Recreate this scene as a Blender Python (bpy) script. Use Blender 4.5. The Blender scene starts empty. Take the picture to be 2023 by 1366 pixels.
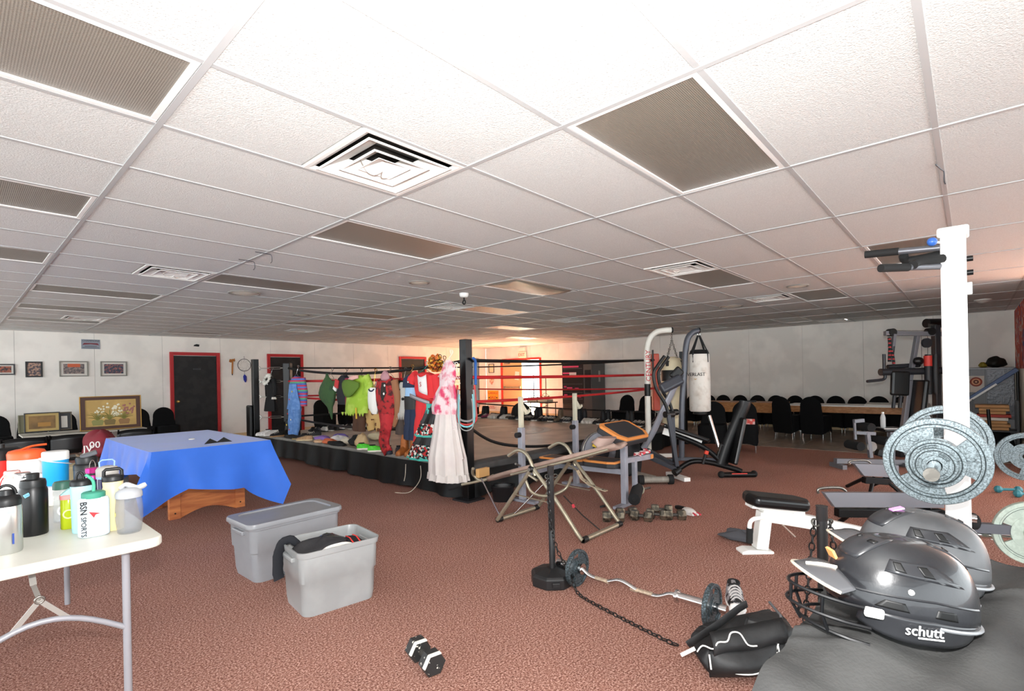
import bpy, bmesh, math, random
from math import sin, cos, pi, radians, sqrt
from mathutils import Vector, Matrix
random.seed(7)
S = bpy.context.scene
COL = S.collection

# ------------------------------------------------------------------ camera
cam_d = bpy.data.cameras.new('camera'); cam = bpy.data.objects.new('camera', cam_d); COL.objects.link(cam)
YAW, ROLL, CAM_H = 0.734790, -0.0200713, 1.38
Fw = Vector((cos(YAW), sin(YAW), 0)); Rt = Vector((sin(YAW), -cos(YAW), 0)); Up = Vector((0, 0, 1))
R2 = Rt * cos(ROLL) + Up * sin(ROLL); U2 = -Rt * sin(ROLL) + Up * cos(ROLL)
m = Matrix((R2, U2, -Fw)).transposed().to_4x4(); m.translation = (0, 0, CAM_H)
cam.matrix_world = m
cam_d.sensor_fit = 'HORIZONTAL'; cam_d.sensor_width = 36.0
cam_d.lens = 36.0 * 1004.51 / 2023.0
cam_d.shift_y = 62.15 / 2023.0
cam_d.clip_start = 0.05; cam_d.clip_end = 200
S.camera = cam

# ------------------------------------------------------------------ world, sun, flash, exposure
W = bpy.data.worlds.new('daylight'); S.world = W; W.use_nodes = True
bg = W.node_tree.nodes['Background']; bg.inputs[0].default_value = (0.90, 0.97, 1.0, 1); bg.inputs[1].default_value = 4.8
sun_d = bpy.data.lights.new('sun', 'SUN'); sun_d.energy = 330; sun_d.color = (1.0, 0.87, 0.64); sun_d.angle = radians(0.6)
sun = bpy.data.objects.new('sun', sun_d); COL.objects.link(sun)
sun.rotation_euler = Vector((-0.80, -0.12, -0.50)).to_track_quat('-Z', 'Y').to_euler()
fl_d = bpy.data.lights.new('camera_flash', 'AREA'); fl_d.shape = 'DISK'; fl_d.size = 0.09; fl_d.energy = 165; fl_d.color = (1.0, 0.985, 0.97)
fl = bpy.data.objects.new('camera_flash', fl_d); COL.objects.link(fl); fl.location = (-0.02, -0.02, 1.60)
fl.rotation_euler = Vector((cos(YAW) * cos(0.42), sin(YAW) * cos(0.42), sin(0.42))).to_track_quat('-Z', 'Y').to_euler()
S.view_settings.view_transform = 'Standard'; S.view_settings.look = 'None'
S.view_settings.gamma = 1.0; S.view_settings.use_curve_mapping = False
S.view_settings.exposure = 0.0
ZC = 2.482          # ceiling height

# ------------------------------------------------------------------ helpers
def V(*a): return Vector(a)
def lin(c):
    c /= 255.0
    return c / 12.92 if c <= 0.04045 else ((c + 0.055) / 1.055) ** 2.4
def rgb(h):
    if isinstance(h, str):
        h = h.lstrip('#'); return tuple(lin(int(h[i:i+2], 16)) for i in (0, 2, 4)) + (1,)
    return tuple(h) + (1,)
MATS = {}
def mat(name, col='#808080', rough=0.55, metal=0.0, trans=0.0, alpha=1.0, coat=0.0, emit=0.0, vary=0.0, scale=20, bump=0.0, bscale=60, col2=None, mix=(0.45, 0.6), ior=1.45, spec=0.5, sheen=0.0):
    if name in MATS: return MATS[name]
    M = bpy.data.materials.new(name); M.use_nodes = True; MATS[name] = M
    nt = M.node_tree; b = nt.nodes['Principled BSDF']
    b.inputs['Base Color'].default_value = rgb(col); b.inputs['Roughness'].default_value = rough
    b.inputs['Metallic'].default_value = metal; b.inputs['Transmission Weight'].default_value = trans
    b.inputs['Alpha'].default_value = alpha; b.inputs['Coat Weight'].default_value = coat; b.inputs['IOR'].default_value = ior
    b.inputs['Specular IOR Level'].default_value = spec; b.inputs['Sheen Weight'].default_value = sheen
    if emit: b.inputs['Emission Color'].default_value = rgb(col); b.inputs['Emission Strength'].default_value = emit
    tc = nt.nodes.new('ShaderNodeTexCoord')
    if vary or col2:
        n = nt.nodes.new('ShaderNodeTexNoise'); n.inputs['Scale'].default_value = scale; n.inputs['Detail'].default_value = 4
        nt.links.new(tc.outputs['Object'], n.inputs['Vector'])
        r = nt.nodes.new('ShaderNodeValToRGB'); nt.links.new(n.outputs['Fac'], r.inputs[0])
        c1 = rgb(col); c2 = rgb(col2) if col2 else tuple(min(1, x * (1 + vary) + 0.02 * vary) for x in c1[:3]) + (1,)
        if not col2: c1 = tuple(x * (1 - vary) for x in c1[:3]) + (1,)
        r.color_ramp.elements[0].position = mix[0]; r.color_ramp.elements[1].position = mix[1]
        r.color_ramp.elements[0].color = c1; r.color_ramp.elements[1].color = c2
        nt.links.new(r.outputs[0], b.inputs['Base Color'])
    if bump:
        n2 = nt.nodes.new('ShaderNodeTexNoise'); n2.inputs['Scale'].default_value = bscale; n2.inputs['Detail'].default_value = 3
        nt.links.new(tc.outputs['Object'], n2.inputs['Vector'])
        bp = nt.nodes.new('ShaderNodeBump'); bp.inputs['Strength'].default_value = bump; bp.inputs['Distance'].default_value = 0.01
        nt.links.new(n2.outputs['Fac'], bp.inputs['Height']); nt.links.new(bp.outputs[0], b.inputs['Normal'])
    return M

def frame(d, up=Vector((0, 0, 1))):
    d = d.normalized()
    if abs(d.dot(up)) > 0.98: up = Vector((1, 0, 0))
    x = up.cross(d).normalized(); y = d.cross(x)
    return x, y, d

class MB:
    def __init__(s): s.v = []; s.f = []
    def add(s, vs, fs):
        k = len(s.v); s.v += [tuple(v) for v in vs]; s.f += [tuple(i + k for i in f) for f in fs]; return s
    def box(s, c, d, rz=0, rx=0, ry=0):
        M = Matrix.Rotation(rz, 3, 'Z') @ Matrix.Rotation(ry, 3, 'Y') @ Matrix.Rotation(rx, 3, 'X'); c = Vector(c)
        vs = [c + M @ Vector((sx * d[0] / 2, sy * d[1] / 2, sz * d[2] / 2)) for sx in (-1, 1) for sy in (-1, 1) for sz in (-1, 1)]
        return s.add(vs, [(0, 1, 3, 2), (4, 6, 7, 5), (0, 4, 5, 1), (2, 3, 7, 6), (0, 2, 6, 4), (1, 5, 7, 3)])
    def beam(s, p, q, w, h=None, up=(0, 0, 1)):
        p = Vector(p); q = Vector(q); h = h or w
        x, y, d = frame(q - p, Vector(up))
        vs = [o + x * a * w / 2 + y * b * h / 2 for o in (p, q) for a, b in ((-1, -1), (1, -1), (1, 1), (-1, 1))]
        return s.add(vs, [(3, 2, 1, 0), (4, 5, 6, 7), (0, 1, 5, 4), (1, 2, 6, 5), (2, 3, 7, 6), (3, 0, 4, 7)])
    def cyl(s, p, q, r, r2=None, n=14):
        return s.loft([(Vector(p), r), (Vector(q), r if r2 is None else r2)], n)
    def loft(s, rings, n=12, cap=True):
        # straight stack of circles along the axis first->last
        d = rings[-1][0] - rings[0][0]; x, y, _ = frame(d)
        vs = [c + (x * cos(2 * pi * i / n) + y * sin(2 * pi * i / n)) * r for c, r in rings for i in range(n)]
        fs = [(k * n + i, k * n + (i + 1) % n, (k + 1) * n + (i + 1) % n, (k + 1) * n + i) for k in range(len(rings) - 1) for i in range(n)]
        if cap: fs += [tuple(reversed(range(n))), tuple(range((len(rings) - 1) * n, len(rings) * n))]
        return s.add(vs, fs)
    def tube(s, pts, r, n=8, closed=False, flat=1.0, up=None, wr=0.0):
        pts = [Vector(p) for p in pts]; L = len(pts); rs = r if isinstance(r, (list, tuple)) else [r] * L
        vs = []; x = None
        for k in range(L):
            a = pts[(k - 1) % L] if (closed or k) else pts[0]; b = pts[(k + 1) % L] if (closed or k < L - 1) else pts[-1]
            d = (b - a).normalized()
            if up is not None: x, y, _ = frame(d, Vector(up))
            elif x is None: x, y, _ = frame(d)
            else:
                x = (x - d * x.dot(d)).normalized(); y = d.cross(x)
            for i in range(n):
                t = 2 * pi * i / n; w = 1 + (wr * sin(3 * t + k * 1.7) if wr else 0)
                vs.append(pts[k] + (x * cos(t) + y * sin(t) * flat) * rs[k] * w)
        K = L if closed else L - 1
        fs = [(k * n + i, k * n + (i + 1) % n, ((k + 1) % L) * n + (i + 1) % n, ((k + 1) % L) * n + i) for k in range(K) for i in range(n)]
        if not closed: fs += [tuple(reversed(range(n))), tuple(range((L - 1) * n, L * n))]
        return s.add(vs, fs)
    def rings(s, rows, n=20, wr=0.0, k=5, cap=True, e=1.0):
        # rows: (cx, cy, cz, rx, ry): stacked horizontal ellipses (superellipse exponent e), wavy by wr
        vs = []
        for j, (cx, cy, cz, rx, ry) in enumerate(rows):
            for i in range(n):
                t = 2 * pi * i / n; w = 1 + wr * sin(k * t + j * 0.6) + wr * 0.6 * sin((2 * k + 1) * t + j)
                ct, st = cos(t), sin(t)
                vs.append((cx + rx * w * math.copysign(abs(ct) ** e, ct), cy + ry * w * math.copysign(abs(st) ** e, st), cz))
        fs = [(j * n + i, j * n + (i + 1) % n, (j + 1) * n + (i + 1) % n, (j + 1) * n + i) for j in range(len(rows) - 1) for i in range(n)]
        if rows[-1][2] < rows[0][2]: fs = [tuple(reversed(f)) for f in fs]
        if cap: fs += [tuple(range(n)), tuple(range((len(rows) - 1) * n, len(rows) * n))]
        return s.add(vs, fs)
    def lathe(s, prof, c=(0, 0, 0), n=20, cap=True):
        return s.rings([(c[0], c[1], c[2] + z, r, r) for r, z in prof], n, cap=cap)
    def prism(s, poly, o, ux, uy, t):
        o = Vector(o); ux = Vector(ux); uy = Vector(uy); nz = ux.cross(uy).normalized()
        n = len(poly); vs = [o + ux * a + uy * b for a, b in poly] + [o + ux * a + uy * b + nz * t for a, b in poly]
        fs = [tuple(reversed(range(n))), tuple(range(n, 2 * n))] + [(i, (i + 1) % n, n + (i + 1) % n, n + i) for i in range(n)]
        return s.add(vs, fs)
    def sphere(s, c, r, n=12, m=8, sc=(1, 1, 1)):
        c = Vector(c); vs = [c + Vector((0, 0, r * sc[2]))]
        for j in range(1, m):
            p = pi * j / m
            for i in range(n):
                t = 2 * pi * i / n; vs.append(c + Vector((r * sc[0] * sin(p) * cos(t), r * sc[1] * sin(p) * sin(t), r * sc[2] * cos(p))))
        vs.append(c - Vector((0, 0, r * sc[2])))
        fs = [(0, 1 + i, 1 + (i + 1) % n) for i in range(n)]
        fs += [(1 + j * n + i, 1 + (j + 1) * n + i, 1 + (j + 1) * n + (i + 1) % n, 1 + j * n + (i + 1) % n) for j in range(m - 2) for i in range(n)]
        k = 1 + (m - 2) * n; fs += [(k + i, len(vs) - 1, k + (i + 1) % n) for i in range(n)]
        return s.add(vs, fs)
    def torus(s, c, R, r, ax=(0, 0, 1), n=20, m=8, sx=1.0):
        x, y, d = frame(Vector(ax)); c = Vector(c)
        return s.tube([c + x * R * sx * cos(2 * pi * i / n) + y * R * sin(2 * pi * i / n) for i in range(n)], r, m, closed=True)
    def surf(s, fn, nu, nv, wrap=False):
        vs = [fn(i / nu, j / nv) for j in range(nv + 1) for i in range(nu + 1)]
        fs = [(j * (nu + 1) + i, j * (nu + 1) + i + 1, (j + 1) * (nu + 1) + i + 1, (j + 1) * (nu + 1) + i) for j in range(nv) for i in range(nu)]
        return s.add(vs, fs)
    def build(s, name, material, parent=None, smooth=False, bevel=0, solid=0, sub=0, seg=2, loc=None, rz=0):
        me = bpy.data.meshes.new(name); me.from_pydata(s.v, [], s.f); me.validate()
        bm = bmesh.new(); bm.from_mesh(me); bmesh.ops.recalc_face_normals(bm, faces=bm.faces); bm.to_mesh(me); bm.free()
        me.materials.append(material)
        if smooth:
            me.polygons.foreach_set('use_smooth', [True] * len(me.polygons)); me.set_sharp_from_angle(angle=radians(48))
        o = bpy.data.objects.new(name, me); COL.objects.link(o)
        if parent is not None: o.parent = parent
        if loc is not None: o.location = loc
        if rz: o.rotation_euler = (0, 0, rz)
        if solid: md = o.modifiers.new('solid', 'SOLIDIFY'); md.thickness = solid; md.offset = 0
        if bevel: md = o.modifiers.new('bevel', 'BEVEL'); md.width = bevel; md.segments = seg; md.limit_method = 'ANGLE'
        if sub: md = o.modifiers.new('sub', 'SUBSURF'); md.levels = sub; md.render_levels = sub
        return o

def tag(o, label, cat, group=None, kind=None):
    o['label'] = label
    if cat: o['category'] = cat
    if group: o['group'] = group
    if kind: o['kind'] = kind
    return o
def thing(name, label, cat, loc=(0, 0, 0), rz=0, group=None, rx=0, ry=0):
    o = bpy.data.objects.new(name, None); COL.objects.link(o); o.empty_display_size = 0.1
    o.location = loc; o.rotation_euler = (rx, ry, rz)
    return tag(o, label, cat, group)
def struct(o, label=None):
    o['kind'] = 'structure'
    if label: o['label'] = label
    return o
def share(src, parent=None, loc=None, rot=None, material=None):
    o = src.copy()
    if material is not None:
        o.data = src.data.copy(); o.data.materials.clear(); o.data.materials.append(material)
    COL.objects.link(o); o.parent = parent
    if loc is not None: o.location = loc
    if rot is not None: o.rotation_euler = rot
    return o
def copy_tree(o, loc, rz=None, label=None, parent=None):
    c = o.copy(); COL.objects.link(c); c.parent = parent
    if loc is not None: c.location = loc
    if rz is not None: c.rotation_euler = (o.rotation_euler[0], o.rotation_euler[1], rz)
    if label: c['label'] = label
    for ch in o.children: copy_tree(ch, None, None, None, c)
    return c
def text(body, size, material, parent=None, loc=(0, 0, 0), rot=(0, 0, 0), name='lettering', ext=0.0008, align='CENTER', sx=1.0, bold=0.0):
    cu = bpy.data.curves.new(name, 'FONT'); cu.body = body; cu.size = size; cu.extrude = ext; cu.align_x = align; cu.align_y = 'CENTER'
    cu.resolution_u = 2; cu.offset = bold
    t = bpy.data.objects.new(name, cu); COL.objects.link(t)
    dg = bpy.context.evaluated_depsgraph_get(); me = bpy.data.meshes.new_from_object(t.evaluated_get(dg))
    bpy.data.objects.remove(t); o = bpy.data.objects.new(name, me); COL.objects.link(o)
    me.materials.clear(); me.materials.append(material)
    o.parent = parent; o.location = loc; o.rotation_euler = rot; o.scale = (sx, 1, 1)
    return o
ORDW = ['first', 'second', 'third', 'fourth', 'fifth', 'sixth', 'seventh', 'eighth', 'ninth', 'tenth', 'eleventh', 'twelfth', 'thirteenth', 'fourteenth', 'fifteenth', 'sixteenth', 'seventeenth', 'eighteenth', 'nineteenth', 'twentieth', 'twenty-first', 'twenty-second', 'twenty-third', 'twenty-fourth', 'twenty-fifth', 'twenty-sixth', 'twenty-seventh', 'twenty-eighth']
CNT = {}
def nth(key):
    CNT[key] = CNT.get(key, -1) + 1; return ORDW[min(CNT[key], 27)]
def arc(c, r, a0, a1, n, ux, uy):
    c = Vector(c); ux = Vector(ux); uy = Vector(uy)
    return [c + ux * r * cos(a0 + (a1 - a0) * i / n) + uy * r * sin(a0 + (a1 - a0) * i / n) for i in range(n + 1)]
def bez(p, n=6):
    # Catmull-Rom through points
    p = [Vector(q) for q in p]; out = []
    for i in range(len(p) - 1):
        a = p[max(i - 1, 0)]; b = p[i]; c = p[i + 1]; d = p[min(i + 2, len(p) - 1)]
        for k in range(n):
            t = k / n; out.append(0.5 * ((2 * b) + (c - a) * t + (2 * a - 5 * b + 4 * c - d) * t * t + (3 * b - a - 3 * c + d) * t ** 3))
    return out + [p[-1]]

# ------------------------------------------------------------------ common materials
BLACK = mat('black_plastic', '#0e0e0e', 0.45); BLKM = mat('black_metal', '#101011', 0.38, 0.3); DGREY = mat('dark_grey_metal', '#4a4b50', 0.4, 0.4)
GREYM = mat('grey_painted_metal', '#9a9ca6', 0.42, 0.25, vary=0.06, scale=8); CHROME = mat('chrome', '#d8d8d8', 0.14, 1.0)
STEEL = mat('worn_steel', '#8f8b84', 0.3, 0.9, vary=0.15, scale=30); WHITE = mat('white_paint', '#f4f3ee', 0.4); WHITEP = mat('white_plastic', '#f2f1ec', 0.45)
RUBBER = mat('rubber', '#161616', 0.8); FOAM = mat('black_foam', '#1b1b1c', 0.95, bump=0.2, bscale=200)
BLKCLOTH = mat('black_cloth', '#0e0e0e', 0.85, spec=0.2, bump=0.15, bscale=40); VINYL = mat('black_vinyl', '#0f0f10', 0.32, bump=0.05, bscale=90)
# ================================================================== the room
def carpet_mat():
    M = bpy.data.materials.new('carpet'); M.use_nodes = True; nt = M.node_tree; b = nt.nodes['Principled BSDF']
    b.inputs['Roughness'].default_value = 0.95; b.inputs['Specular IOR Level'].default_value = 0.1
    tc = nt.nodes.new('ShaderNodeTexCoord'); v = nt.nodes.new('ShaderNodeTexNoise'); v.inputs['Scale'].default_value = 105; v.inputs['Detail'].default_value = 5; v.inputs['Roughness'].default_value = 0.85
    nt.links.new(tc.outputs['Object'], v.inputs['Vector'])
    r = nt.nodes.new('ShaderNodeValToRGB'); e = r.color_ramp.elements
    e[0].position = 0.40; e[0].color = rgb('#5b3b31'); e[1].position = 0.62; e[1].color = rgb('#eecbbd')
    k = e.new(0.5); k.color = rgb('#a06d5e')
    nt.links.new(v.outputs['Fac'], r.inputs[0])
    n = nt.nodes.new('ShaderNodeTexNoise'); n.inputs['Scale'].default_value = 1.3; n.inputs['Detail'].default_value = 5
    nt.links.new(tc.outputs['Object'], n.inputs['Vector'])
    mr = nt.nodes.new('ShaderNodeMapRange'); mr.inputs['To Min'].default_value = 0.82; mr.inputs['To Max'].default_value = 1.12
    nt.links.new(n.outputs['Fac'], mr.inputs['Value'])
    mx = nt.nodes.new('ShaderNodeVectorMath'); mx.operation = 'SCALE'
    nt.links.new(r.outputs[0], mx.inputs[0]); nt.links.new(mr.outputs[0], mx.inputs['Scale']); nt.links.new(mx.outputs[0], b.inputs['Base Color'])
    bp = nt.nodes.new('ShaderNodeBump'); bp.inputs['Strength'].default_value = 0.7; bp.inputs['Distance'].default_value = 0.008
    nt.links.new(v.outputs['Fac'], bp.inputs['Height']); nt.links.new(bp.outputs[0], b.inputs['Normal'])
    return M
CARPET = carpet_mat()
struct(MB().box((4.9, 4.4, -0.06), (17.9, 18.9, 0.12)).build('floor', CARPET), 'reddish brown speckled carpet floor')
fl_o = bpy.data.objects['floor']
# tiled strip along the far right of the floor
TILE = mat('vinyl_tile', '#8d7f70', 0.35, vary=0.16, scale=5); 
tile0 = None
for i in range(6):
    for j in range(13):
        x = 10.1 + i * 0.61 + 0.305; y = -0.7 + j * 0.61 + 0.305
        if y > 4.0 and x < 10.3: continue
        if tile0 is None:
            tile0 = MB().box((0, 0, 0.003), (0.604, 0.604, 0.008)).build('floor_tile', TILE, fl_o, loc=(x, y, 0))
        else: share(tile0, fl_o, (x, y, 0))
# walls: board panels with thin joints
WALLM = mat('wall_board', '#f4f1ea', 0.8, vary=0.05, scale=1.7, bump=0.12, bscale=220)
WALLD = mat('wall_backing', '#8b877f', 0.9)
def panel_wall(name, label, axis, pos, a0, a1, holes=(), t=0.1, w=1.2192, first=0.0):
    # axis 'Y': wall plane y=pos spanning x a0..a1; axis 'X': plane x=pos spanning y a0..a1
    root = MB()
    def put(mb, lo, hi, z0, z1, d0, d1):
        c, e = (lo + hi) / 2, hi - lo
        if axis == 'Y': mb.box((c, pos + (d0 + d1) / 2, (z0 + z1) / 2), (e, d1 - d0, z1 - z0))
        else: mb.box((pos + (d0 + d1) / 2, c, (z0 + z1) / 2), (d1 - d0, e, z1 - z0))
    segs = []; cur = a0
    for h0, h1, hz in sorted(holes):
        segs.append((cur, h0, 0, ZC)); segs.append((h0, h1, hz, ZC)); cur = h1
    segs.append((cur, a1, 0, ZC))
    for lo, hi, z0, z1 in segs: put(root, lo, hi, z0, z1 + 0.04, 0.012, t)
    ro = struct(root.build(name, WALLD), label)
    edges = [a0]; x = a0 + first if first else a0 + w
    while x < a1 - 0.05: edges.append(x); x += w
    edges.append(a1)
    for e0, e1 in zip(edges, edges[1:]):
        parts = []
        cur = e0
        for h0, h1, hz in sorted(holes):
            if h1 <= e0 or h0 >= e1: continue
            if h0 > cur: parts.append((cur, h0, 0))
            parts.append((max(cur, h0), min(h1, e1), hz)); cur = min(h1, e1)
        if cur < e1 - 1e-4: parts.append((cur, e1, 0))
        mb = MB(); g = 0.0022
        for k, (lo, hi, z0) in enumerate(parts):
            put(mb, lo + (g if k == 0 else 0), hi - (g if k == len(parts) - 1 else 0), z0, ZC, 0, 0.014)
        mb.build('wall_panel', WALLM, ro)
    return ro
XF, YL = 13.8, 13.8
EX0, EX1, EXZ = 11.16, 12.93, 1.98     # exit doorway in the far wall
panel_wall('wall_left', 'long off-white boarded wall with three black doors', 'Y', YL, -4.0, XF, first=4.854)
panel_wall('wall_far', 'far off-white boarded wall with the exit door', 'X', XF, -0.64, YL, holes=[(EX0, EX1, EXZ)])
RW = struct(MB().box(((9.2 + XF) / 2, -0.70, ZC / 2), (XF - 9.2, 0.1, ZC)).build('wall_right', WALLD), 'short side wall with the painted mural')
for k in range(4): MB().box((9.2 + 0.575 + k * 1.15, -0.645, ZC / 2), (1.146, 0.012, ZC)).build('wall_panel', WALLM, RW)
BASEM = mat('cream_baseboard', '#d9c197', 0.6)
struct(MB().box((4.9, YL - 0.008, 0.05), (17.8, 0.016, 0.1)).build('baseboard_left', BASEM), 'cream vinyl baseboard under the left wall')
bb = MB().box((XF - 0.008, (EX0 - 0.64) / 2, 0.05), (0.016, EX0 + 0.64, 0.1)).box((XF - 0.008, (EX1 + YL) / 2, 0.05), (0.016, YL - EX1, 0.1))
struct(bb.build('baseboard_far', BASEM), 'cream vinyl baseboard under the far wall')
# doors
RED = mat('red_door_frame', '#b5262a', 0.45); BLKDOOR = mat('black_door_paint', '#161617', 0.5, vary=0.2, scale=6)
BRASS = mat('brass', '#d8b468', 0.25, 1.0)
def black_door(n, x0, x1, label, knob_left=True):
    f = MB(); w = 0.075
    f.box((x0 + w / 2, YL - 0.02, 1.06), (w, 0.05, 2.12)).box((x1 - w / 2, YL - 0.02, 1.06), (w, 0.05, 2.12)).box(((x0 + x1) / 2, YL - 0.02, 2.12 - w / 2), (x1 - x0 - 2 * w, 0.048, w))
    fo = struct(f.build('door_%d' % n, RED, bevel=0.006), label)
    MB().box(((x0 + x1) / 2, YL - 0.006, 1.02), (x1 - x0 - 2 * w - 0.006, 0.03, 2.03)).build('door_leaf', BLKDOOR, fo, bevel=0.003)
    kx = x0 + 0.15 if knob_left else x1 - 0.15
    k = MB().cyl((kx, YL - 0.02, 0.96), (kx, YL - 0.06, 0.96), 0.012).sphere((kx, YL - 0.075, 0.96), 0.03).cyl((kx, YL - 0.02, 0.96), (kx, YL - 0.028, 0.96), 0.032)
    k.build('door_knob', BRASS, fo, smooth=True)
    return fo
d1 = black_door(1, 3.43, 4.49, 'black door in a red frame behind the blue covered table')
MB().box((3.98, YL - 0.026, 1.72), (0.14, 0.01, 0.03)).box((4.06, YL - 0.028, 1.72), (0.012, 0.012, 0.03)).build('door_plate', mat('dull_plate', '#3c3c3e', 0.3, 0.8), d1)
black_door(2, 5.63, 6.60, 'black door in a red frame behind the ring corner')
d3 = black_door(3, 9.80, 10.90, 'black door in a red frame behind the hanging costumes')
MB().box((10.42, YL - 0.025, 1.64), (0.24, 0.004, 0.17)).build('door_notice', mat('notice_paper', '#b9a7a0', 0.7), d3)
# exit doors: left leaf closed, right leaf standing open to the daylight
f = MB(); w = 0.07
f.box((XF - 0.01, EX0 - w / 2, 1.02), (0.06, w, 2.04)).box((XF - 0.01, EX1 + w / 2, 1.02), (0.06, w, 2.04)).box((XF - 0.01, (EX0 + EX1) / 2, EXZ + w / 2), (0.058, EX1 - EX0, w))
ex = struct(f.build('door_4', mat('red_exit_frame', '#cf2f22', 0.5), bevel=0.006), 'double exit door in a red frame, one leaf tan, the other open to daylight')
EXM = 12.0
TAN = mat('tan_door_paint', '#c9a277', 0.55)
leaf = MB().box((XF + 0.02, (EXM + EX1) / 2, 0.99), (0.045, EX1 - EXM - 0.01, 1.97)).build('door_leaf', TAN, ex, bevel=0.004)
MB().beam((XF - 0.06, EXM + 0.06, 1.0), (XF - 0.06, EX1 - 0.1, 1.0), 0.04).box((XF - 0.03, EXM + 0.07, 1.0), (0.06, 0.07, 0.09)).box((XF - 0.03, EX1 - 0.1, 1.0), (0.06, 0.05, 0.07)).build('push_bar', STEEL, leaf, bevel=0.004)
MB().box((XF - 0.03, EX1 - 0.25, 1.88), (0.06, 0.24, 0.06)).beam((XF - 0.05, EX1 - 0.2, 1.92), (XF - 0.02, EXM + 0.4, 1.95), 0.02).build('door_closer', STEEL, leaf)
MB().box((XF - 0.006, 12.22, 1.42), (0.004, 0.2, 0.3), rx=0.12).build('door_poster', mat('white_paper', '#efe6dc', 0.7), leaf)
leaf2 = MB().box((XF + 0.47, EX0 - 0.01, 0.99), (0.82, 0.045, 1.97), rz=-0.12).build('door_leaf', TAN, ex, bevel=0.004)
# ground outside the exit
struct(MB().box((20, 10, -0.08), (12.3, 16, 0.06)).build('outside_paving', mat('concrete_outside', '#b9b0a2', 0.9, vary=0.1, scale=2)), 'pale paving outside the open exit door')

# ================================================================== suspended ceiling
CT = mat('ceiling_tile_board', '#d5d7d5', 0.9, vary=0.05, scale=130, mix=(0.42, 0.6), bump=0.5, bscale=150)
TEE = mat('ceiling_tee_white', '#b4b5b5', 0.5); DEK = mat('ceiling_void', '#3a3835', 0.9)
ceil = struct(MB().box((4.9, 4.4, ZC + 0.12), (18.2, 19.2, 0.06)).build('ceiling', DEK), 'suspended ceiling of white fissured tiles in a metal grid')
U0, V0, DU, DV = 0.610546, 2.54438, 1.2192, 0.6096
lights = {(-1, -1), (-1, 2), (-1, 5), (0, 8), (0, 11), (0, 14), (1, 5), (1, 1), (3, 2), (4, 5), (3, 8), (3, 11), (2, 16), (1, -3), (4, -1), (6, -2), (6, 2), (7, 5), (4, -4), (8, -3), (9, 0), (9, 3), (6, 8), (8, 11), (9, 9), (9, 6), (4, 11), (6, 13)}
vents = {(0, -1): 1, (0, 5): 1, (0, 13): 1, (3, 5): 1, (3, 13): 1, (3, -1): 1, (6, -1): 0, (6, 5): 0, (10, -1): 0, (5, 13): 1, (9, 8): 0}
SH = 0.0
i0, i1, j0, j1 = -3, 11, -11, 19
tiles = []
for i in range(i0, i1):
    for j in range(j0, j1):
        if (i, j) in lights: continue
        x0, y0 = U0 + i * DU, V0 + j * DV
        if x0 > XF or y0 > YL: continue
        xa, xb, ya, yb = x0, min(x0 + DU, XF), y0, min(y0 + DV, YL)
        if (i, j) in vents: xa, xb = (xa, xb - DV) if vents[(i, j)] else (xa + DV, xb)
        tiles.append((xa, xb, ya, yb))
# the 300 that show largest are single panels, the unseen rest one mesh
def seen(t):
    c = Vector(((t[0] + t[1]) / 2, (t[2] + t[3]) / 2, ZC - CAM_H)); d = c.dot(Fw)
    if d < 0.4: return -1
    u, v = c.dot(Rt) / d, c.z / d
    if abs(u) > 1.35 or v > 1.1: return -1
    return 1 / (d * d)
tiles.sort(key=lambda t: -seen(t))
tm = {}; rest = MB()
for k, t in enumerate(tiles):
    dx, dy = round(t[1] - t[0], 3), round(t[3] - t[2], 3); c = ((t[0] + t[1]) / 2, (t[2] + t[3]) / 2, ZC + 0.012)
    if k < 295 and seen(t) > 0:
        if (dx, dy) not in tm: tm[(dx, dy)] = MB().box((0, 0, 0), (dx - 0.004, dy - 0.004, 0.02)).build('ceiling_tile', CT, ceil, loc=c)
        else: share(tm[(dx, dy)], ceil, c)
    else: rest.box(c, (dx - 0.004, dy - 0.004, 0.02))
o = rest.build('ceiling_tiles_rest', CT, ceil); o['kind'] = 'stuff'
for i in range(i0, i1 + 1):
    x = U0 + i * DU
    if x < XF: MB().box((x, (V0 + j0 * DV + YL) / 2, ZC), (0.024, YL - V0 - j0 * DV, 0.008)).build('ceiling_tee', TEE, ceil)
for j in range(j0, j1 + 1):
    y = V0 + j * DV
    if y < YL: MB().box(((U0 + i0 * DU + XF) / 2, y, ZC + 0.0015), (XF - U0 - i0 * DU, 0.024, 0.008)).build('ceiling_tee', TEE, ceil)
TR = mat('wall_angle_white', '#d5d2cc', 0.6)
MB().box((4.9, YL - 0.012, ZC), (17.8, 0.024, 0.01)).box((XF - 0.012, 6.5, ZC), (0.024, 14.6, 0.01)).build('wall_angle', TR, ceil)

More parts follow.
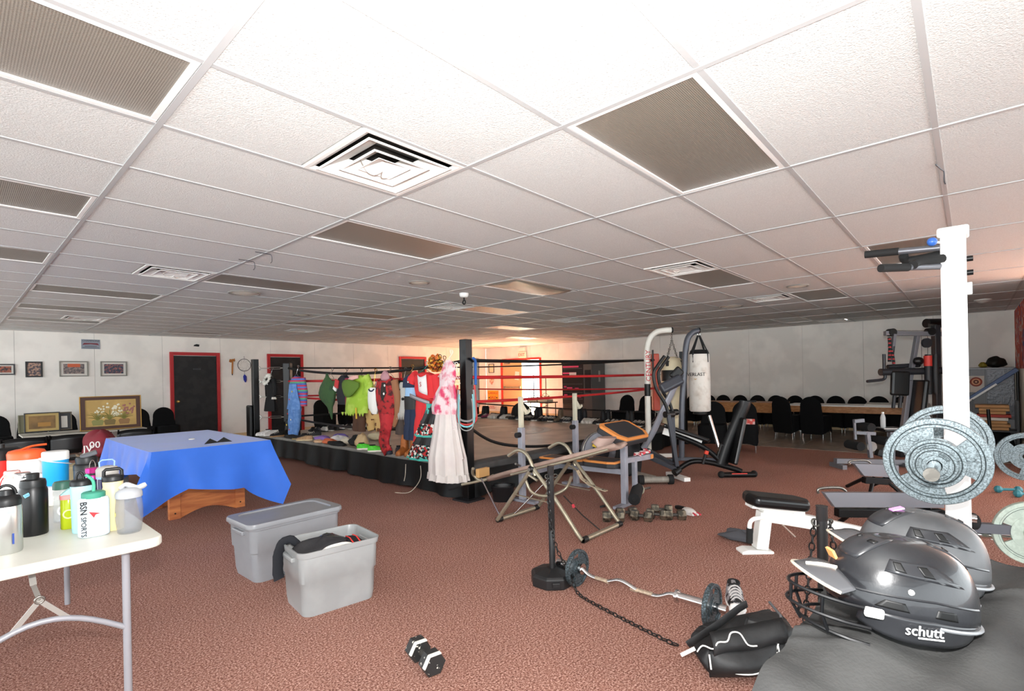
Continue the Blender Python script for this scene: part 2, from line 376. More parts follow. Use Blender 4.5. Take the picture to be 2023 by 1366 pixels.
# light fittings, switched off: prismatic lens recessed in a white frame
def lens_mat():
    M = bpy.data.materials.new('prismatic_lens'); M.use_nodes = True; nt = M.node_tree; b = nt.nodes['Principled BSDF']
    b.inputs['Base Color'].default_value = rgb('#80796f'); b.inputs['Roughness'].default_value = 0.28; b.inputs['Specular IOR Level'].default_value = 0.6
    tc = nt.nodes.new('ShaderNodeTexCoord'); hs = []
    for s in ('X', 'Y'):
        wv = nt.nodes.new('ShaderNodeTexWave'); wv.bands_direction = s; wv.inputs['Scale'].default_value = 40; nt.links.new(tc.outputs['Object'], wv.inputs['Vector']); hs.append(wv)
    ad = nt.nodes.new('ShaderNodeMath'); ad.operation = 'ADD'; nt.links.new(hs[0].outputs['Fac'], ad.inputs[0]); nt.links.new(hs[1].outputs['Fac'], ad.inputs[1])
    bp = nt.nodes.new('ShaderNodeBump'); bp.inputs['Strength'].default_value = 0.35; bp.inputs['Distance'].default_value = 0.004
    nt.links.new(ad.outputs[0], bp.inputs['Height']); nt.links.new(bp.outputs[0], b.inputs['Normal'])
    return M
LENS = lens_mat(); FR = mat('fitting_frame_white', '#f0efec', 0.4); HOUS = mat('fitting_housing', '#8a857c', 0.6)
lf = None
ORD = {(0, 8): 'fourth down the left edge', (0, 11): 'fifth down the left edge', (0, 14): 'closest to the pictures', (3, 8): 'long warm-lit one above the costumes', (3, 11): 'narrow one beside a vent', (2, 16): 'above the first black door', (4, 11): 'above the red jumpsuit', (6, 2): 'yellowish one above the bag stand', (7, 5): 'pale one left of the bag stand', (9, 0): 'above the middle of the chair row', (9, 3): 'above the white bag', (6, 8): 'brightest yellow one left of the exit', (8, 11): 'small bright one before the exit corner', (9, 9): 'small bright one before the exit sign', (9, 6): 'above the vending machine', (6, 13): 'above the third black door'}
LL = {(-1, -1): 'ceiling light panel at the top left, largest of the left row', (1, -3): 'large ceiling light panel above the weight equipment', (1, 1): 'ceiling light panel just beyond the large square vent', (-1, 2): 'ceiling light panel second from the top left', (-1, 5): 'ceiling light panel third down the left edge', (3, 2): 'ceiling light panel with a drooping lens above the ring', (4, 5): 'ceiling light panel beside the vent above the ring', (1, 5): 'long dark ceiling light panel beside the round fitting', (4, -1): 'ceiling light panel adjoining a square vent, right of centre', (6, -2): 'ceiling light panel above the row of chairs', (4, -4): 'ceiling light panel behind the pull-up arms of the white post', (8, -3): 'small ceiling light panel nearest the white post'}
for (i, j) in sorted(lights):
    lab = LL.get((i, j), 'unlit ceiling light far back over the %s, %s' % ('left wall' if j > 7 and i < 5 else 'ring' if j > 1 else 'far right', ORD.get((i, j), 'among several')))
    t = thing('ceiling_light', lab, 'ceiling light', (U0 + (i + .5) * DU, V0 + (j + .5) * DV, ZC), group='unlit ceiling light panels')
    if lf is None:
        a, b = DU / 2 - 0.014, DV / 2 - 0.014; fr = MB()
        for s in (-1, 1):
            fr.box((0, s * (b - 0.012), 0.006), (2 * a, 0.024, 0.016)).box((s * (a - 0.012), 0, 0.006), (0.024, 2 * b - 0.048, 0.015))
        l1 = fr.build('light_frame', FR, t, bevel=0.002)
        l2 = MB().surf(lambda u, v: ((u - .5) * 2 * (a - 0.024), (v - .5) * 2 * (b - 0.024), 0.006), 8, 4).build('lens', LENS, t, solid=0.003)
        l3 = MB().box((0, 0, 0.06), (2 * a, 2 * b, 0.08)).build('housing', HOUS, t); l3.location.z = 0.0
        lf = (l1, l2, l3)
    else:
        for p in lf:
            if (i, j) in ((3, 2),) and p is lf[1]:
                MB().surf(lambda u, v: ((u - .5) * 2 * (a - 0.024), (v - .5) * 2 * (b - 0.024), 0.006 - 0.035 * max(0, sin(pi * v)) * (0.4 + 0.6 * sin(pi * u))), 12, 6).build('lens', LENS, t, solid=0.003, smooth=True)
            else: share(p, t)
# air diffusers: stepped cones in a square face
VM = mat('vent_white', '#efeeea', 0.42); VD = mat('vent_dark', '#57534e', 0.8); WIRE = mat('wire', '#d0ccc4', 0.35, 0.7)
vf = None
VL = {(0, -1): 'large square ceiling vent with stepped cones, nearest the camera', (0, 5): 'square ceiling vent above the left side, with wires hanging in it', (3, -1): 'square ceiling vent joined to a light panel, right of centre', (3, 5): 'square ceiling vent above the ring hook', (6, -1): 'shallow looking ceiling vent above the chairs', (6, 5): 'small dark ceiling vent above the exit side', (10, -1): 'ceiling vent close to the far wall at right', (0, 13): 'ceiling vent close to the left wall, far left', (3, 13): 'ceiling vent close to the left wall, above the second door'}
for (i, j), side in vents.items():
    x = U0 + (i + (0.75 if side else 0.25)) * DU
    t = thing('ceiling_vent', VL.get((i, j), 'small ceiling vent far back near the third black door' if i == 5 else 'small ceiling vent far back before the exit sign'), 'ceiling vent', (x, V0 + (j + .5) * DV, ZC))
    if vf is None:
        def sq(a, b, z0, z1, mb, ra=0.0):
            # square ring between half sizes a (outer, z0) and b (inner, z1)
            vs = [(sx * q, sy * q, z) for q, z in ((a, z0), (b, z1)) for sx, sy in ((-1, -1), (1, -1), (1, 1), (-1, 1))]
            mb.add(vs, [(k, (k + 1) % 4, 4 + (k + 1) % 4, 4 + k) for k in range(4)])
        vf = []
        mb = MB(); sq(0.292, 0.272, -0.004, -0.004, mb); sq(0.272, 0.25, -0.004, 0.006, mb); sq(0.292, 0.292, -0.004, 0.02, mb); vf.append(mb.build('vent_frame', VM, t, solid=0.002))
        for a, b, z in ((0.246, 0.13, -0.012), (0.165, 0.07, -0.014)):
            mb = MB(); sq(a, b, z, 0.04, mb); sq(a, a - 0.01, z, z - 0.002, mb); vf.append(mb.build('vent_cone', VM, t, solid=0.003))
        mb = MB(); sq(0.095, 0.004, -0.012, 0.03, mb); vf.append(mb.build('vent_centre', VM, t, solid=0.003))
        vf.append(MB().box((0, 0, 0.1), (0.58, 0.58, 0.02)).build('vent_box', VD, t))
        mb = MB()
        for s in (-1, 1): mb.tube(bez([(s * 0.11, 0.05, 0.02), (s * 0.06, 0.07, -0.02), (s * 0.02, 0.06, -0.03), (s * 0.0, 0.02, -0.02)], 4), 0.003, 6)
        vf.append(mb.build('spring_wire', WIRE, t))
    else:
        for p in vf: share(p, t)
# round ceiling speakers / blank downlights
sp = None
for i, j, dx, dy, r, lab in ((1, 6, .51, .7, .17, 'large round white ceiling fitting above the left side'), (2, 3, .46, .47, .11, 'round white ceiling fitting left of the ring hook'), (5, -2, .53, .53, .12, 'round white ceiling fitting beside a light panel at right'), (6, 0, .64, .64, .17, 'wide round white ceiling fitting above the punching bags'), (5, 3, .51, .55, .11, 'small round ceiling fitting above the ring, right of the drooping lens'), (2, 9, .72, .31, .12, 'faint round ceiling fitting above the costumes')):
    t = thing('ceiling_speaker', lab, 'ceiling speaker', (U0 + (i + dx) * DU, V0 + (j + dy) * DV, ZC))
    MB().torus((0, 0, 0.0), r, 0.014, n=28, m=6).build('rim', mat('dull_rim', '#8a8680', 0.5), t, smooth=True)
    MB().lathe([(0.001, -0.016), (r * 0.5, -0.014), (r * 0.95, -0.004), (r * 0.96, 0.004)], n=28).build('grille', mat('grille_cream', '#efeadb', 0.5), t, smooth=True)
t = thing('ceiling_hook', 'small white swivel with a dark hook hanging from the ceiling over the ring', 'hook', (U0 + 3.2 * DU, V0 + 3.85 * DV, ZC))
MB().lathe([(0.06, 0), (0.06, -0.03), (0.045, -0.05), (0.02, -0.055)]).build('mount', WHITEP, t, smooth=True)
MB().cyl((0, 0, -0.05), (0, 0, -0.09), 0.01).torus((0, 0, -0.115), 0.025, 0.008, ax=(1, 0, 0)).build('hook', BLKM, t, smooth=True)
tag(MB().lathe([(0.11, 0), (0.11, -0.015), (0.05, -0.05), (0.02, -0.06)], c=(U0 + 8.72 * DU, V0 - 4.43 * DV, ZC)).build('smoke_detector', mat('detector', '#d9d6cf', 0.5), smooth=True), 'small pale ceiling detector right of the white post', 'detector')
for x, y, lab in ((U0 + DU, V0 + 3.1 * DV, 'bent wire clip hanging from the ceiling grid at left'), (U0 + DU, V0 + 3.7 * DV, 'second bent wire clip on the ceiling grid, further left'), (U0 + 2.5 * DU, V0 - 4 * DV, 'bent wire clip on the ceiling grid above the white post')):
    tag(MB().tube(bez([(x - 0.09, y + 0.02, ZC - 0.006), (x, y, ZC - 0.012), (x + 0.03, y - 0.01, ZC - 0.02), (x + 0.035, y - 0.01, ZC - 0.07), (x + 0.02, y - 0.015, ZC - 0.09)], 3), 0.003, 6).build('wire_clip', DGREY), lab, 'wire clip', 'wire clips on the ceiling grid')
# ================================================================== white folding table with drink bottles
def face(rz, spin=0.0):
    return (Matrix.Rotation(rz, 3, 'Z') @ Matrix.Rotation(pi / 2, 3, 'X') @ Matrix.Rotation(spin, 3, 'Z')).to_euler()
def tocam(x, y): return math.atan2(-x, y)
def rrect(a, b, r, n=6):
    out = []
    for cx, cy, a0 in ((a - r, b - r, 0), (-a + r, b - r, pi / 2), (-a + r, -b + r, pi), (a - r, -b + r, 1.5 * pi)):
        out += [(cx + r * cos(a0 + pi / 2 * k / n), cy + r * sin(a0 + pi / 2 * k / n)) for k in range(n + 1)]
    return out
TX, TY = 0.22, 3.44
t = thing('folding_table', 'white plastic folding table with grey tube legs, crowded with bottles', 'table', (TX, TY, 0))
MB().prism(rrect(0.38, 0.915, 0.06), (0, 0, 0.70), (1, 0, 0), (0, 1, 0), 0.04).build('tabletop', mat('table_plastic', '#d6d3c8', 0.38, vary=0.02, scale=6), t, bevel=0.009, seg=3)
LEGM = mat('grey_leg_paint', '#9a9aa0', 0.4, 0.2)
for sy in (-1, 1):
    y = sy * 0.82
    for sx in (-1, 1): MB().cyl((sx * 0.262, y, 0), (sx * 0.262, y, 0.70), 0.0145, n=12).build('leg', LEGM, t, smooth=True)
    ar = MB().tube([(-0.262 + 0.524 * k / 14, y, 0.37 + 0.12 * sin(pi * k / 14)) for k in range(15)], 0.011, 10)
    ar.build('leg_arch', LEGM, t, smooth=True)
    MB().cyl((-0.28, y, 0.695), (0.28, y, 0.695), 0.013).build('top_rail', LEGM, t, smooth=True)
    s1 = MB().beam((-0.085, y, 0.47), (-0.003, y + .002, 0.572), 0.018, 0.005, (0, 1, 0)).beam((0.085, y, 0.47), (-0.003, y + .002, 0.572), 0.018, 0.005, (0, 1, 0))
    s1.beam((-0.003, y, 0.575), (-0.015, y - sy * 0.05, 0.62), 0.016, 0.005, (0, 1, 0)).beam((-0.015, y - sy * 0.05, 0.62), (-0.02, y - sy * 0.1, 0.70), 0.02, 0.006, (0, 1, 0))
    br = s1.build('brace', mat('brace_zinc', '#b4b2ac', 0.35, 0.7), t)
    MB().torus((-0.003, y, 0.574), 0.013, 0.004, ax=(0, 1, 0)).build('locking_ring', STEEL, br, smooth=True)
ZT = 0.7405
def lathe_thing(name, label, cat, loc, parts, group='drink bottles on the white folding table', n=24):
    t = thing(name, label, cat, (loc[0], loc[1], ZT if len(loc) < 3 else loc[2]), tocam(loc[0], loc[1]), group)
    for pn, prof, mt in parts: MB().lathe(prof, n=n).build(pn, mt, t, smooth=True)
    return t
SILV = mat('brushed_aluminium', '#c9cac6', 0.28, 0.85, vary=0.05, scale=4)
BLKL = mat('black_lid', '#131415', 0.42)
# silver bottle
t = lathe_thing('water_bottle', 'brushed silver bottle with a black loop lid, at the table corner', 'bottle', (0.141, 2.781), [('body', [(0.044, 0), (0.046, 0.006), (0.046, 0.17), (0.043, 0.185)], SILV), ('lid', [(0.044, 0.18), (0.045, 0.2), (0.04, 0.215), (0.024, 0.222), (0.02, 0.24)], BLKL)])
MB().tube(arc((0, 0, 0.222), 0.028, 0, pi, 10, (1, 0, 0), (0, 0, 1.3)), 0.0055, 8).build('carry_loop', BLKL, t, smooth=True)
text('l', 0.06, mat('blue_print', '#24408f', 0.5), t, (0.018, -0.046, 0.055), face(0.2), 'lettering')
MB().box((0.012, -0.045, 0.165), (0.02, 0.002, 0.022)).build('price_sticker', mat('sticker_blue', '#9fd6ee', 0.6), t)
# black bottle
MBLK = mat('matte_black_coat', '#0e0e0f', 0.36)
t = lathe_thing('water_bottle', 'matte black insulated bottle with a spout cap and a small blue sticker', 'bottle', (0.237, 3.022), [('body', [(0.046, 0), (0.048, 0.004), (0.0485, 0.19), (0.043, 0.205), (0.042, 0.208)], MBLK), ('lid', [(0.044, 0.206), (0.044, 0.222), (0.041, 0.236), (0.024, 0.24)], BLKL), ('spout', [(0.021, 0.238), (0.022, 0.262), (0.019, 0.264)], BLKL)])
st = MB().box((-0.02, -0.0455, 0.178), (0.02, 0.003, 0.014), ry=-0.5).build('price_sticker', mat('sticker_blue2', '#7fc0ea', 0.6), t)
text('25¢', 0.011, mat('ink_blue', '#1d3d8a', 0.6), t, (-0.02, -0.0475, 0.178), face(0, 0.5), 'lettering')
# white steel-capped bottle
WH = mat('white_gloss_coat', '#f3f3f1', 0.25)
t = lathe_thing('water_bottle', 'white bottle with a steel cap and black carabiner strap, behind the black bottle', 'bottle', (0.214, 3.16), [('body', [(0.035, 0), (0.037, 0.004), (0.037, 0.18), (0.034, 0.2), (0.026, 0.222), (0.025, 0.235)], WH), ('cap', [(0.028, 0.232), (0.029, 0.252), (0.026, 0.255)], CHROME)])
MB().tube(arc((0.012, -0.04, 0.125), 0.016, 0, 2 * pi, 14, (1, 0, 0), (0, 0, 1.9)), 0.003, 6).build('strap', BLACK, t, smooth=True)
MB().torus((0.012, -0.042, 0.09), 0.01, 0.003, ax=(0, 1, 0)).build('strap_ring', BLACK, t, smooth=True)
# pink cap
t = lathe_thing('water_bottle', 'white bottle with a pink cap and pink cord at the left edge', 'bottle', (0.196, 3.42), [('body', [(0.04, 0), (0.042, 0.005), (0.042, 0.165), (0.034, 0.195), (0.028, 0.205)], WH), ('cap', [(0.029, 0.2), (0.03, 0.232), (0.027, 0.238)], mat('pink_cap', '#eeb3ae', 0.5))])
MB().tube(bez([(-0.026, -0.02, 0.222), (-0.04, -0.03, 0.2), (-0.052, -0.035, 0.15), (-0.058, -0.03, 0.1)], 4), 0.003, 6).build('cord', mat('pink_cord', '#f2c8c4', 0.7), t, smooth=True)
# red and black cooler
t = lathe_thing('drink_cooler', 'red drink cooler with a black lid, half out of the picture', 'cooler', (0.175, 4.20), [('body', [(0.092, 0), (0.1, 0.01), (0.102, 0.215), (0.1, 0.225)], mat('red_plastic', '#dc2a22', 0.4)), ('lid', [(0.104, 0.22), (0.104, 0.275), (0.09, 0.288), (0.03, 0.29)], BLKL)], n=28)
MB().cyl((0.02, -0.05, 0.288), (0.02, -0.05, 0.312), 0.018).build('pour_cap', BLKL, t, smooth=True)
# orange-lidded jug
OR = mat('orange_plastic', '#f2602c', 0.42)
t = lathe_thing('drink_jug', 'white jug with an orange lid and grey side handle', 'cooler', (0.29, 4.0), [('body', [(0.07, 0), (0.076, 0.01), (0.078, 0.12), (0.082, 0.13), (0.082, 0.225), (0.078, 0.235)], WH), ('lid', [(0.082, 0.23), (0.084, 0.262), (0.076, 0.277), (0.05, 0.284)], OR)], n=28)
MB().tube(bez([(-0.03, -0.02, 0.28), (0.02, -0.02, 0.3), (0.085, -0.02, 0.305)], 4), [0.012] * 9, 8, flat=0.5).build('lid_handle', OR, t, smooth=True)
MB().tube(bez([(0.05, -0.085, 0.14), (0.1, -0.1, 0.12), (0.14, -0.09, 0.15), (0.13, -0.07, 0.195)], 4), 0.014, 8).build('side_handle', mat('jug_handle', '#d9d4ca', 0.5), t, smooth=True)
MB().prism([(-0.05, 0.2), (-0.015, 0.145), (0.03, 0.145), (-0.01, 0.15)], (0, -0.084, 0), (1, 0, 0), (0, 0, 1), 0.002).build('printed_mark', mat('mark_grey', '#b8b4ae', 0.6), t)
# blue cooler on white drawers
t = thing('drawer_box', 'small white two-drawer plastic box under the blue cooler', 'box', (0.375, 3.72, ZT), tocam(0.375, 3.72))
MB().box((0, 0, 0.05), (0.17, 0.17, 0.1)).build('case', WHITEP, t, bevel=0.006)
for k in range(2):
    d = MB().box((0, -0.087, 0.027 + k * 0.047), (0.155, 0.008, 0.04)).build('drawer', mat('drawer_front', '#e6e4de', 0.45), t, bevel=0.003)
    MB().box((0, -0.094, 0.03 + k * 0.047), (0.04, 0.008, 0.006)).build('knob', WHITEP, d)
t = lathe_thing('drink_cooler', 'bright blue drink cooler with a white lid and carry strap', 'cooler', (0.385, 3.735, ZT + 0.1005), [('body', [(0.05, 0), (0.054, 0.006), (0.056, 0.13), (0.056, 0.138)], mat('cyan_plastic', '#1ea2e6', 0.38)), ('lid', [(0.058, 0.136), (0.058, 0.176), (0.054, 0.182), (0.02, 0.184)], WH)], n=28)
MB().tube([(-0.058 * cos(k * pi / 12), -0.06 * sin(k * pi / 12), 0.15 - 0.045 * (k / 12)) for k in range(13)], 0.012, 6, flat=0.25, up=(0, 0, 1)).build('carry_strap', WH, t, smooth=True)
# black tumbler at the back
t = lathe_thing('water_bottle', 'wide dark grey bottle with a black flip lid, at the back of the table', 'bottle', (0.50, 3.62), [('body', [(0.05, 0), (0.054, 0.006), (0.056, 0.175), (0.056, 0.18)], mat('charcoal_coat', '#3b3d42', 0.4)), ('collar', [(0.057, 0.178), (0.057, 0.205), (0.05, 0.212)], BLKL), ('lid', [(0.046, 0.21), (0.048, 0.238), (0.044, 0.248)], BLKL)])
MB().box((0.01, 0, 0.258), (0.075, 0.07, 0.022), ry=-0.3).build('flip_top', mat('flip_grey', '#57595e', 0.25), t, bevel=0.006)
# clear bottle with green lid
CLEAR = mat('clear_plastic', '#dfe4e4', 0.08, alpha=0.2); GRN = mat('green_lid', '#2f5d4f', 0.45); SMOKE = mat('smoke_plastic', '#9a9ea6', 0.08, alpha=0.22)
t = lathe_thing('water_bottle', 'clear ribbed bottle with a dark green screw lid', 'bottle', (0.352, 3.2), [('body', [(0.033, 0), (0.035, 0.004), (0.035, 0.15), (0.033, 0.156), (0.031, 0.156), (0.031, 0.006)], CLEAR), ('lid', [(0.036, 0.153), (0.036, 0.178), (0.03, 0.188), (0.005, 0.19)], GRN)])
MB().torus((0.006, -0.034, 0.055), 0.022, 0.0045, ax=(0, 1, 0)).build('carry_ring', WH, t, smooth=True)
# lime bottle
t = thing('water_bottle', 'lime green clear bottle with a pink and teal flip lid', 'bottle', (0.352, 3.02, ZT), tocam(0.352, 3.02), 'drink bottles on the white folding table')
MB().rings([(0, 0, z, r, r * .9) for r, z in ((0.027, 0), (0.029, 0.004), (0.029, 0.13), (0.027, 0.134), (0.025, 0.134), (0.026, 0.006))], 20, e=0.75).build('body', mat('lime_plastic', '#b9c81e', 0.12, alpha=0.72), t, smooth=True)
MB().rings([(0, 0, z, r, r * .9) for r, z in ((0.03, 0.132), (0.031, 0.15), (0.029, 0.152))], 20, e=0.75).build('lid', mat('coral_lid', '#e88a86', 0.5), t, smooth=True)
MB().prism([(-0.03, 0.15), (0.03, 0.15), (0.045, 0.176), (0.04, 0.184), (-0.002, 0.176)], (0, 0.02, 0), (1, 0, 0), (0, 0, 1), 0.04).build('flip_handle', mat('pale_teal', '#9fdadd', 0.45), t, bevel=0.004)
MB().torus((0.0, -0.027, 0.068), 0.018, 0.003, ax=(0, 1, 0)).build('printed_ring', mat('lime_print', '#eef0a8', 0.5), t)
# teal tumbler
t = lathe_thing('water_bottle', 'pale aqua tumbler with a black handled lid', 'bottle', (0.383, 2.90), [('body', [(0.034, 0), (0.036, 0.005), (0.04, 0.2), (0.04, 0.205)], mat('aqua_coat', '#a9dde6', 0.32)), ('lid', [(0.041, 0.203), (0.041, 0.222), (0.036, 0.228), (0.01, 0.23)], BLKL)])
MB().tube(arc((-0.006, 0, 0.226), 0.013, 0, pi, 8, (1, 0, 0), (0, 0, 2.6)), 0.005, 8).build('lid_handle', BLKL, t, smooth=True)
# squeeze bottle with print
t = thing('squeeze_bottle', 'frosted squeeze bottle with printed lettering, green lid and bent straw', 'bottle', (0.405, 2.78, ZT), tocam(0.405, 2.78), 'drink bottles on the white folding table')
MB().rings([(0, 0, z, rx, ry) for rx, ry, z in ((0.045, 0.03, 0), (0.053, 0.036, 0.006), (0.054, 0.036, 0.02), (0.054, 0.036, 0.15), (0.05, 0.034, 0.16), (0.044, 0.034, 0.165))], 28, e=0.7).build('body', mat('frosted_plastic', '#cfdde6', 0.35), t, smooth=True)
MB().lathe([(0.04, 0.163), (0.041, 0.168), (0.041, 0.184), (0.036, 0.188), (0.005, 0.189)]).build('lid', mat('jade_lid', '#3f8e78', 0.45), t, smooth=True)
MB().tube(bez([(0.0, 0, 0.187), (0.002, 0, 0.215), (-0.004, 0, 0.24), (-0.025, 0, 0.262)], 5), 0.0062, 10).build('straw', mat('jade_straw', '#43a184', 0.45), t, smooth=True)
text('BSN', 0.031, mat('print_black', '#17171a', 0.6), t, (-0.034, -0.0385, 0.127), face(0, -pi / 2), 'lettering', sx=1.0, ext=0.0012, bold=0.0007)
text('SPORTS', 0.0245, mat('print_grey', '#101014', 0.6), t, (-0.034, -0.0385, 0.05), face(0, -pi / 2), 'lettering', sx=0.98, ext=0.0012, bold=0.0003)
MB().prism([(-0.016, 0.11), (0.022, 0.1), (0.006, 0.096), (0.0, 0.083)], (0, -0.0376, 0), (1, 0, 0), (0, 0, 1), 0.002).prism([(-0.016, 0.11), (0.0, 0.083), (-0.003, 0.098)], (0, -0.0378, 0), (1, 0, 0), (0, 0, 1), 0.002).build('printed_mark', mat('print_red', '#d8262c', 0.6), t)
# cream bottle
t = lathe_thing('water_bottle', 'cream insulated bottle with a black strap-handle lid', 'bottle', (0.481, 2.835), [('body', [(0.037, 0), (0.039, 0.004), (0.04, 0.175), (0.036, 0.19), (0.037, 0.2), (0.038, 0.216)], mat('cream_coat', '#ead9a4', 0.35)), ('lid', [(0.039, 0.214), (0.04, 0.232), (0.036, 0.238), (0.005, 0.239)], BLKL)])
MB().tube([(-0.032, 0, 0.232), (-0.031, 0, 0.258), (-0.024, 0, 0.266), (0.024, 0, 0.266), (0.031, 0, 0.258), (0.032, 0, 0.232)], 0.007, 8).build('lid_handle', BLKL, t, smooth=True)
# shaker
t = lathe_thing('shaker_bottle', 'clear smoke-tinted shaker bottle with a grey spouted lid, nearest the table corner', 'bottle', (0.516, 2.722), [('body', [(0.04, 0), (0.043, 0.004), (0.05, 0.06), (0.05, 0.11), (0.046, 0.155), (0.044, 0.155), (0.048, 0.11), (0.048, 0.06), (0.041, 0.006)], SMOKE), ('lid', [(0.049, 0.152), (0.049, 0.168), (0.046, 0.178), (0.03, 0.19), (0.015, 0.193)], mat('grey_lid', '#a3a5a9', 0.45))])
MB().tube(bez([(-0.03, 0, 0.19), (-0.01, 0, 0.207), (0.03, 0, 0.188), (0.062, 0, 0.2)], 4), [0.008, .009, .009, .009, .01, .011, .011, .011, .011, .012, .012, .011, .008], 8, flat=0.6, up=(0, 1, 0)).build('lid_handle', MATS['grey_lid'], t, smooth=True)
MB().box((-0.048, -0.012, 0.085), (0.003, 0.016, 0.014)).build('price_sticker', mat('sticker_yellow', '#ecdc6a', 0.6), t)
# pink slim bottle and grey-blue bottle
t = lathe_thing('water_bottle', 'slim bottle with metallic pink rings and a wire loop', 'bottle', (0.488, 3.36), [('body', [(0.026, 0), (0.028, 0.004), (0.029, 0.15), (0.024, 0.158)], mat('dark_violet', '#3f2f5a', 0.2, trans=0.3)), ('collar', [(0.029, 0.156), (0.029, 0.178), (0.027, 0.18)], mat('metal_pink', '#e0429b', 0.22, 0.7)), ('neck', [(0.026, 0.179), (0.026, 0.192)], BLKL), ('cap', [(0.03, 0.191), (0.031, 0.214), (0.027, 0.217)], MATS['metal_pink'])])
MB().tube(arc((0, 0, 0.216), 0.012, -0.3, pi + 0.3, 12, (1, 0, 0), (0, 0, 3.2)), 0.002, 6).build('wire_loop', STEEL, t, smooth=True)
t = lathe_thing('water_bottle', 'dark blue bottle with a grey lid and light blue handle', 'bottle', (0.535, 3.28), [('body', [(0.04, 0), (0.043, 0.005), (0.044, 0.16), (0.04, 0.168)], mat('indigo_plastic', '#1d1c4a', 0.2)), ('collar', [(0.046, 0.166), (0.047, 0.178)], mat('sky_blue_part', '#9cc0ee', 0.45)), ('lid', [(0.047, 0.177), (0.048, 0.21), (0.04, 0.222), (0.02, 0.228)], mat('warm_grey_lid', '#aaa7a2', 0.5))])
MB().tube([(-0.03, 0, 0.215), (-0.032, 0, 0.248), (-0.02, 0, 0.258), (0.02, 0, 0.258), (0.03, 0, 0.248), (0.028, 0, 0.215)], 0.006, 8, flat=0.6).build('lid_handle', MATS['sky_blue_part'], t, smooth=True)

# ================================================================== blue-draped games table
BX0, BX1, BY0, BY1, BZ = 1.14, 2.12, 5.17, 6.98, 0.80
bcx, bcy = (BX0 + BX1) / 2, (BY0 + BY1) / 2
WOOD = bpy.data.materials.new('warm_wood'); WOOD.use_nodes = True
def wood(M, c1, c2, sc=(2, 14, 14), rough=0.4):
    nt = M.node_tree; b = nt.nodes['Principled BSDF']; b.inputs['Roughness'].default_value = rough
    tc = nt.nodes.new('ShaderNodeTexCoord'); mp = nt.nodes.new('ShaderNodeMapping'); mp.inputs['Scale'].default_value = sc
    n = nt.nodes.new('ShaderNodeTexNoise'); n.inputs['Scale'].default_value = 1.6; n.inputs['Detail'].default_value = 6; n.inputs['Distortion'].default_value = 0.6
    r = nt.nodes.new('ShaderNodeValToRGB'); r.color_ramp.elements[0].position = 0.35; r.color_ramp.elements[1].position = 0.68
    r.color_ramp.elements[0].color = rgb(c1); r.color_ramp.elements[1].color = rgb(c2)
    nt.links.new(tc.outputs['Object'], mp.inputs[0]); nt.links.new(mp.outputs[0], n.inputs['Vector']); nt.links.new(n.outputs['Fac'], r.inputs[0]); nt.links.new(r.outputs[0], b.inputs['Base Color'])
wood(WOOD, '#a0542a', '#cd7f46')
t = thing('games_table', 'wood-legged games table hidden under a blue cloth', 'table', (bcx, bcy, 0))
MB().box((0, 0, 0.68), (0.9, 1.7, 0.2)).build('table_body', mat('dark_table_body', '#2a2420', 0.6), t, bevel=0.01)
for y, nm in ((6.08 - bcy, 'leg_panel'), (6.75 - bcy, 'leg_panel')):
    a = 0.36; x0 = 1.83 - bcx
    pts = [(-a, 0), (-a + 0.1, 0)] + [(-a + 0.1 + (2 * a - 0.2) * k / 12, 0.075 * sin(pi * k / 12)) for k in range(1, 12)] + [(a - 0.1, 0), (a, 0), (a, 0.58), (-a, 0.58)]
    p = MB().prism(pts, (x0, y, 0), (1, 0, 0), (0, 0, 1), 0.05).build(nm, WOOD, t, bevel=0.004)
    for s in (-1, 1):
        MB().box((x0 + s * (a - 0.05), y - 0.055, 0.29), (0.1, 0.012, 0.58)).build('stile', WOOD, p, bevel=0.003)
        MB().cyl((x0 + s * (a - 0.05), y - 0.06, 0.06), (x0 + s * (a - 0.05), y - 0.066, 0.06), 0.008).build('bolt', BLKM, p)
MB().beam((1.83 - bcx, 6.08 - bcy, 0.35), (1.83 - bcx, 6.75 - bcy, 0.35), 0.06, 0.1).build('stretcher', WOOD, t)
BLUE = mat('blue_polyester', '#2f6ad2', 0.5, spec=0.25, vary=0.03, scale=4, sheen=0.3)
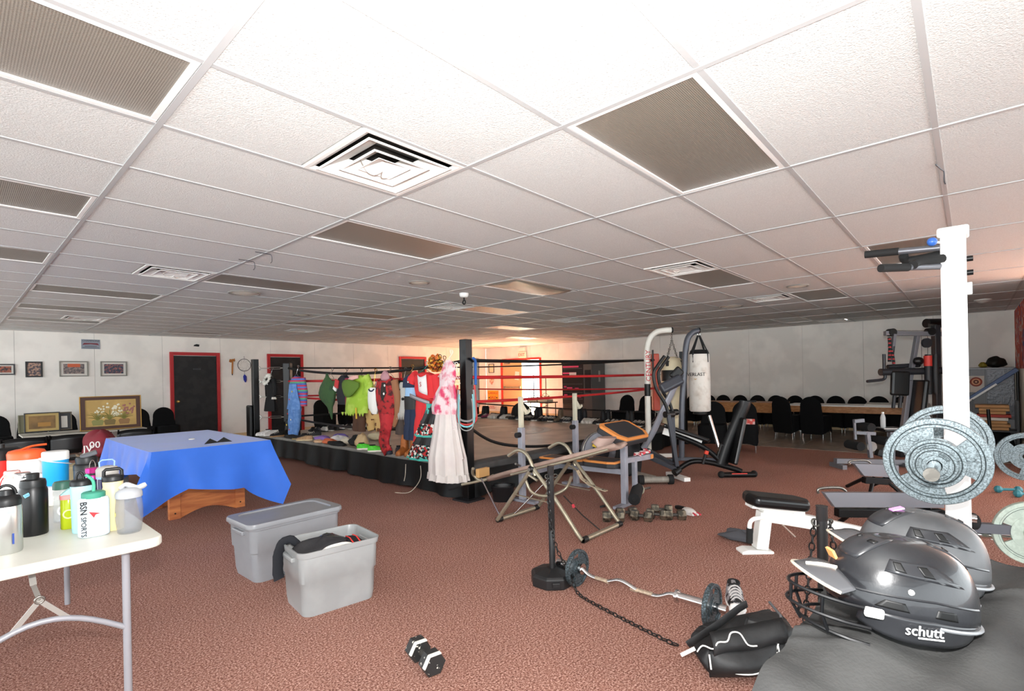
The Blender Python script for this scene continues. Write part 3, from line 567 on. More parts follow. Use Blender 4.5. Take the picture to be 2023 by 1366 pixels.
def cloth_drape(x0, x1, y0, y1, z, hem):
    # a cloth larger than the top: side falls with soft folds, corners gathered into pointed tails
    a, b = (x1 - x0) / 2, (y1 - y0) / 2; cx, cy = (x0 + x1) / 2, (y0 + y1) / 2; per = []
    for (px, py), (qx, qy), (nx, ny) in (((a, -b), (a, b), (1, 0)), ((a, b), (-a, b), (0, 1)), ((-a, b), (-a, -b), (-1, 0)), ((-a, -b), (a, -b), (0, -1))):
        L = math.hypot(qx - px, qy - py); n = int(L * 46)
        for k in range(n): per.append((px + (qx - px) * k / n, py + (qy - py) * k / n, nx, ny, L * k / n, L))
    N = len(per); rows = 14; vs = []
    for j in range(rows + 1):
        v = j / rows
        for px, py, nx, ny, d, L in per:
            dc = min(d, L - d); cw = max(0.0, 1 - dc / 0.26); kx = 1 if px > 0 else -1; ky = 1 if py > 0 else -1
            h = hem(px, py, nx, ny); h *= 1 + 0.62 * cw
            pinch = -0.045 * sin(pi * min(1, dc / 0.26)) ** 2 * v if 0 < dc < 0.26 else 0
            wav = 0.02 * sin(d * 9 + nx * 2 + ny * 3) * v * v + 0.012 * sin(d * 21 + 1) * v
            out = 0.014 + 0.035 * v + wav + pinch; dg = cw ** 2.2 * 0.11 * v
            vs.append((cx + px + nx * out * (1 - 0.4 * cw) + kx * dg, cy + py + ny * out * (1 - 0.4 * cw) + ky * dg, z + 0.003 - 0.012 * min(1, v * 6) - h * v))
    fs = [(j * N + k, j * N + (k + 1) % N, (j + 1) * N + (k + 1) % N, (j + 1) * N + k) for j in range(rows) for k in range(N)]
    k0 = len(vs)
    for q in (0.985, 0.66, 0.33): vs += [(cx + p[0] * q, cy + p[1] * q, z + 0.004) for p in per]
    vs.append((cx, cy, z + 0.004))
    fs += [(k, k0 + k, k0 + (k + 1) % N, (k + 1) % N) for k in range(N)]
    for r in range(2): fs += [(k0 + r * N + k, k0 + (r + 1) * N + k, k0 + (r + 1) * N + (k + 1) % N, k0 + r * N + (k + 1) % N) for k in range(N)]
    fs += [(k0 + 2 * N + k, k0 + 3 * N, k0 + 2 * N + (k + 1) % N) for k in range(N)]
    return MB().add(vs, fs)
def hemfn(px, py, nx, ny): return 0.36 + 0.05 * sin(px * 4 + 0.5) if ny < 0 else (0.27 + 0.1 * py * (1 if nx < 0 else 0) if nx else 0.36)
c = cloth_drape(BX0, BX1, BY0, BY1, BZ, hemfn)
tag(c.build('tablecloth', BLUE, smooth=True), 'bright blue cloth draped over the games table', 'tablecloth')
for k, (x, y, r) in enumerate(((1.66, 5.42, 0.2), (1.79, 5.43, -0.25))):
    tag(MB().add([(-0.07, -0.04, 0), (0.07, -0.045, 0), (0.0, 0.06, 0), (0, -.012, .045)], [(0, 2, 1), (0, 1, 3), (1, 2, 3), (2, 0, 3)]).build('triangle_piece', mat('black_felt', '#141414', 0.8), loc=(x, y, BZ + 0.0045), rz=r), ('left' if k == 0 else 'right') + ' one of two small black triangles on the blue cloth', 'game piece', 'black triangles on the blue cloth')
tag(MB().lathe([(0.028, 0), (0.028, 0.006), (0.02, 0.008)], n=16).build('puck', WHITEP, loc=(1.66, 5.95, BZ + 0.0045), smooth=True), 'small white disc lying on the blue cloth', 'disc')

# ================================================================== grey storage totes
GT = mat('grey_tote_plastic', '#8b8d91', 0.34, vary=0.03, scale=6); GT2 = mat('silver_tote_plastic', '#989a9a', 0.3, vary=0.05, scale=5, bump=0.15, bscale=5)
def tote(loc, rz, w, d, h, mt, label, lid):
    t = thing('storage_tote', label, 'storage tote', loc, rz)
    n = 10
    def ring(a, b, r, z): return [(x, y, z) for x, y in rrect(a, b, r, n)]
    prof = [(0.84, 0.02), (0.87, 0.0), (0.9, 0.12), (0.925, 0.5), (0.955, 0.52), (0.97, 0.8), (0.97, 0.9), (1.0, 0.91), (1.02, 0.98), (1.02, 1.0), (0.985, 1.0), (0.95, 0.9), (0.90, 0.5), (0.86, 0.05)]
    vs = []; m = 4 * (n + 1)
    for q, z in prof: vs += ring(w / 2 * q, d / 2 * (q if q < 0.93 else q), 0.055, h * z)
    vs += ring(w / 2 * 0.80, d / 2 * 0.8, 0.05, h * 0.02) + ring(w / 2 * 0.8, d / 2 * 0.8, 0.05, 0)
    L = len(prof)
    fs = [(k * m + i, k * m + (i + 1) % m, (k + 1) * m + (i + 1) % m, (k + 1) * m + i) for k in range(L - 1) for i in range(m)]
    fs.append(tuple(range((L - 1) * m, L * m)))
    b = [(i) for i in range(m)]
    fs.append(tuple(b))
    MB().add(vs[:L * m], fs).build('tub', mt, t, smooth=True)
    for s in (-1, 1): MB().box((s * (w / 2 * 0.985), 0, h * 0.84), (0.03, d * 0.42, 0.03)).build('handle', mt, t, bevel=0.008)
    if lid:
        vs = []; pr = [(1.03, 0.95), (1.045, 0.955), (1.045, 1.0), (1.03, 1.03), (0.86, 1.035), (0.84, 1.01), (0.6, 1.01)]
        for q, z in pr: vs += ring(w / 2 * q, d / 2 * (q if q > 0.9 else q - 0.05), 0.06, h * z)
        fs = [(k * m + i, k * m + (i + 1) % m, (k + 1) * m + (i + 1) % m, (k + 1) * m + i) for k in range(len(pr) - 1) for i in range(m)] + [tuple(range((len(pr) - 1) * m, len(pr) * m)), tuple(range(m))]
        MB().add(vs, fs).build('lid', mt, t, smooth=True)
    return t
tote((1.68, 3.83, 0), 0.02, 0.68, 0.42, 0.40, GT, 'grey storage tote with its lid on, nearer the blue table', True)
TB = (1.60, 3.03); 
tote((TB[0], TB[1], 0), -0.12, 0.50, 0.40, 0.385, GT2, 'dented open grey tote filled with bagged clothes', False)
def lump(name, label, cat, c, sx, sy, sz, mt, seed=0, amp=0.18, n=26, m=16, rz=0, group=None, parent=None):
    rnd = random.Random(seed); ph = [rnd.uniform(0, 6.28) for _ in range(6)]
    mb = MB(); vs = []
    for j in range(m + 1):
        p = pi * j / m
        for i in range(n):
            q = 2 * pi * i / n
            r = 1 + amp * (sin(3 * q + ph[0]) * sin(2 * p + ph[1]) + 0.6 * sin(5 * q + 3 * p + ph[2]) * sin(p) + 0.4 * sin(7 * p + 2 * q + ph[3]) * sin(p))
            z = cos(p); z = z if z > 0 else z * 0.35
            vs.append((sx * r * sin(p) * cos(q), sy * r * sin(p) * sin(q), sz * r * z + sz * 0.35))
    fs = [(j * n + i, j * n + (i + 1) % n, (j + 1) * n + (i + 1) % n, (j + 1) * n + i) for j in range(m) for i in range(n)]
    o = mb.add(vs, fs).build(name, mt, parent, smooth=True, loc=c, rz=rz)
    if label: tag(o, label, cat, group)
    return o
PLB = mat('shiny_black_polythene', '#2c2c2e', 0.15, bump=0.5, bscale=14)
lump('clothes_bag', 'shiny black plastic bag of clothes in the open tote', 'bag', (1.56, 3.05, 0.285), 0.19, 0.115, 0.085, PLB, 3, 0.12, rz=-0.12)
lump('folded_shirt', 'crumpled white garment at the front of the open tote', 'clothing', (1.60, 2.925, 0.30), 0.13, 0.05, 0.05, mat('white_cotton', '#ecebe6', 0.85, bump=0.3, bscale=20), 5, 0.1, rz=-0.12)
js = lump('folded_jersey', 'black jersey with two red stripes in the open tote', 'clothing', (1.73, 2.99, 0.29), 0.075, 0.1, 0.06, mat('black_knit', '#16171b', 0.8), 6, 0.06, rz=-0.12)
for dx in (-0.02, 0.025): MB().tube([(dx, -0.1, 0.02), (dx, -0.075, 0.062), (dx, -0.02, 0.081), (dx, 0.04, 0.078)], 0.005, 6, flat=0.6).build('stripe', mat('red_trim', '#d43a34', 0.6), js, smooth=True)
lump('clothes_pile', 'dark clothes filling the bottom of the open tote', 'clothing', (1.60, 3.03, 0.10), 0.19, 0.14, 0.17, mat('dark_clothes', '#2a2b30', 0.9), 8, 0.05, rz=-0.12)
tag(MB().tube(bez([(1.445, 3.10, 0.35), (1.40, 3.115, 0.405), (1.352, 3.135, 0.395), (1.325, 3.14, 0.32), (1.318, 3.13, 0.22), (1.322, 3.12, 0.185)], 4), [0.02 + 0.012 * min(1, k / 10) for k in range(21)], 12, flat=0.45, wr=0.08, up=(0, 1, 0)).build('sock', mat('navy_knit', '#17191f', 0.85), smooth=True), 'dark sleeve hanging over the rim of the open tote', 'clothing')
# ================================================================== boxing ring
NP, LP, RP, FP = V(3.92, 4.24, 0), V(3.92, 10.16, 0), V(9.75, 4.24, 0), V(9.75, 10.16, 0)
DZ = 0.375
ring = thing('boxing_ring', 'low boxing ring with black posts, red and black ropes and a black skirt', 'boxing ring', (6.83, 7.2, 0))
OFF = V(6.83, 7.2, 0)
def RL(*a): return V(*a) - OFF
CANVAS = mat('ring_canvas', '#aaa196', 0.42, col2='#d2c8ba', scale=2.2, mix=(0.35, 0.75), bump=0.25, bscale=7)
PADE = mat('ring_edge_vinyl', '#8f8b85', 0.5, vary=0.1, scale=6); PADK = mat('ring_apron_dark', '#4b4a4a', 0.6, vary=0.15, scale=5)
MB().box(RL(6.90, 7.27, 0.34), (5.84, 5.94, 0.07)).build('deck', CANVAS, ring, bevel=0.01)
MB().box(RL(6.83, 7.2, 0.15), (5.5, 5.6, 0.3)).build('platform', BLACK, ring)
MB().box(RL(3.965, 7.24, 0.355), (0.03, 6.0, 0.05)).build('edge_strip', PADE, ring, bevel=0.006)
# side apron on the right: dark canvas turned down over the edge
MB().surf(lambda u, v: tuple(RL(4.0 + 5.8 * u, 4.42 - 0.145 * min(1, v * 2) + 0.012 * sin(u * 40) * v, 0.384 - 0.09 * max(0, v - 0.35) ** 1 * 1.6 + 0.006 * sin(u * 23))), 60, 8).build('apron', PADK, ring, smooth=True, solid=0.008)
SK = mat('black_skirt_satin', '#0d0d0e', 0.5, spec=0.35)
def skirt(p, q, out, z0, bot, k=1.0):
    p = Vector(p); q = Vector(q); L = (q - p).length; n = int(L * 22); d = (q - p) / L
    def fn(u, v):
        s = u * L; b = bot(u)
        w = (0.03 * sin(s * 7.3 + 1.5 * sin(s * 2.1)) + 0.02 * sin(s * 15 + 1)) * (0.25 + 0.75 * v) * k + 0.03 + 0.035 * v * k
        c = p + d * s + Vector(out) * (w + 0.004)
        return tuple(RL(c.x, c.y, z0 + (b - z0) * v))
    return MB().surf(fn, n, 7).build('skirt', SK, ring, smooth=True)
skirt((3.955, 10.1, 0), (3.955, 4.30, 0), (-1, 0, 0), 0.345, lambda u: 0.10 - 0.09 * min(1, u * 1.6) + 0.02 * sin(u * 25))
skirt((3.97, 4.285, 0), (9.7, 4.285, 0), (0, -1, 0), 0.30, lambda u: 0.02 + 0.01 * sin(u * 31))
POSTM = mat('ring_post_black', '#0a0a0b', 0.3, 0.2)
for p, nm in ((NP, 'post'), (LP, 'post'), (RP, 'post'), (FP, 'post')):
    ang = pi / 4 * 0
    o = MB().box(RL(p.x, p.y, 0.91), (0.105, 0.105, 1.81)).build('post', POSTM, ring, bevel=0.006)
    MB().box(RL(p.x, p.y, 0.01), (0.26, 0.26, 0.02)).build('base_plate', mat('worn_black_plate', '#39383a', 0.35, 0.6), o, bevel=0.003)
MB().box(RL(3.84, 10.24, 0.47), (0.07, 0.2, 0.94)).build('corner_pad', POSTM, ring, bevel=0.03, seg=3)
REDR = mat('red_rope_vinyl', '#c5262a', 0.42); BLKR = mat('black_rope_vinyl', '#0b0b0b', 0.45)
cn = V(4.0, 4.32, 0); cl = V(4.35, 9.75, 0); cr = V(9.35, 4.62, 0); cf = V(9.35, 9.75, 0)
ZR = {'n': (1.58, 1.385, 1.10, 0.80), 'l': (1.64, 1.385, 1.09, 0.70), 'r': (1.66, 1.37, 1.10, 0.62), 'f': (1.66, 1.38, 1.08, 0.70)}
def rope(a, b, za, zb, sag, k, r):
    pts = [a + (b - a) * (i / 24) + V(0, 0, za + (zb - za) * i / 24 - sag * 4 * (i / 24) * (1 - i / 24) if sag >= 0 else 0) - OFF for i in range(25)]
    return MB().tube(pts, r, 8).build('rope', REDR if k in (1, 2) else BLKR, ring, smooth=True)
for k in range(4):
    r = (0.021, 0.021, 0.018, 0.019)[k]
    rope(cn, cl, ZR['n'][k], ZR['l'][k], (0.13, 0.01, 0.03, 0.1)[k], k, r)
    if k < 3: rope(cn, cr, ZR['n'][k], ZR['r'][k], (0.02, 0.01, 0.03)[k], k, r)
    rope(cl, cf, ZR['l'][k], ZR['f'][k], 0.01, k, 0.017); rope(cr, cf, ZR['r'][k], ZR['f'][k], 0.02, k, 0.017)
low = bez([(4.02, 4.3, .80), (4.35, 4.3, .62), (4.78, 4.29, .51), (5.5, 4.28, .432), (6.8, 4.32, .405), (8.3, 4.45, .405), (9.1, 4.55, .5), (9.35, 4.62, .62)], 5)
MB().tube([p - OFF for p in low], 0.019, 8).build('rope', BLKR, ring, smooth=True)
GALV = mat('galvanised', '#b9b7b0', 0.32, 0.9)
def turnbuckle(p, c, z):
    a = V(p.x, p.y, z); b = V(c.x, c.y, z); d = (b - a).normalized(); q = a + d * 0.07
    mb = MB().torus(q - OFF, 0.035, 0.008, ax=(d.y, -d.x, 0), n=14, m=6)
    L = (b - q).length; x = V(-d.y, d.x, 0)
    mb.cyl(q + d * 0.03 - OFF, q + d * (L * 0.35) - OFF, 0.008, n=8)
    for s in (-1, 1): mb.tube([q + d * L * 0.33 - OFF, q + d * L * 0.37 + V(0, 0, s * .017) - OFF, q + d * L * 0.75 + V(0, 0, s * .017) - OFF, q + d * L * 0.8 - OFF], 0.006, 6)
    mb.cyl(q + d * L * 0.78 - OFF, b - OFF, 0.009, n=8).sphere(b - OFF, 0.032, 8, 6)
    mb.build('turnbuckle', GALV, ring, smooth=True)
for P_, C_, key in ((LP, cl, 'l'), (RP, cr, 'r'), (FP, cf, 'f')):
    for k in range(4): turnbuckle(P_, C_, ZR[key][k])
REDP = mat('red_corner_vinyl', '#c9503a', 0.45)
def corner_pad(c, m, z0, z1):
    d = (V(6.83, 7.2, 0) - c).normalized(); x = V(-d.y, d.x, 0); o = c - d * 0.02 - OFF
    MB().prism([(-0.11, 0), (0.11, 0), (0.07, 0.12), (-0.07, 0.12)], o + V(0, 0, z0), x, d, 0.0001).v
    mb = MB(); n = 4; ring_ = [(-0.11, -0.02), (0.11, -0.02), (0.07, 0.1), (-0.07, 0.1)]
    vs = [o + x * a + d * b + V(0, 0, z) for z in (z0, z1) for a, b in ring_]
    mb.add(vs, [(0, 1, 2, 3), (4, 7, 6, 5)] + [(i, (i + 1) % 4, 4 + (i + 1) % 4, 4 + i) for i in range(4)]).build('corner_pad', m, ring, bevel=0.02, seg=3)
corner_pad(cr, REDP, 0.66, 1.78)
corner_pad(cf, mat('grey_corner_vinyl', '#c9c7c2', 0.5), 0.6, 1.9)
corner_pad(cl, mat('black_corner_vinyl', '#1c1c1e', 0.4), 0.6, 1.74)
# painted white emblem on the canvas
cc = V(7.05, 6.55, DZ + 0.0015)
def flat_ring(mb, c, r0, r1, a0, a1, n=36, z=0):
    vs = []
    for i in range(n + 1):
        a = a0 + (a1 - a0) * i / n
        for r in (r0, r1): vs.append((c[0] + r * cos(a), c[1] + r * sin(a), c[2]))
    mb.add(vs, [(2 * i, 2 * i + 1, 2 * i + 3, 2 * i + 2) for i in range(n)])
mb = MB(); flat_ring(mb, RL(*cc), 0.72, 0.86, -2.2, 1.5); flat_ring(mb, RL(cc.x + .1, cc.y - .15, cc.z), 0.38, 0.48, -2.6, 0.9)
mb.beam(RL(6.75, 6.0, cc.z - .002), RL(7.35, 6.35, cc.z - .002), 0.12, 0.003); mb.build('painted_emblem', mat('canvas_paint', '#e9e6df', 0.6), ring)
# resistance bands hung on the near post
for k, (col, r, z, n2) in enumerate((('#c23a36', 0.012, 0.86, 'red'), ('#8b8b8b', 0.012, 0.90, 'grey'), ('#7fc7cf', 0.009, 0.84, 'pale blue'), ('#9a9a98', 0.006, 0.80, 'thin grey'))):
    pts = []; wd = 0.11 - 0.012 * k
    prof = [(-wd * .85, 1.30 - .05 * k), (-wd * .95, 1.1), (-wd, z + .09)] + [(-wd * cos(pi * q / 10), z + .07 - .07 * sin(pi * q / 10)) for q in range(11)] + [(wd, z + .09), (wd * .95, 1.1), (wd * .85, 1.30 - .05 * k)]
    for u, zz in prof: pts.append(NP + V(-0.085 - 0.014 * k, -0.085 - 0.014 * k, 0) + V(sin(YAW), -cos(YAW), 0) * u + V(0, 0, zz))
    tag(MB().tube(pts, r, 8).build('resistance_band', mat('band_%s' % n2, col, 0.5), smooth=True), '%s resistance band looped on the near ring post' % n2, 'exercise band', 'resistance bands on the near ring post')
tag(MB().tube(bez([tuple(NP + V(0.02, -0.1, 1.6)), tuple(NP + V(0.07, -0.08, 1.57)), tuple(NP + V(0.09, -0.06, 1.5)), tuple(NP + V(0.07, -0.08, 1.3))], 5), 0.016, 8).build('blue_strap', mat('blue_webbing', '#2d5fa8', 0.7), smooth=True), 'blue strap knotted on the near ring post', 'strap')

# ================================================================== shoes
def shoe_parts(L=0.27, W=0.095, H=0.09, boot=0.0):
    sole = MB(); n = 20
    def wid(s): return W / 2 * (0.72 + 0.28 * sin(min(1, s * 1.15) * pi) if s < 0.75 else 0.72 + 0.28 * sin(0.8625 * pi) * 1) * (1 if s < 0.85 else sqrt(max(0, 1 - ((s - 0.85) / 0.15) ** 2)) * 0.97 + 0.03) * (1 if s > 0.08 else 0.55 + 0.45 * s / 0.08)
    out = [(-wid(i / n), -L / 2 + L * i / n) for i in range(n + 1)] + [(wid(i / n), -L / 2 + L * i / n) for i in range(n, -1, -1)]
    sole.prism(out, (0, 0, 0), (1, 0, 0), (0, 1, 0), 0.024)
    up = MB(); m = 10; vs = []
    for i in range(n + 1):
        s = i / n; w = wid(s) * 0.95
        h = (H * 1.0 if s < 0.38 else H * (1 - 0.62 * ((s - 0.38) / 0.62) ** 0.8)) * (1 if s < 0.9 else sqrt(max(0.05, 1 - ((s - 0.9) / 0.1) ** 2))) * (1 if s > 0.05 else 0.8)
        if boot and s < 0.42: h = H + boot
        for k in range(m + 1):
            a = pi * k / m; e = 0.75 if s < 0.4 else 1.0
            vs.append((-w * math.copysign(abs(cos(a)) ** e, cos(a)), -L / 2 + L * s, 0.02 + h * sin(a) ** (0.7 if s < 0.4 else 1)))
    fs = [(i * (m + 1) + k, i * (m + 1) + k + 1, (i + 1) * (m + 1) + k + 1, (i + 1) * (m + 1) + k) for i in range(n) for k in range(m)] + [tuple(range(m + 1))]
    up.add(vs, fs)
    op = MB().rings([(0, -L * 0.26, 0.02 + H * 0.97 + boot, W * 0.3, L * 0.14), (0, -L * 0.26, 0.025 + H * 1.03 + boot, W * 0.33, L * 0.15), (0, -L * 0.26, 0.018 + H * 1.0 + boot, W * 0.36, L * 0.165)], 14)
    return sole, up, op
SH_CACHE = {}
def shoe(label, loc, rz, upper, sole='#e9e6dd', kind='low', lace=True, cat='shoe', group=None, name='shoe', detail=True):
    key = kind
    if key not in SH_CACHE:
        s, u, o = shoe_parts(0.28, 0.1, 0.085) if kind == 'low' else shoe_parts(0.28, 0.1, 0.1, 0.16) if kind == 'boot' else shoe_parts(0.27, 0.1, 0.07)
        MU = mat('shoe_default', '#333333', 0.6); SH_CACHE[key] = (s, u, o)
    s, u, o = SH_CACHE[key]
    t = thing(name, label, cat, loc, rz, group)
    ck = ('obj', key, upper, sole)
    if ck not in SH_CACHE:
        a = s.build('sole', mat('sole_' + sole, sole, 0.6), t, bevel=0.004); b = u.build('upper', mat('upper_' + upper, upper, 0.6, vary=0.1, scale=30), t, smooth=True); c = o.build('opening', mat('shoe_inside', '#141416', 0.9), t, smooth=True)
        l = MB()
        for k in range(4): l.tube(arc((0, -0.01 + k * 0.025, 0.06 - 0.006 * k), 0.036 - 0.002 * k, 0.35, pi - 0.35, 6, (1, 0, 0), (0, 0, 1.25)), 0.0035, 5)
        d = l.build('laces', mat('lace_pale', '#cfcac0', 0.8), t) if kind == 'low' else None
        SH_CACHE[ck] = (a, b, c, d)
    else:
        for p in SH_CACHE[ck]:
            if p is not None: share(p, t)
    return t
DK = DZ + 0.001
rnd = random.Random(4)
near = [('white sneaker with a red stripe beside the left ring post', (3.94, 9.86), 1.2, '#e8e3df', '#f2f0ea', 'low'), ('second white sneaker beside the left ring post', (4.02, 9.72), 1.35, '#d9d2cd', '#f2f0ea', 'low'),
 ('black shoe with a tan heel near the left ring post', (4.0, 9.42), 1.7, '#1c1a1a', '#b58e62', 'low'), ('shiny black boot under the black dress', (4.2, 9.5), 2.2, '#19191b', '#1a1a1a', 'boot'), ('second shiny black boot under the black dress', (4.32, 9.34), 2.4, '#19191b', '#1a1a1a', 'boot'),
 ('black sandal with gold trim on the deck edge', (4.05, 8.62), 1.0, '#262320', '#b49a63', 'clog'), ('tan and black slipper left of the purple cloth', (4.0, 8.36), 0.9, '#bf9a72', '#dcc8a0', 'clog'), ('black trainer with grey laces behind the tan slipper', (4.35, 8.75), 1.4, '#2a2a2c', '#c9c5bb', 'low'),
 ('bright green slip-on shoe with a white sole, left of the pair', (4.03, 6.50), -2.2, '#57d83a', '#f1efdf', 'clog'), ('bright green slip-on shoe with a white sole, right of the pair', (4.0, 6.17), -2.2, '#57d83a', '#f1efdf', 'clog'),
 ('dark navy clog between the green shoes and brown boots', (3.99, 5.88), 2.6, '#2c3440', '#222831', 'clog'), ('second navy clog leaning behind the first', (4.06, 5.76), 2.5, '#2c3440', '#222831', 'clog'),
 ('brown suede ankle boot on the deck edge, left of the pair', (4.02, 5.62), 2.0, '#a8622c', '#8c5226', 'boot'), ('brown suede ankle boot on the deck edge, right of the pair', (4.05, 5.46), 1.9, '#a8622c', '#8c5226', 'boot'),
 ('leopard print flat shoe beside the brown boots', (3.96, 5.24), 1.6, '#b98c52', '#8b6a3f', 'clog')]
for lab, (x, y), rz, u, s, k in near: shoe(lab, (x, y, DK), rz, u, s, k, group='shoes on the near edge of the ring')
PALF = ['#1b1b1d', '#26262a', '#2f2a26', '#3b3b40', '#e4e2dc', '#8f3b5c', '#4f4a3c', '#6a5a48']
NMF = ['black', 'charcoal', 'dark brown', 'grey', 'white', 'raspberry pink', 'olive', 'brown']
seq = [0, 5, 4, 4, 0, 4, 6, 0, 3, 0, 1, 0, 0, 2, 1, 0, 7, 0, 3, 6, 1, 4, 4, 0, 0, 1, 0, 3, 0, 1, 0, 2]
y = 9.15
for i, c in enumerate(seq):
    for kk in range(2):
        shoe('%s %s shoe from the left in the row across the ring' % (nth('far' + NMF[c]), NMF[c]), (9.0 + rnd.uniform(-.06, .06), y, DK), pi / 2 + rnd.uniform(-.2, .2), PALF[c], '#d8d4ca' if c in (4, 3) or i % 3 == 0 else '#2b2a28', 'low' if i % 4 else 'boot', group='shoes in a row on the far side of the ring'); y -= 0.073
x = 4.7
for i in range(16):
    c = rnd.choice([0, 0, 1, 2, 3, 0, 4]); shoe('%s %s shoe from the left under the back ropes' % (nth('bk' + NMF[c]), NMF[c]), (x, 9.55 + rnd.uniform(-.05, .05), DK), rnd.uniform(-.25, .25), PALF[c], '#2b2a28' if i % 3 else '#d8d4ca', 'low', group='shoes along the back ropes of the ring'); x += 0.15 if i % 2 else 0.11
lump('duffel_bag', 'black gear bag standing behind the row of shoes in the ring', 'bag', (9.1, 7.95, DK), 0.16, 0.3, 0.28, mat('black_bag', '#1d1c1b', 0.7), 31, 0.08)
# crumpled clothing left on the deck
for lab, c, sx, sy, sz, col, sd in (('purple cloth crumpled on the ring deck', (4.2, 8.1), .1, .2, .06, '#9a78c8', 1), ('violet and blue cloth behind the purple one', (4.55, 8.15), .1, .18, .06, '#7766b4', 2), ('white cloth crumpled on the ring deck', (4.3, 7.78), .12, .2, .07, '#e9e6e2', 3), ('orange cloth crumpled on the deck edge', (4.06, 7.62), .09, .18, .055, '#e07850', 4), ('peach cloth between the purple and orange ones', (4.02, 7.9), .07, .14, .035, '#e8bd96', 5), ('cream cloth beside the black clothing', (4.2, 7.36), .08, .13, .07, '#ddd2bd', 6), ('black clothing heaped on the ring deck', (4.2, 7.0), .12, .2, .11, '#1d1d1e', 7), ('black clothing lying flat on the deck edge', (4.0, 7.28), .08, .24, .05, '#1b1b1c', 8), ('pale woven tan slipper stack behind the green shoes', (4.12, 6.76), .1, .09, .15, '#c9ab82', 9), ('cream fluffy hair piece on the ring deck', (4.75, 7.35), .09, .2, .1, '#d9c9a6', 10), ('black and gold trimmed cloth on the deck edge', (4.02, 8.85), .09, .26, .05, '#2a2622', 11), ('grey plastic bag lying on the ring deck', (4.5, 7.5), .1, .16, .06, '#8f97a0', 12)):
    lump('crumpled_cloth', lab, 'clothing', (c[0], c[1], DK), sx, sy, sz, mat('cloth_' + col, col, 0.8, bump=0.2, bscale=25), sd, 0.16, n=22, m=12, group='clothing lying on the ring deck')
# loose cords hanging below the dress
for lab, pts in (('thin pale cord trailing from the ring onto the carpet', [(3.80, 4.95, .33), (3.76, 4.9, .2), (3.74, 4.98, .08), (3.68, 5.05, .012), (3.6, 5.2, .008)]), ('short pale string hanging on the black skirt', [(3.765, 5.2, .33), (3.755, 5.2, .2), (3.75, 5.22, .12)])):
    tag(MB().tube(bez(pts, 6), 0.004, 6).build('cord', mat('pale_cord', '#c9bfae', 0.8)), lab, 'cord')
# ================================================================== costumes hung on the ring rope
def ropeX(y): return 4.0 + 0.065 * (y - 4.32)
def stripes(name, cols, scale, rough=0.8, axis=2):
    if name in MATS: return MATS[name]
    M = bpy.data.materials.new(name); M.use_nodes = True; MATS[name] = M; nt = M.node_tree; b = nt.nodes['Principled BSDF']; b.inputs['Roughness'].default_value = rough
    tc = nt.nodes.new('ShaderNodeTexCoord'); sx = nt.nodes.new('ShaderNodeSeparateXYZ'); nt.links.new(tc.outputs['Object'], sx.inputs[0])
    mu = nt.nodes.new('ShaderNodeMath'); mu.operation = 'MULTIPLY'; mu.inputs[1].default_value = scale; nt.links.new(sx.outputs[axis], mu.inputs[0])
    fr = nt.nodes.new('ShaderNodeMath'); fr.operation = 'FRACT'; nt.links.new(mu.outputs[0], fr.inputs[0])
    r = nt.nodes.new('ShaderNodeValToRGB'); r.color_ramp.interpolation = 'CONSTANT'; nt.links.new(fr.outputs[0], r.inputs[0]); e = r.color_ramp.elements
    for k, c in enumerate(cols):
        el = e[k] if k < 2 else e.new(k / len(cols)); el.position = k / len(cols); el.color = rgb(c)
    nt.links.new(r.outputs[0], b.inputs['Base Color']); return M
def spots(name, c1, c2, scale, thr=0.32, rough=0.85):
    if name in MATS: return MATS[name]
    M = bpy.data.materials.new(name); M.use_nodes = True; MATS[name] = M; nt = M.node_tree; b = nt.nodes['Principled BSDF']; b.inputs['Roughness'].default_value = rough
    tc = nt.nodes.new('ShaderNodeTexCoord'); v = nt.nodes.new('ShaderNodeTexVoronoi'); v.inputs['Scale'].default_value = scale; nt.links.new(tc.outputs['Object'], v.inputs['Vector'])
    r = nt.nodes.new('ShaderNodeValToRGB'); r.color_ramp.interpolation = 'CONSTANT'; r.color_ramp.elements[0].color = rgb(c2); r.color_ramp.elements[1].position = thr; r.color_ramp.elements[1].color = rgb(c1)
    nt.links.new(v.outputs['Distance'], r.inputs[0]); nt.links.new(r.outputs[0], b.inputs['Base Color']); return M
def floral(name):
    if name in MATS: return MATS[name]
    M = bpy.data.materials.new(name); M.use_nodes = True; MATS[name] = M; nt = M.node_tree; b = nt.nodes['Principled BSDF']; b.inputs['Roughness'].default_value = 0.8
    tc = nt.nodes.new('ShaderNodeTexCoord'); v = nt.nodes.new('ShaderNodeTexVoronoi'); v.inputs['Scale'].default_value = 42; nt.links.new(tc.outputs['Object'], v.inputs['Vector'])
    sx = nt.nodes.new('ShaderNodeSeparateColor'); nt.links.new(v.outputs['Color'], sx.inputs[0])
    r = nt.nodes.new('ShaderNodeValToRGB'); r.color_ramp.interpolation = 'CONSTANT'; e = r.color_ramp.elements
    for k, (p, c) in enumerate(((0, '#141214'), (0.42, '#b52b2a'), (0.66, '#e8e2da'), (0.9, '#4aa79a'))):
        el = e[k] if k < 2 else e.new(p); el.position = p; el.color = rgb(c)
    nt.links.new(sx.outputs[0], r.inputs[0]); nt.links.new(r.outputs[0], b.inputs['Base Color']); return M
COST = 'costumes hung along the ring rope'
def costume(name, label, y, x, cat='costume', spin=0.0):
    return thing(name, label, cat, (x, y, 0), -pi / 2 + spin, COST)
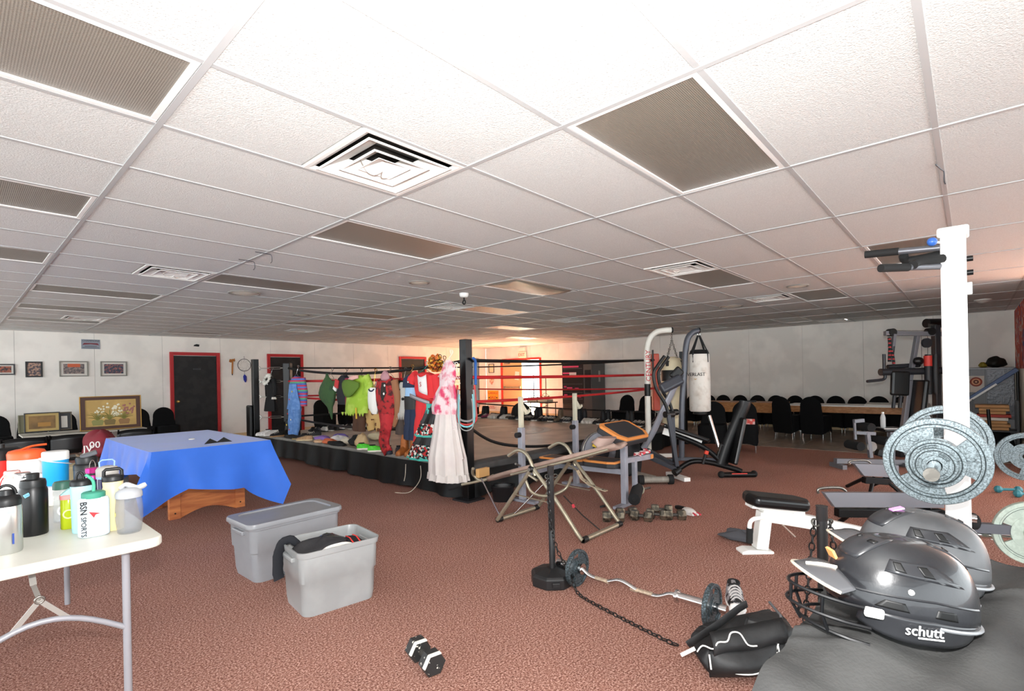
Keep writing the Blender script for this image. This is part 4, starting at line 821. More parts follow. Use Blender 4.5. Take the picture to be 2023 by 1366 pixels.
def hanger(t, u, z, w=0.19, col=None, drop=0.07, rope_z=None):
    rz = rope_z or z + 0.1
    pts = [(u - 0.02, 0.05, rz - 0.01), (u - 0.012, 0.03, rz + 0.028), (u, 0.05, rz + 0.03), (u + 0.014, 0.05, rz + 0.01), (u, 0.03, rz - 0.03), (u, 0.01, z + 0.03)]
    MB().tube(bez(pts, 3), 0.004, 6).tube([(u, 0.01, z + 0.03), (u - w, 0, z - drop), (u + w, 0, z - drop)], 0.004, 6, closed=True).build('hanger', col or BLKM, t)
def body(t, nm, rows, m, wr=0.06, k=5, n=26, **kw): return MB().rings([(u, d, z, a, b) for u, d, z, a, b in rows], n, wr, k, **kw).build(nm, m, t, smooth=True)
def limb(t, nm, pts, rs, m, flat=0.6, wr=0.08): 
    p = bez(pts, 4); k = len(p) - 1; r = []
    for i in range(len(p)):
        f = i / k * (len(rs) - 1); j = min(int(f), len(rs) - 2); r.append(rs[j] + (rs[j + 1] - rs[j]) * (f - j))
    return MB().tube(p, r, 14, flat=flat, wr=wr, up=(0, 1, 0)).build(nm, m, t, smooth=True)
# 1 black dress with lace collar
BV = mat('black_velvet', '#121213', 0.85)
t = costume('black_dress', 'black long-sleeved dress with a white lace collar by the left post', 9.95, 4.12)
body(t, 'dress_body', [(0, 0, 1.47, .07, .03), (0, 0, 1.44, .16, .05), (0, 0, 1.3, .14, .06), (0.01, 0, 1.15, .12, .06), (0, 0, 0.98, .18, .08), (-.01, 0, 0.82, .21, .1)], BV)
limb(t, 'sleeve', [(.14, 0, 1.42), (.2, 0, 1.25), (.16, 0, 1.12), (.19, -.02, 1.08)], [.06, .055, .045, .04], BV); limb(t, 'sleeve', [(-.14, 0, 1.42), (-.17, 0, 1.25), (-.16, 0, 1.05)], [.06, .055, .04], BV)
LACE = mat('white_lace', '#dcd8ce', 0.9, bump=0.6, bscale=60)
MB().tube([(.105 * cos(q), -.07 + .03 * sin(q), 1.43 + .075 * sin(q)) for q in [2 * pi * k / 40 for k in range(40)]], [.036 + .012 * sin(k * 1.9) for k in range(40)], 8, closed=True, flat=.6).build('lace_collar', LACE, t, smooth=True)
body(t, 'lace_cuff', [(.19, -.02, 1.09, .04, .03), (.2, -.02, 1.05, .055, .04)], LACE, 0.15)
MB().sphere((0.02, -0.065, 1.33), 0.01).build('button', WHITEP, t); hanger(t, 0, 1.5, 0.12, CHROME, 0.05, 1.62)
# 2 striped top with blue overalls
t = costume('overalls_costume', 'blue patterned overalls over a multicolour striped top', 8.99, 4.15)
STRP = stripes('multi_stripes', ['#c03a5c', '#4465b8', '#5aa47c', '#c03a5c', '#5878c4'], 7)
DEN = mat('blue_denim_print', '#5c86c4', 0.8, col2='#6f97d0', scale=18, bump=0.2, bscale=40)
body(t, 'striped_top', [(0.05, .02, 1.47, .08, .03), (.05, .02, 1.43, .2, .06), (.06, .02, 1.25, .19, .07), (.04, .02, 1.05, .17, .07)], STRP)
limb(t, 'sleeve', [(.24, .02, 1.42), (.3, .02, 1.2), (.27, .02, 0.95)], [.08, .085, .08], STRP); limb(t, 'sleeve', [(-.13, .02, 1.4), (-.17, .02, 1.2), (-.19, .02, 0.95)], [.07, .07, .06], STRP)
body(t, 'bib', [(.02, -.05, 1.33, .13, .03), (.03, -.05, 1.15, .16, .05), (.02, -.02, 0.98, .19, .08), (-.02, -.01, 0.88, .2, .09)], DEN)
limb(t, 'trouser_leg', [(-.08, 0, .92), (-.14, 0, .75), (-.16, 0, .55), (-.13, -.02, .40)], [.11, .1, .09, .085], DEN); limb(t, 'trouser_leg', [(.06, 0, .92), (.01, .02, .75), (-.03, .02, .55), (-.06, 0, .42)], [.11, .1, .09, .085], DEN)
for u, z, c in ((-.02, 1.06, '#c8453e'), (.09, 1.2, '#e3c64c'), (-.1, .8, '#c8453e'), (.02, .7, '#e8e0c8'), (-.15, .6, '#e8c83c'), (-.05, .52, '#c8453e')): MB().sphere((u, -.1, z), 0.016, 8, 6, (1, .4, 1)).build('patch', mat('patch_' + c, c, 0.7), t)
hanger(t, .05, 1.49, 0.14, CHROME, 0.06, 1.63)
# 3 green leaf
GLF = mat('dark_green_felt', '#3d5a34', 0.85, col2='#2f4a33', scale=8, bump=0.2, bscale=30)
t = costume('leaf_costume', 'dark green leaf-shaped costume with a pointed top', 7.85, 4.15)
body(t, 'leaf_body', [(.01, 0, 1.50, .02, .012), (.02, 0, 1.44, .05, .02), (.03, 0, 1.38, .13, .04), (.02, 0, 1.28, .22, .06), (.01, 0, 1.18, .25, .07), (.02, 0, 1.09, .23, .07), (.06, 0, 1.02, .16, .05), (.09, 0, .95, .08, .03), (.12, 0, .86, .05, .02), (.15, 0, .75, .01, .01)], GLF, 0.03)
MB().prism([(0.1, 1.36), (.28, 1.39), (.36, 1.32), (.27, 1.22), (.24, 1.1), (.14, 1.12)], (0, .03, 0), (1, 0, 0), (0, 0, 1), 0.03).build('side_leaf', GLF, t, bevel=0.008); hanger(t, .12, 1.47, .12, CHROME, .06, 1.55)
# 4 vest
t = costume('black_vest', 'black costume vest with red and white trim', 7.28, 4.14)
body(t, 'vest_body', [(0, 0, 1.46, .06, .03), (0, 0, 1.41, .16, .05), (-.03, 0, 1.25, .17, .06), (-.05, 0, 1.08, .15, .05), (-.04, 0, 1.0, .13, .04)], mat('vest_black', '#1c1d24', 0.7))
MB().box((-.12, -.06, 1.33), (.11, .02, .13), ry=.3).build('red_panel', mat('costume_red', '#c93a3c', 0.7), t, bevel=.006); MB().box((-.17, -.065, 1.25), (.09, .02, .05), ry=.5).build('white_trim', WHITEP, t)
limb(t, 'sleeve', [(.1, 0, 1.4), (.14, -.02, 1.2), (.1, -.02, .95)], [.07, .06, .03], mat('maroon_cloth', '#8e2440', 0.75)); hanger(t, .02, 1.47, .13, None, .06, 1.54)
# 5 lime tunic with hood and brown trousers
LIME = mat('lime_felt', '#9cc03c', 0.85, col2='#b4cf58', scale=7, bump=0.15, bscale=30); OLV = mat('olive_felt', '#5d7a2c', 0.85, bump=0.2, bscale=30)
t = costume('tunic_costume', 'lime green tunic with a dark green hood and brown trousers', 6.74, 4.05)
body(t, 'tunic', [(.05, 0, 1.45, .1, .05), (.05, 0, 1.4, .22, .07), (.02, 0, 1.25, .22, .09), (.0, 0, 1.1, .26, .1), (-.01, 0, .96, .28, .11), (-.01, 0, .90, .29, .12)], LIME, 0.05, 7)
hm = MB()
for k in range(9): hm.prism([(-.035, 0), (.035, 0), (0, -.05)], (-.26 + .065 * k, -.1 + .02 * sin(k), .905), (1, 0, 0), (0, 0, 1), .008)
hm.build('jagged_hem', LIME, t)
limb(t, 'sleeve', [(.22, 0, 1.42), (.3, 0, 1.28), (.28, -.02, 1.16)], [.08, .09, .1], LIME)
MB().surf(lambda u, v: (-.24 + .46 * u, -.11 - .05 * sin(pi * u), 1.34 + .05 * sin(pi * u) - (.06 + .2 * sin(pi * u)) * v), 20, 5).build('hood', OLV, t, smooth=True, solid=.02)
MB().surf(lambda u, v: (-.12 + .26 * u, -.07 - .05 * sin(pi * u), 1.38 + .12 * u * (1 - .4 * u) + .0 - (.09 - .03 * u) * v * (1 - .2 * u)), 12, 4).build('pink_hood', mat('pink_felt', '#e2b0a6', 0.85), t, smooth=True, solid=.02)
BRN = mat('brown_corduroy', '#54392a', 0.85, bump=0.3, bscale=50)
limb(t, 'trouser_leg', [(-.06, .02, .93), (-.07, .02, .78), (-.08, .02, .62)], [.08, .085, .085], BRN); limb(t, 'trouser_leg', [(.06, .02, .93), (.05, .02, .78), (.05, .02, .62)], [.08, .085, .08], BRN)
MB().cyl((.14, -.12, .98), (.15, -.12, .82), .012).build('yellow_cord', mat('yellow_cord', '#d9b23e', 0.7), t); hanger(t, .05, 1.46, .16, None, .06, 1.52)
# 6 spotted costume
t = costume('spotted_costume', 'tan costume with large brown spots beside the lime tunic', 6.42, 4.12)
SPT = spots('giraffe_spots', '#c9a468', '#6b3f22', 9, 0.36)
body(t, 'costume_body', [(-.02, 0, 1.28, .08, .03), (-.02, 0, 1.23, .17, .05), (-.03, 0, 1.05, .17, .07), (0, 0, .92, .2, .08), (.02, 0, .82, .2, .08)], SPT)
limb(t, 'trouser_leg', [(-.08, 0, .85), (-.1, 0, .74), (-.08, 0, .64)], [.09, .09, .07], SPT); limb(t, 'trouser_leg', [(.1, 0, .85), (.12, 0, .74), (.12, 0, .64)], [.09, .09, .07], SPT)
limb(t, 'sleeve', [(-.14, 0, 1.22), (-.24, -.04, 1.16), (-.3, -.06, 1.2)], [.06, .06, .05], SPT); hanger(t, 0, 1.29, .12, BRASS, .05, 1.5)
# 7 white top
t = costume('white_top', 'white sleeveless costume top with a dark collar', 6.23, 3.99)
body(t, 'top_body', [(.0, 0, 1.27, .06, .03), (.0, 0, 1.23, .13, .04), (.0, 0, 1.08, .12, .05), (.0, 0, .98, .1, .05), (.02, 0, .90, .05, .03)], mat('white_satin', '#f1efe8', 0.5, bump=0.15, bscale=20)); MB().tube(arc((0, -.035, 1.25), .06, pi, 2 * pi, 8, (1, 0, 0), (0, 0, .5)), .012, 6).build('collar', mat('navy_trim', '#26304a', 0.7), t, smooth=True); hanger(t, 0, 1.28, .1, BRASS, .05, 1.5)
# 8 red splattered suit
t = costume('splattered_suit', 'long red suit with dark splatter pattern and a mask collar', 5.86, 3.97)
RSP = mat('red_splatter', '#b02a2c', 0.8, col2='#4a1d1e', scale=14, mix=(0.5, 0.6)); RSP2 = mat('red_plain_suit', '#c4343a', 0.8, col2='#9a2228', scale=9)
body(t, 'jacket', [(0, 0, 1.43, .06, .03), (.0, 0, 1.38, .17, .06), (.0, 0, 1.2, .18, .08), (-.01, 0, 1.02, .16, .08), (0, 0, .9, .14, .07)], RSP)
body(t, 'trousers', [(0, 0, .92, .14, .08), (-.02, 0, .8, .12, .07), (-.05, 0, .7, .1, .06)], RSP2)
limb(t, 'trouser_leg', [(-.07, 0, .74), (-.14, 0, .62), (-.1, -.03, .5), (.02, -.05, .40)], [.08, .06, .06, .06], RSP); limb(t, 'trouser_leg', [(0, 0, .74), (-.06, .02, .62), (-.03, -.01, .5), (.06, -.03, .42)], [.07, .055, .05, .05], RSP2)
limb(t, 'sleeve', [(.16, 0, 1.36), (.22, 0, 1.15), (.18, .02, .92), (.1, .02, .75)], [.07, .06, .05, .03], mat('sleeve_tan', '#9a6a4a', 0.8)); limb(t, 'sleeve', [(-.16, 0, 1.36), (-.21, 0, 1.15), (-.19, .02, .92), (-.15, .02, .7)], [.07, .06, .05, .03], RSP)
body(t, 'front_panel', [(.01, -.06, 1.34, .05, .02), (.02, -.07, 1.2, .07, .03), (.0, -.06, 1.1, .04, .02)], mat('dark_panel', '#2d2623', 0.8)); lump('collar_ruffle', None, None, (.03, -.05, 1.36), .08, .05, .1, mat('dusty_pink', '#b98a90', 0.85, bump=0.4, bscale=30), 21, 0.1, parent=t)
for u, z in ((.08, 1.3), (.06, 1.19)): MB().sphere((u, -.1, z), 0.018, 8, 6, (1, .4, 1)).build('badge', WHITEP, t)
hanger(t, .02, 1.46, .14, STEEL, .06, 1.52)
# 9 striped sleeve outfit
t = costume('striped_outfit', 'narrow outfit with black and white striped sleeve and brown hem', 5.70, 4.05)
body(t, 'striped_part', [(0, 0, 1.3, .04, .03), (0, 0, 1.24, .045, .04), (0, 0, 1.05, .042, .04), (0, 0, .88, .036, .035)], stripes('bw_stripes', ['#ecebe6', '#151515'], 13)); body(t, 'brown_part', [(0, 0, .88, .04, .035), (.0, 0, .72, .07, .05), (0, 0, .64, .08, .05)], mat('brown_wool', '#4b413c', 0.85)); body(t, 'black_part', [(-.06, .03, 1.36, .1, .04), (-.08, .03, 1.1, .09, .04), (-.1, .03, .72, .08, .04)], BV); hanger(t, 0, 1.34, .08, None, .04, 1.5)
# 10 ragged dress
t = costume('ragged_dress', 'pale grey ragged dress with jagged hem', 5.58, 4.03)
RG = mat('ragged_grey', '#b8b6b0', 0.85, bump=0.3, bscale=30)
body(t, 'dress_body', [(0, 0, 1.34, .05, .03), (.0, 0, 1.29, .1, .05), (.01, 0, 1.12, .08, .05), (.01, 0, .98, .1, .06), (.0, 0, .93, .11, .06)], RG)
hm = MB()
for k in range(6): hm.prism([(-.022, 0), (.022, 0), (0.005, -.09)], (-.09 + .037 * k, -.05, .935), (1, 0, 0), (0, 0, 1), .008)
hm.build('jagged_hem', RG, t); MB().sphere((.06, -.06, 1.12), .02, 8, 6).sphere((-.02, -.05, 1.24), .014, 8, 6).build('ornament', BLACK, t); hanger(t, 0, 1.35, .1, STEEL, .05, 1.5)
# 11 navy suit
t = costume('navy_uniform', 'navy uniform costume with a light blue shirt band and black belt', 5.36, 3.98)
NV = mat('navy_twill', '#23304a', 0.8, bump=0.15, bscale=30)
body(t, 'jacket', [(0, 0, 1.43, .06, .03), (0, 0, 1.38, .13, .06), (0, 0, 1.27, .13, .07)], NV); body(t, 'shirt', [(.03, 0, 1.27, .11, .06), (.03, 0, 1.16, .11, .07)], mat('light_blue_shirt', '#9cc2e6', 0.75)); body(t, 'belt', [(.02, 0, 1.16, .12, .07), (.02, 0, 0.99, .12, .07)], mat('belt_black', '#1d1b1a', 0.5))
for u in (-.05, .06): limb(t, 'trouser_leg', [(u + .02, 0, 1.0), (u, 0, .8), (u - .02, 0, .6)], [.08, .08, .085], NV)
MB().sphere((.07, -.09, 1.34), .018, 8, 6, (1, .4, 1)).build('badge', CHROME, t); hanger(t, 0, 1.45, .12, BRASS, .06, 1.53)
# 12 red all-in-one
t = costume('red_jumpsuit', 'bright red jumpsuit with a white chest panel and silver band', 5.03, 3.95)
RJ = mat('bright_red_knit', '#dd3438', 0.8, bump=0.12, bscale=30); SLV = mat('silver_band', '#a9a6aa', 0.45, 0.4)
body(t, 'chest', [(.02, 0, 1.46, .07, .03), (.02, 0, 1.42, .2, .07), (.03, 0, 1.26, .19, .09), (.05, 0, 1.14, .17, .09)], RJ)
MB().surf(lambda u, v: (-.03 + .17 * u + .02 * v, -.085 - .02 * sin(pi * u), 1.43 - .2 * v - .03 * sin(pi * u) * (1 - v) - .05 * u * v), 8, 6).build('white_panel', mat('white_jersey', '#e9e6e4', 0.8), t, smooth=True, solid=.006)
MB().surf(lambda u, v: (-.17 + .38 * u, -.1 - .02 * sin(pi * u), 1.2 - .09 * u - .045 * v), 14, 2).build('silver_band', SLV, t, smooth=True, solid=.01)
text('S', 0.08, mat('red_mark', '#b02a2c', 0.7), t, (.06, -.115, 1.31), face(0), 'printed_mark')
limb(t, 'sleeve', [(-.16, 0, 1.42), (-.24, 0, 1.38), (-.27, -.01, 1.33)], [.07, .075, .07], RJ); limb(t, 'sleeve', [(.2, 0, 1.42), (.25, 0, 1.2), (.24, .02, 1.0), (.2, .02, .9)], [.07, .065, .055, .05], RJ)
limb(t, 'trouser_leg', [(-.02, 0, 1.18), (-.08, 0, .9), (-.14, 0, .65), (-.15, 0, .47)], [.12, .1, .085, .075], RJ); limb(t, 'trouser_leg', [(.08, 0, 1.16), (.0, .01, .9), (-.07, 0, .65), (-.1, -.02, .43)], [.12, .1, .085, .07], RJ); hanger(t, .0, 1.48, .17, mat('teal_hanger', '#3f8f8c', 0.5), .06, 1.56)
# 13 autumn wreath
t = costume('leaf_wreath', 'round orange and yellow autumn leaf ball on the top rope', 4.82, 3.96, 'decoration')
mb1, mb2 = MB(), MB(); r5 = random.Random(9)
for k in range(120):
    a, b = r5.uniform(0, 2 * pi), math.acos(r5.uniform(-1, 1)); d = V(sin(b) * cos(a), sin(b) * sin(a) * .6, cos(b)); c = V(0, 0, 1.565) + d * .095; x, y, _ = frame(d + V(r5.uniform(-.5, .5), r5.uniform(-.5, .5), r5.uniform(-.5, .5)))
    (mb1 if k % 2 else mb2).add([c - x * .03, c - y * .012 + d * .012, c + x * .03 + d * .01, c + y * .02 + d * .016], [(0, 1, 2, 3)])
mb1.build('orange_leaves', mat('leaf_orange', '#d0661e', 0.6), t, solid=.002)['kind'] = 'stuff'; mb2.build('yellow_leaves', mat('leaf_yellow', '#d9a33a', 0.6), t, solid=.002)['kind'] = 'stuff'
MB().sphere((0, 0, 1.565), .085, 12, 8, (1, .6, 1)).build('core', mat('wreath_brown', '#6d3517', 0.8), t, smooth=True)
# 14 black ruffled dress
t = costume('ruffled_dress', 'black dress with floral ruffles edged in turquoise', 4.87, 3.90)
FLO = floral('floral_print'); TQ = mat('turquoise_ribbon', '#3fb3a6', 0.45); BS = mat('black_satin', '#151516', 0.4)
body(t, 'bodice', [(.24, .1, 1.42, .03, .02), (.2, .1, 1.3, .05, .03), (.15, .08, 1.15, .09, .04), (.1, .06, 1.02, .11, .05)], BS)
def slant(z): return .1 - (1.02 - z) * .42
for z0, z1, a0, a1, m in ((1.03, .84, .12, .15, BS), (.88, .70, .17, .2, FLO), (.73, .58, .16, .19, BS), (.6, .41, .22, .25, FLO)):
    body(t, 'ruffle' if m is FLO else 'skirt_tier', [(slant(z0), .0, z0, a0, .08), (slant((z0 + z1) / 2), 0, (z0 + z1) / 2, (a0 + a1) / 2, .1), (slant(z1), 0, z1, a1, .12)], m, 0.09, 9, 44)
    if m is FLO: body(t, 'ribbon_edge', [(slant(z1), 0, z1 + .005, a1 * 1.01, .123), (slant(z1), 0, z1 - .02, a1 * 1.02, .125)], TQ, 0.09, 9, 44, cap=False)
body(t, 'bow', [(.06, -.06, 1.08, .05, .02), (.05, -.07, 1.02, .02, .02), (.05, -.07, .96, .06, .02)], TQ, .1); hanger(t, .24, 1.45, .08, WHITE, .05, 1.56)
# 15 white and pink gown
t = costume('bridal_gown', 'long white tulle gown splashed with pink, hanging by the near post', 4.36, 3.72)
TUL = mat('white_tulle', '#d9d2cc', 0.75, col2='#cbbcba', scale=5, mix=(0.3, 0.9), bump=0.1, bscale=20); PNK = mat('pink_splashed_lace', '#e3ccce', 0.85, col2='#cf4468', scale=10, mix=(0.46, 0.6), bump=0.4, bscale=40)
body(t, 'bodice', [(.06, 0, 1.58, .03, .02), (.06, 0, 1.52, .09, .04), (.04, 0, 1.4, .12, .06), (.02, 0, 1.28, .1, .06)], PNK, .06)
body(t, 'overskirt', [(.03, 0, 1.3, .10, .07), (.0, 0, 1.18, .15, .1), (-.02, 0, 1.06, .175, .115), (-.02, 0, .98, .165, .115)], PNK, .07, 7, 40)
rows = [(0.0, 0, 1.12, .11, .08), (-.0, 0, .95, .14, .1), (-.0, 0, .72, .19, .13), (.0, 0, .5, .25, .16), (.01, 0, .32, .26, .17)]
body(t, 'skirt', rows, TUL, .05, 12, 72, cap=False); body(t, 'petticoat', [(u, d, z - .08, a * .86, b * .86) for u, d, z, a, b in rows], TUL, .05, 10, 64, cap=False)
body(t, 'hem_ruffle', [(.01, 0, .33, .26, .17), (.01, 0, .25, .275, .18)], TUL, .06, 12, 72, cap=False)
MB().surf(lambda u, v: (.07 + .07 * u + .10 * v, -.05 - .04 * sin(pi * u), 1.57 - .75 * v + .02 * u * (1 - v)), 10, 14).build('veil', mat('veil_net', '#f0dfe2', 0.8, alpha=0.28), t, smooth=True)
hanger(t, .06, 1.58, .11, WHITE, .05, 1.66)
for k, (u, z) in enumerate(((-.14, 1.6), (-.06, 1.58), (.14, 1.5), (.15, 1.44))):
    hanger(t, u, z - .04, .09, WHITE if k > 1 else BLKM, .08, z + .02)
# ================================================================== gym equipment
RA = YAW - pi / 2
def tubes(t, nm, pts, r, m, n=10, sm=True): return MB().tube(pts, r, n).build(nm, m, t, smooth=sm)
BRONZE = mat('bronze_tube', '#a39a86', 0.35, 0.6, vary=0.08, scale=10)
# ---- inversion table
IX, IY = 3.78, 2.88
t = thing('inversion_table', 'bronze-framed inversion table with a tan cloth bed', 'exercise machine', (IX, IY, 0))
def il(x, y, z): return (x - IX, y - IY, z)
for x, nm in ((3.47, 'a'), (4.08, 'b')):
    tubes(t, 'front_leg', bez([il(x, 2.9, .56), il(x, 2.66, .32), il(x, 2.44, .07), il(x, 2.39, .025)], 5), 0.018, BRONZE)
    tubes(t, 'rear_leg', [il(x, 2.93, .55), il(x, 3.36, .025)], 0.018, BRONZE)
    tubes(t, 'handle', bez([il(x, 2.88, .5), il(x, 2.93, .62), il(x, 2.99, .69), il(x, 3.08, .71), il(x, 3.2, .65)], 5), 0.017, BRONZE)
    h = MB().sphere(il(x, 2.92, .555), 0.034, 12, 8, (1, 1.1, 1)).build('pivot', BLACK, t, smooth=True)
    MB().cyl(il(x - .04, 2.92, .555), il(x + .04, 2.92, .555), 0.014).build('pivot_bolt', STEEL, h, smooth=True)
    MB().cyl(il(x, 2.96, .50), il(x, 2.86, .46), 0.012).beam(il(x, 3.12, .30), il(x, 2.72, .285), .02, .006).build('spreader', BRONZE, t)
for y in (2.39, 3.36):
    tubes(t, 'foot_bar', [il(3.47, y, .025), il(4.08, y, .025)], 0.021, BRONZE)
    for x in (3.5, 4.05): MB().cyl(il(x - .03, y, .025), il(x + .03, y, .025), 0.026).build('foot_sleeve', BLACK, t, smooth=True)
TANC = mat('tan_bed_cloth', '#9c8478', 0.8, vary=0.08, scale=8, bump=0.1, bscale=50)
def bedp(u, v):
    y = 3.78 - 1.58 * u; z = .33 + .47 * u; w = .035 + .15 * min(1, u * 3.2) * (1 if u < .75 else 1 - .55 * (u - .75) / .25)
    return il(3.78 + (v - .5) * 2 * w, y, z - .03 * sin(pi * v))
MB().surf(bedp, 24, 8).build('bed', TANC, t, smooth=True, solid=0.03)
for s in (-1, 1): tubes(t, 'bed_rail', [il(3.78 + s * .17, 3.3, .44), il(3.78 + s * .175, 2.6, .645), il(3.78 + s * .12, 2.25, .76)], 0.012, BRONZE)
MB().rings([(0, -.52, .765, .1, .04), (0, -.5, .80, .1, .09), (0, -.55, .845, .09, .08)], 16).build('head_pad', mat('dusty_tan', '#a88f85', 0.8), t, smooth=True)
tubes(t, 'ankle_bar', bez([il(3.78, 3.7, .36), il(3.72, 3.82, .30), il(3.68, 3.9, .36), il(3.62, 3.84, .44)], 4), 0.016, BRONZE)
tubes(t, 'ankle_bar', bez([il(3.76, 3.75, .33), il(3.68, 3.9, .28), il(3.62, 4.02, .25)], 4), 0.014, BRONZE)
MB().cyl(il(3.62, 4.02, .25), il(3.6, 4.2, .19), 0.022).build('foam_grip', FOAM, t, smooth=True)
MB().box(il(3.72, 3.80, .39), (.16, .05, .09)).build('ankle_clamp', mat('clamp_wood', '#c69a63', 0.5), t, bevel=.006)
tubes(t, 'stay_rod', [il(3.62, 3.72, .35), il(3.5, 3.34, .04)], 0.008, CHROME); tubes(t, 'stay_rod', [il(3.85, 3.0, .42), il(3.7, 3.34, .04)], 0.007, CHROME)
tubes(t, 'under_hoop', bez([il(3.6, 3.12, .44), il(3.62, 3.05, .3), il(3.78, 2.98, .25), il(3.94, 2.9, .3), il(3.96, 2.84, .42)], 5), 0.015, BRONZE)
g = [(2.73, .50), (2.68, .43), (2.6, .385), (2.5, .36), (2.42, .35)]
ap = MB()
for a, b in zip(g, g[1:]): ap.beam(il(3.9, *a), il(3.9, *b), 0.006, 0.045, (1, 0, 0))
ap.build('adjuster_plate', mat('zinc_plate', '#c9bda4', 0.35, 0.6), t)
for k, (y, z) in enumerate(((2.71, .465), (2.64, .405), (2.55, .372), (2.46, .354))): MB().cyl(il(3.893, y, z), il(3.907, y, z), .008, n=8).build('adjuster_hole', BLACK, t)
MB().tube([il(3.8, 2.82, .27), il(3.78, 2.6, .13), il(3.79, 2.43, .03)], 0.01, 6, flat=.25).build('tether_strap', mat('strap_black', '#2a2220', 0.8), t)
MB().prism([(0, 0), (.03, .01), (.015, .04), (-.01, .03)], il(3.775, 2.7, .18), (0, -1, 0), (0, 0, 1), .004).build('strap_tag', mat('tag_red', '#c23b46', 0.7), t)

# ---- grey bench with uprights, orange-edged pads
GX, GY = 4.74, 3.2
t = thing('weight_bench', 'grey weight bench with two tall uprights and orange-edged pads', 'weight bench', (GX, GY, 0))
CREAM = mat('cream_tube', '#c7c2ac', 0.4, 0.1, vary=0.06, scale=8); ORG = mat('orange_vinyl', '#d98a45', 0.5); BLKV = mat('bench_vinyl', '#2b2b2e', 0.55)
for x in (-.51, .52):
    u = MB().box((x, .5, .41), (.06, .06, .82)).build('upright', GREYM, t, bevel=.004)
    MB().box((x, .5, .95), (.045, .045, .42)).build('inner_post', CREAM, u, bevel=.004)
    MB().beam((x + .01, .5, 1.06), (x + .09, .5, .97), .03, .05).beam((x + .09, .5, .97), (x + .15, .5, 1.0), .03, .03).build('bar_cradle', CREAM, u, bevel=.003)
    MB().cyl((x - .03, .5, .74), (x - .085, .5, .74), .03).build('knob', BLACK, u, smooth=True)
    MB().box((x, .5, .015), (.08, .4, .03)).build('foot', GREYM, u, bevel=.004)
    MB().tube([(x - .03, .5, .40), (x - .14, .47, .44)], .012, 8).build('weight_pin', STEEL, u, smooth=True)
MB().beam((-.51, .5, .3), (.52, .5, .3), .05, .05).build('cross_beam', GREYM, t); MB().beam((0, .5, .34), (0, -.48, .36), .055, .055).build('spine', GREYM, t)
def pad(t, nm, c, w, l, h, rx=0, taper=.75):
    o = MB(); pts = [(-w / 2, -l / 2 + .08), (-w / 2 * taper, -l / 2), (w / 2 * taper, -l / 2), (w / 2, -l / 2 + .08), (w / 2, l / 2 - .04), (w / 2 * .85, l / 2), (-w / 2 * .85, l / 2), (-w / 2, l / 2 - .04)]
    e = bpy.data.objects.new('x', None)
    b = MB().prism(pts, (0, 0, 0), (1, 0, 0), (0, 1, 0), h * .6).build(nm, BLKV, t, bevel=.01); b.location = c; b.rotation_euler = (rx, 0, 0)
    k = MB().prism([(a * .98, b_ * .98) for a, b_ in pts], (0, 0, h * .55), (1, 0, 0), (0, 1, 0), h * .3).build('orange_band', ORG, b, bevel=.006)
    MB().prism([(a * .78, b_ * .84) for a, b_ in pts], (0, 0, h * .8), (1, 0, 0), (0, 1, 0), h * .1).build('pad_top', BLKV, b, bevel=.006)
    return b
pad(t, 'back_pad', (0, .28, .385), .26, .62, .07, -.02); pad(t, 'seat_pad', (0, -.24, .40), .3, .4, .08, .0)
fp = MB().box((0, -.48, .34), (.06, .06, .68)).build('front_post', GREYM, t, bevel=.004)
MB().box((0, -.48, .66), (.045, .045, .16)).build('inner_post', CREAM, fp); 
MB().box((0.02, -.48, .015), (.42, .07, .03)).build('foot', GREYM, fp, bevel=.004)
for z in (.28, .38, .46, .52): MB().cyl((.031, -.48, z), (.033, -.48, z), .009, n=8).build('post_hole', BLACK, fp)
pp = pad(t, 'preacher_pad', (-.06, -.50, .74), .6, .34, .1, .45)
MB().beam((.03, -.48, .475), (.56, -.5, .455), .05, .055).build('curl_arm', GREYM, t); MB().box((.2, -.49, .27), (.05, .045, .40)).build('curl_leg', GREYM, t, bevel=.004)
MB().box((.53, -.53, .457), (.06, .004, .045)).build('orange_label', ORG, t)
MB().cyl((.14, -.49, .13), (.52, -.5, .105), .012).build('weight_pin', STEEL, t, smooth=True); MB().cyl((.3, -.49, .12), (.312, -.49, .12), .055).build('pin_flange', CREAM, t, smooth=True)
MB().cyl((-.06, -.62, .10), (.24, -.5, .145), .062).build('foam_roller', FOAM, t, smooth=True); MB().cyl((-.062, -.622, .1), (-.05, -.615, .101), .018).build('roller_cap', BLACK, t)
MB().tube([(-.28, -.36, .03), (-.14, -.36, .02)], .012, 8).build('adjuster_pin', BLACK, t)
# red and white cloth on the curl arm
tag(MB().surf(lambda u, v: (5.0 + .24 * u, 2.66 + .09 * v + .02 * sin(u * 7), .492 + .02 * sin(u * 9 + v * 3) ** 2 + .03 * u), 14, 6).build('cloth_strip', stripes('red_white_check', ['#d84a54', '#f0ecea'], 14, axis=0), smooth=True, solid=.012), 'red and white cloth strip draped on the bench curl arm', 'cloth')

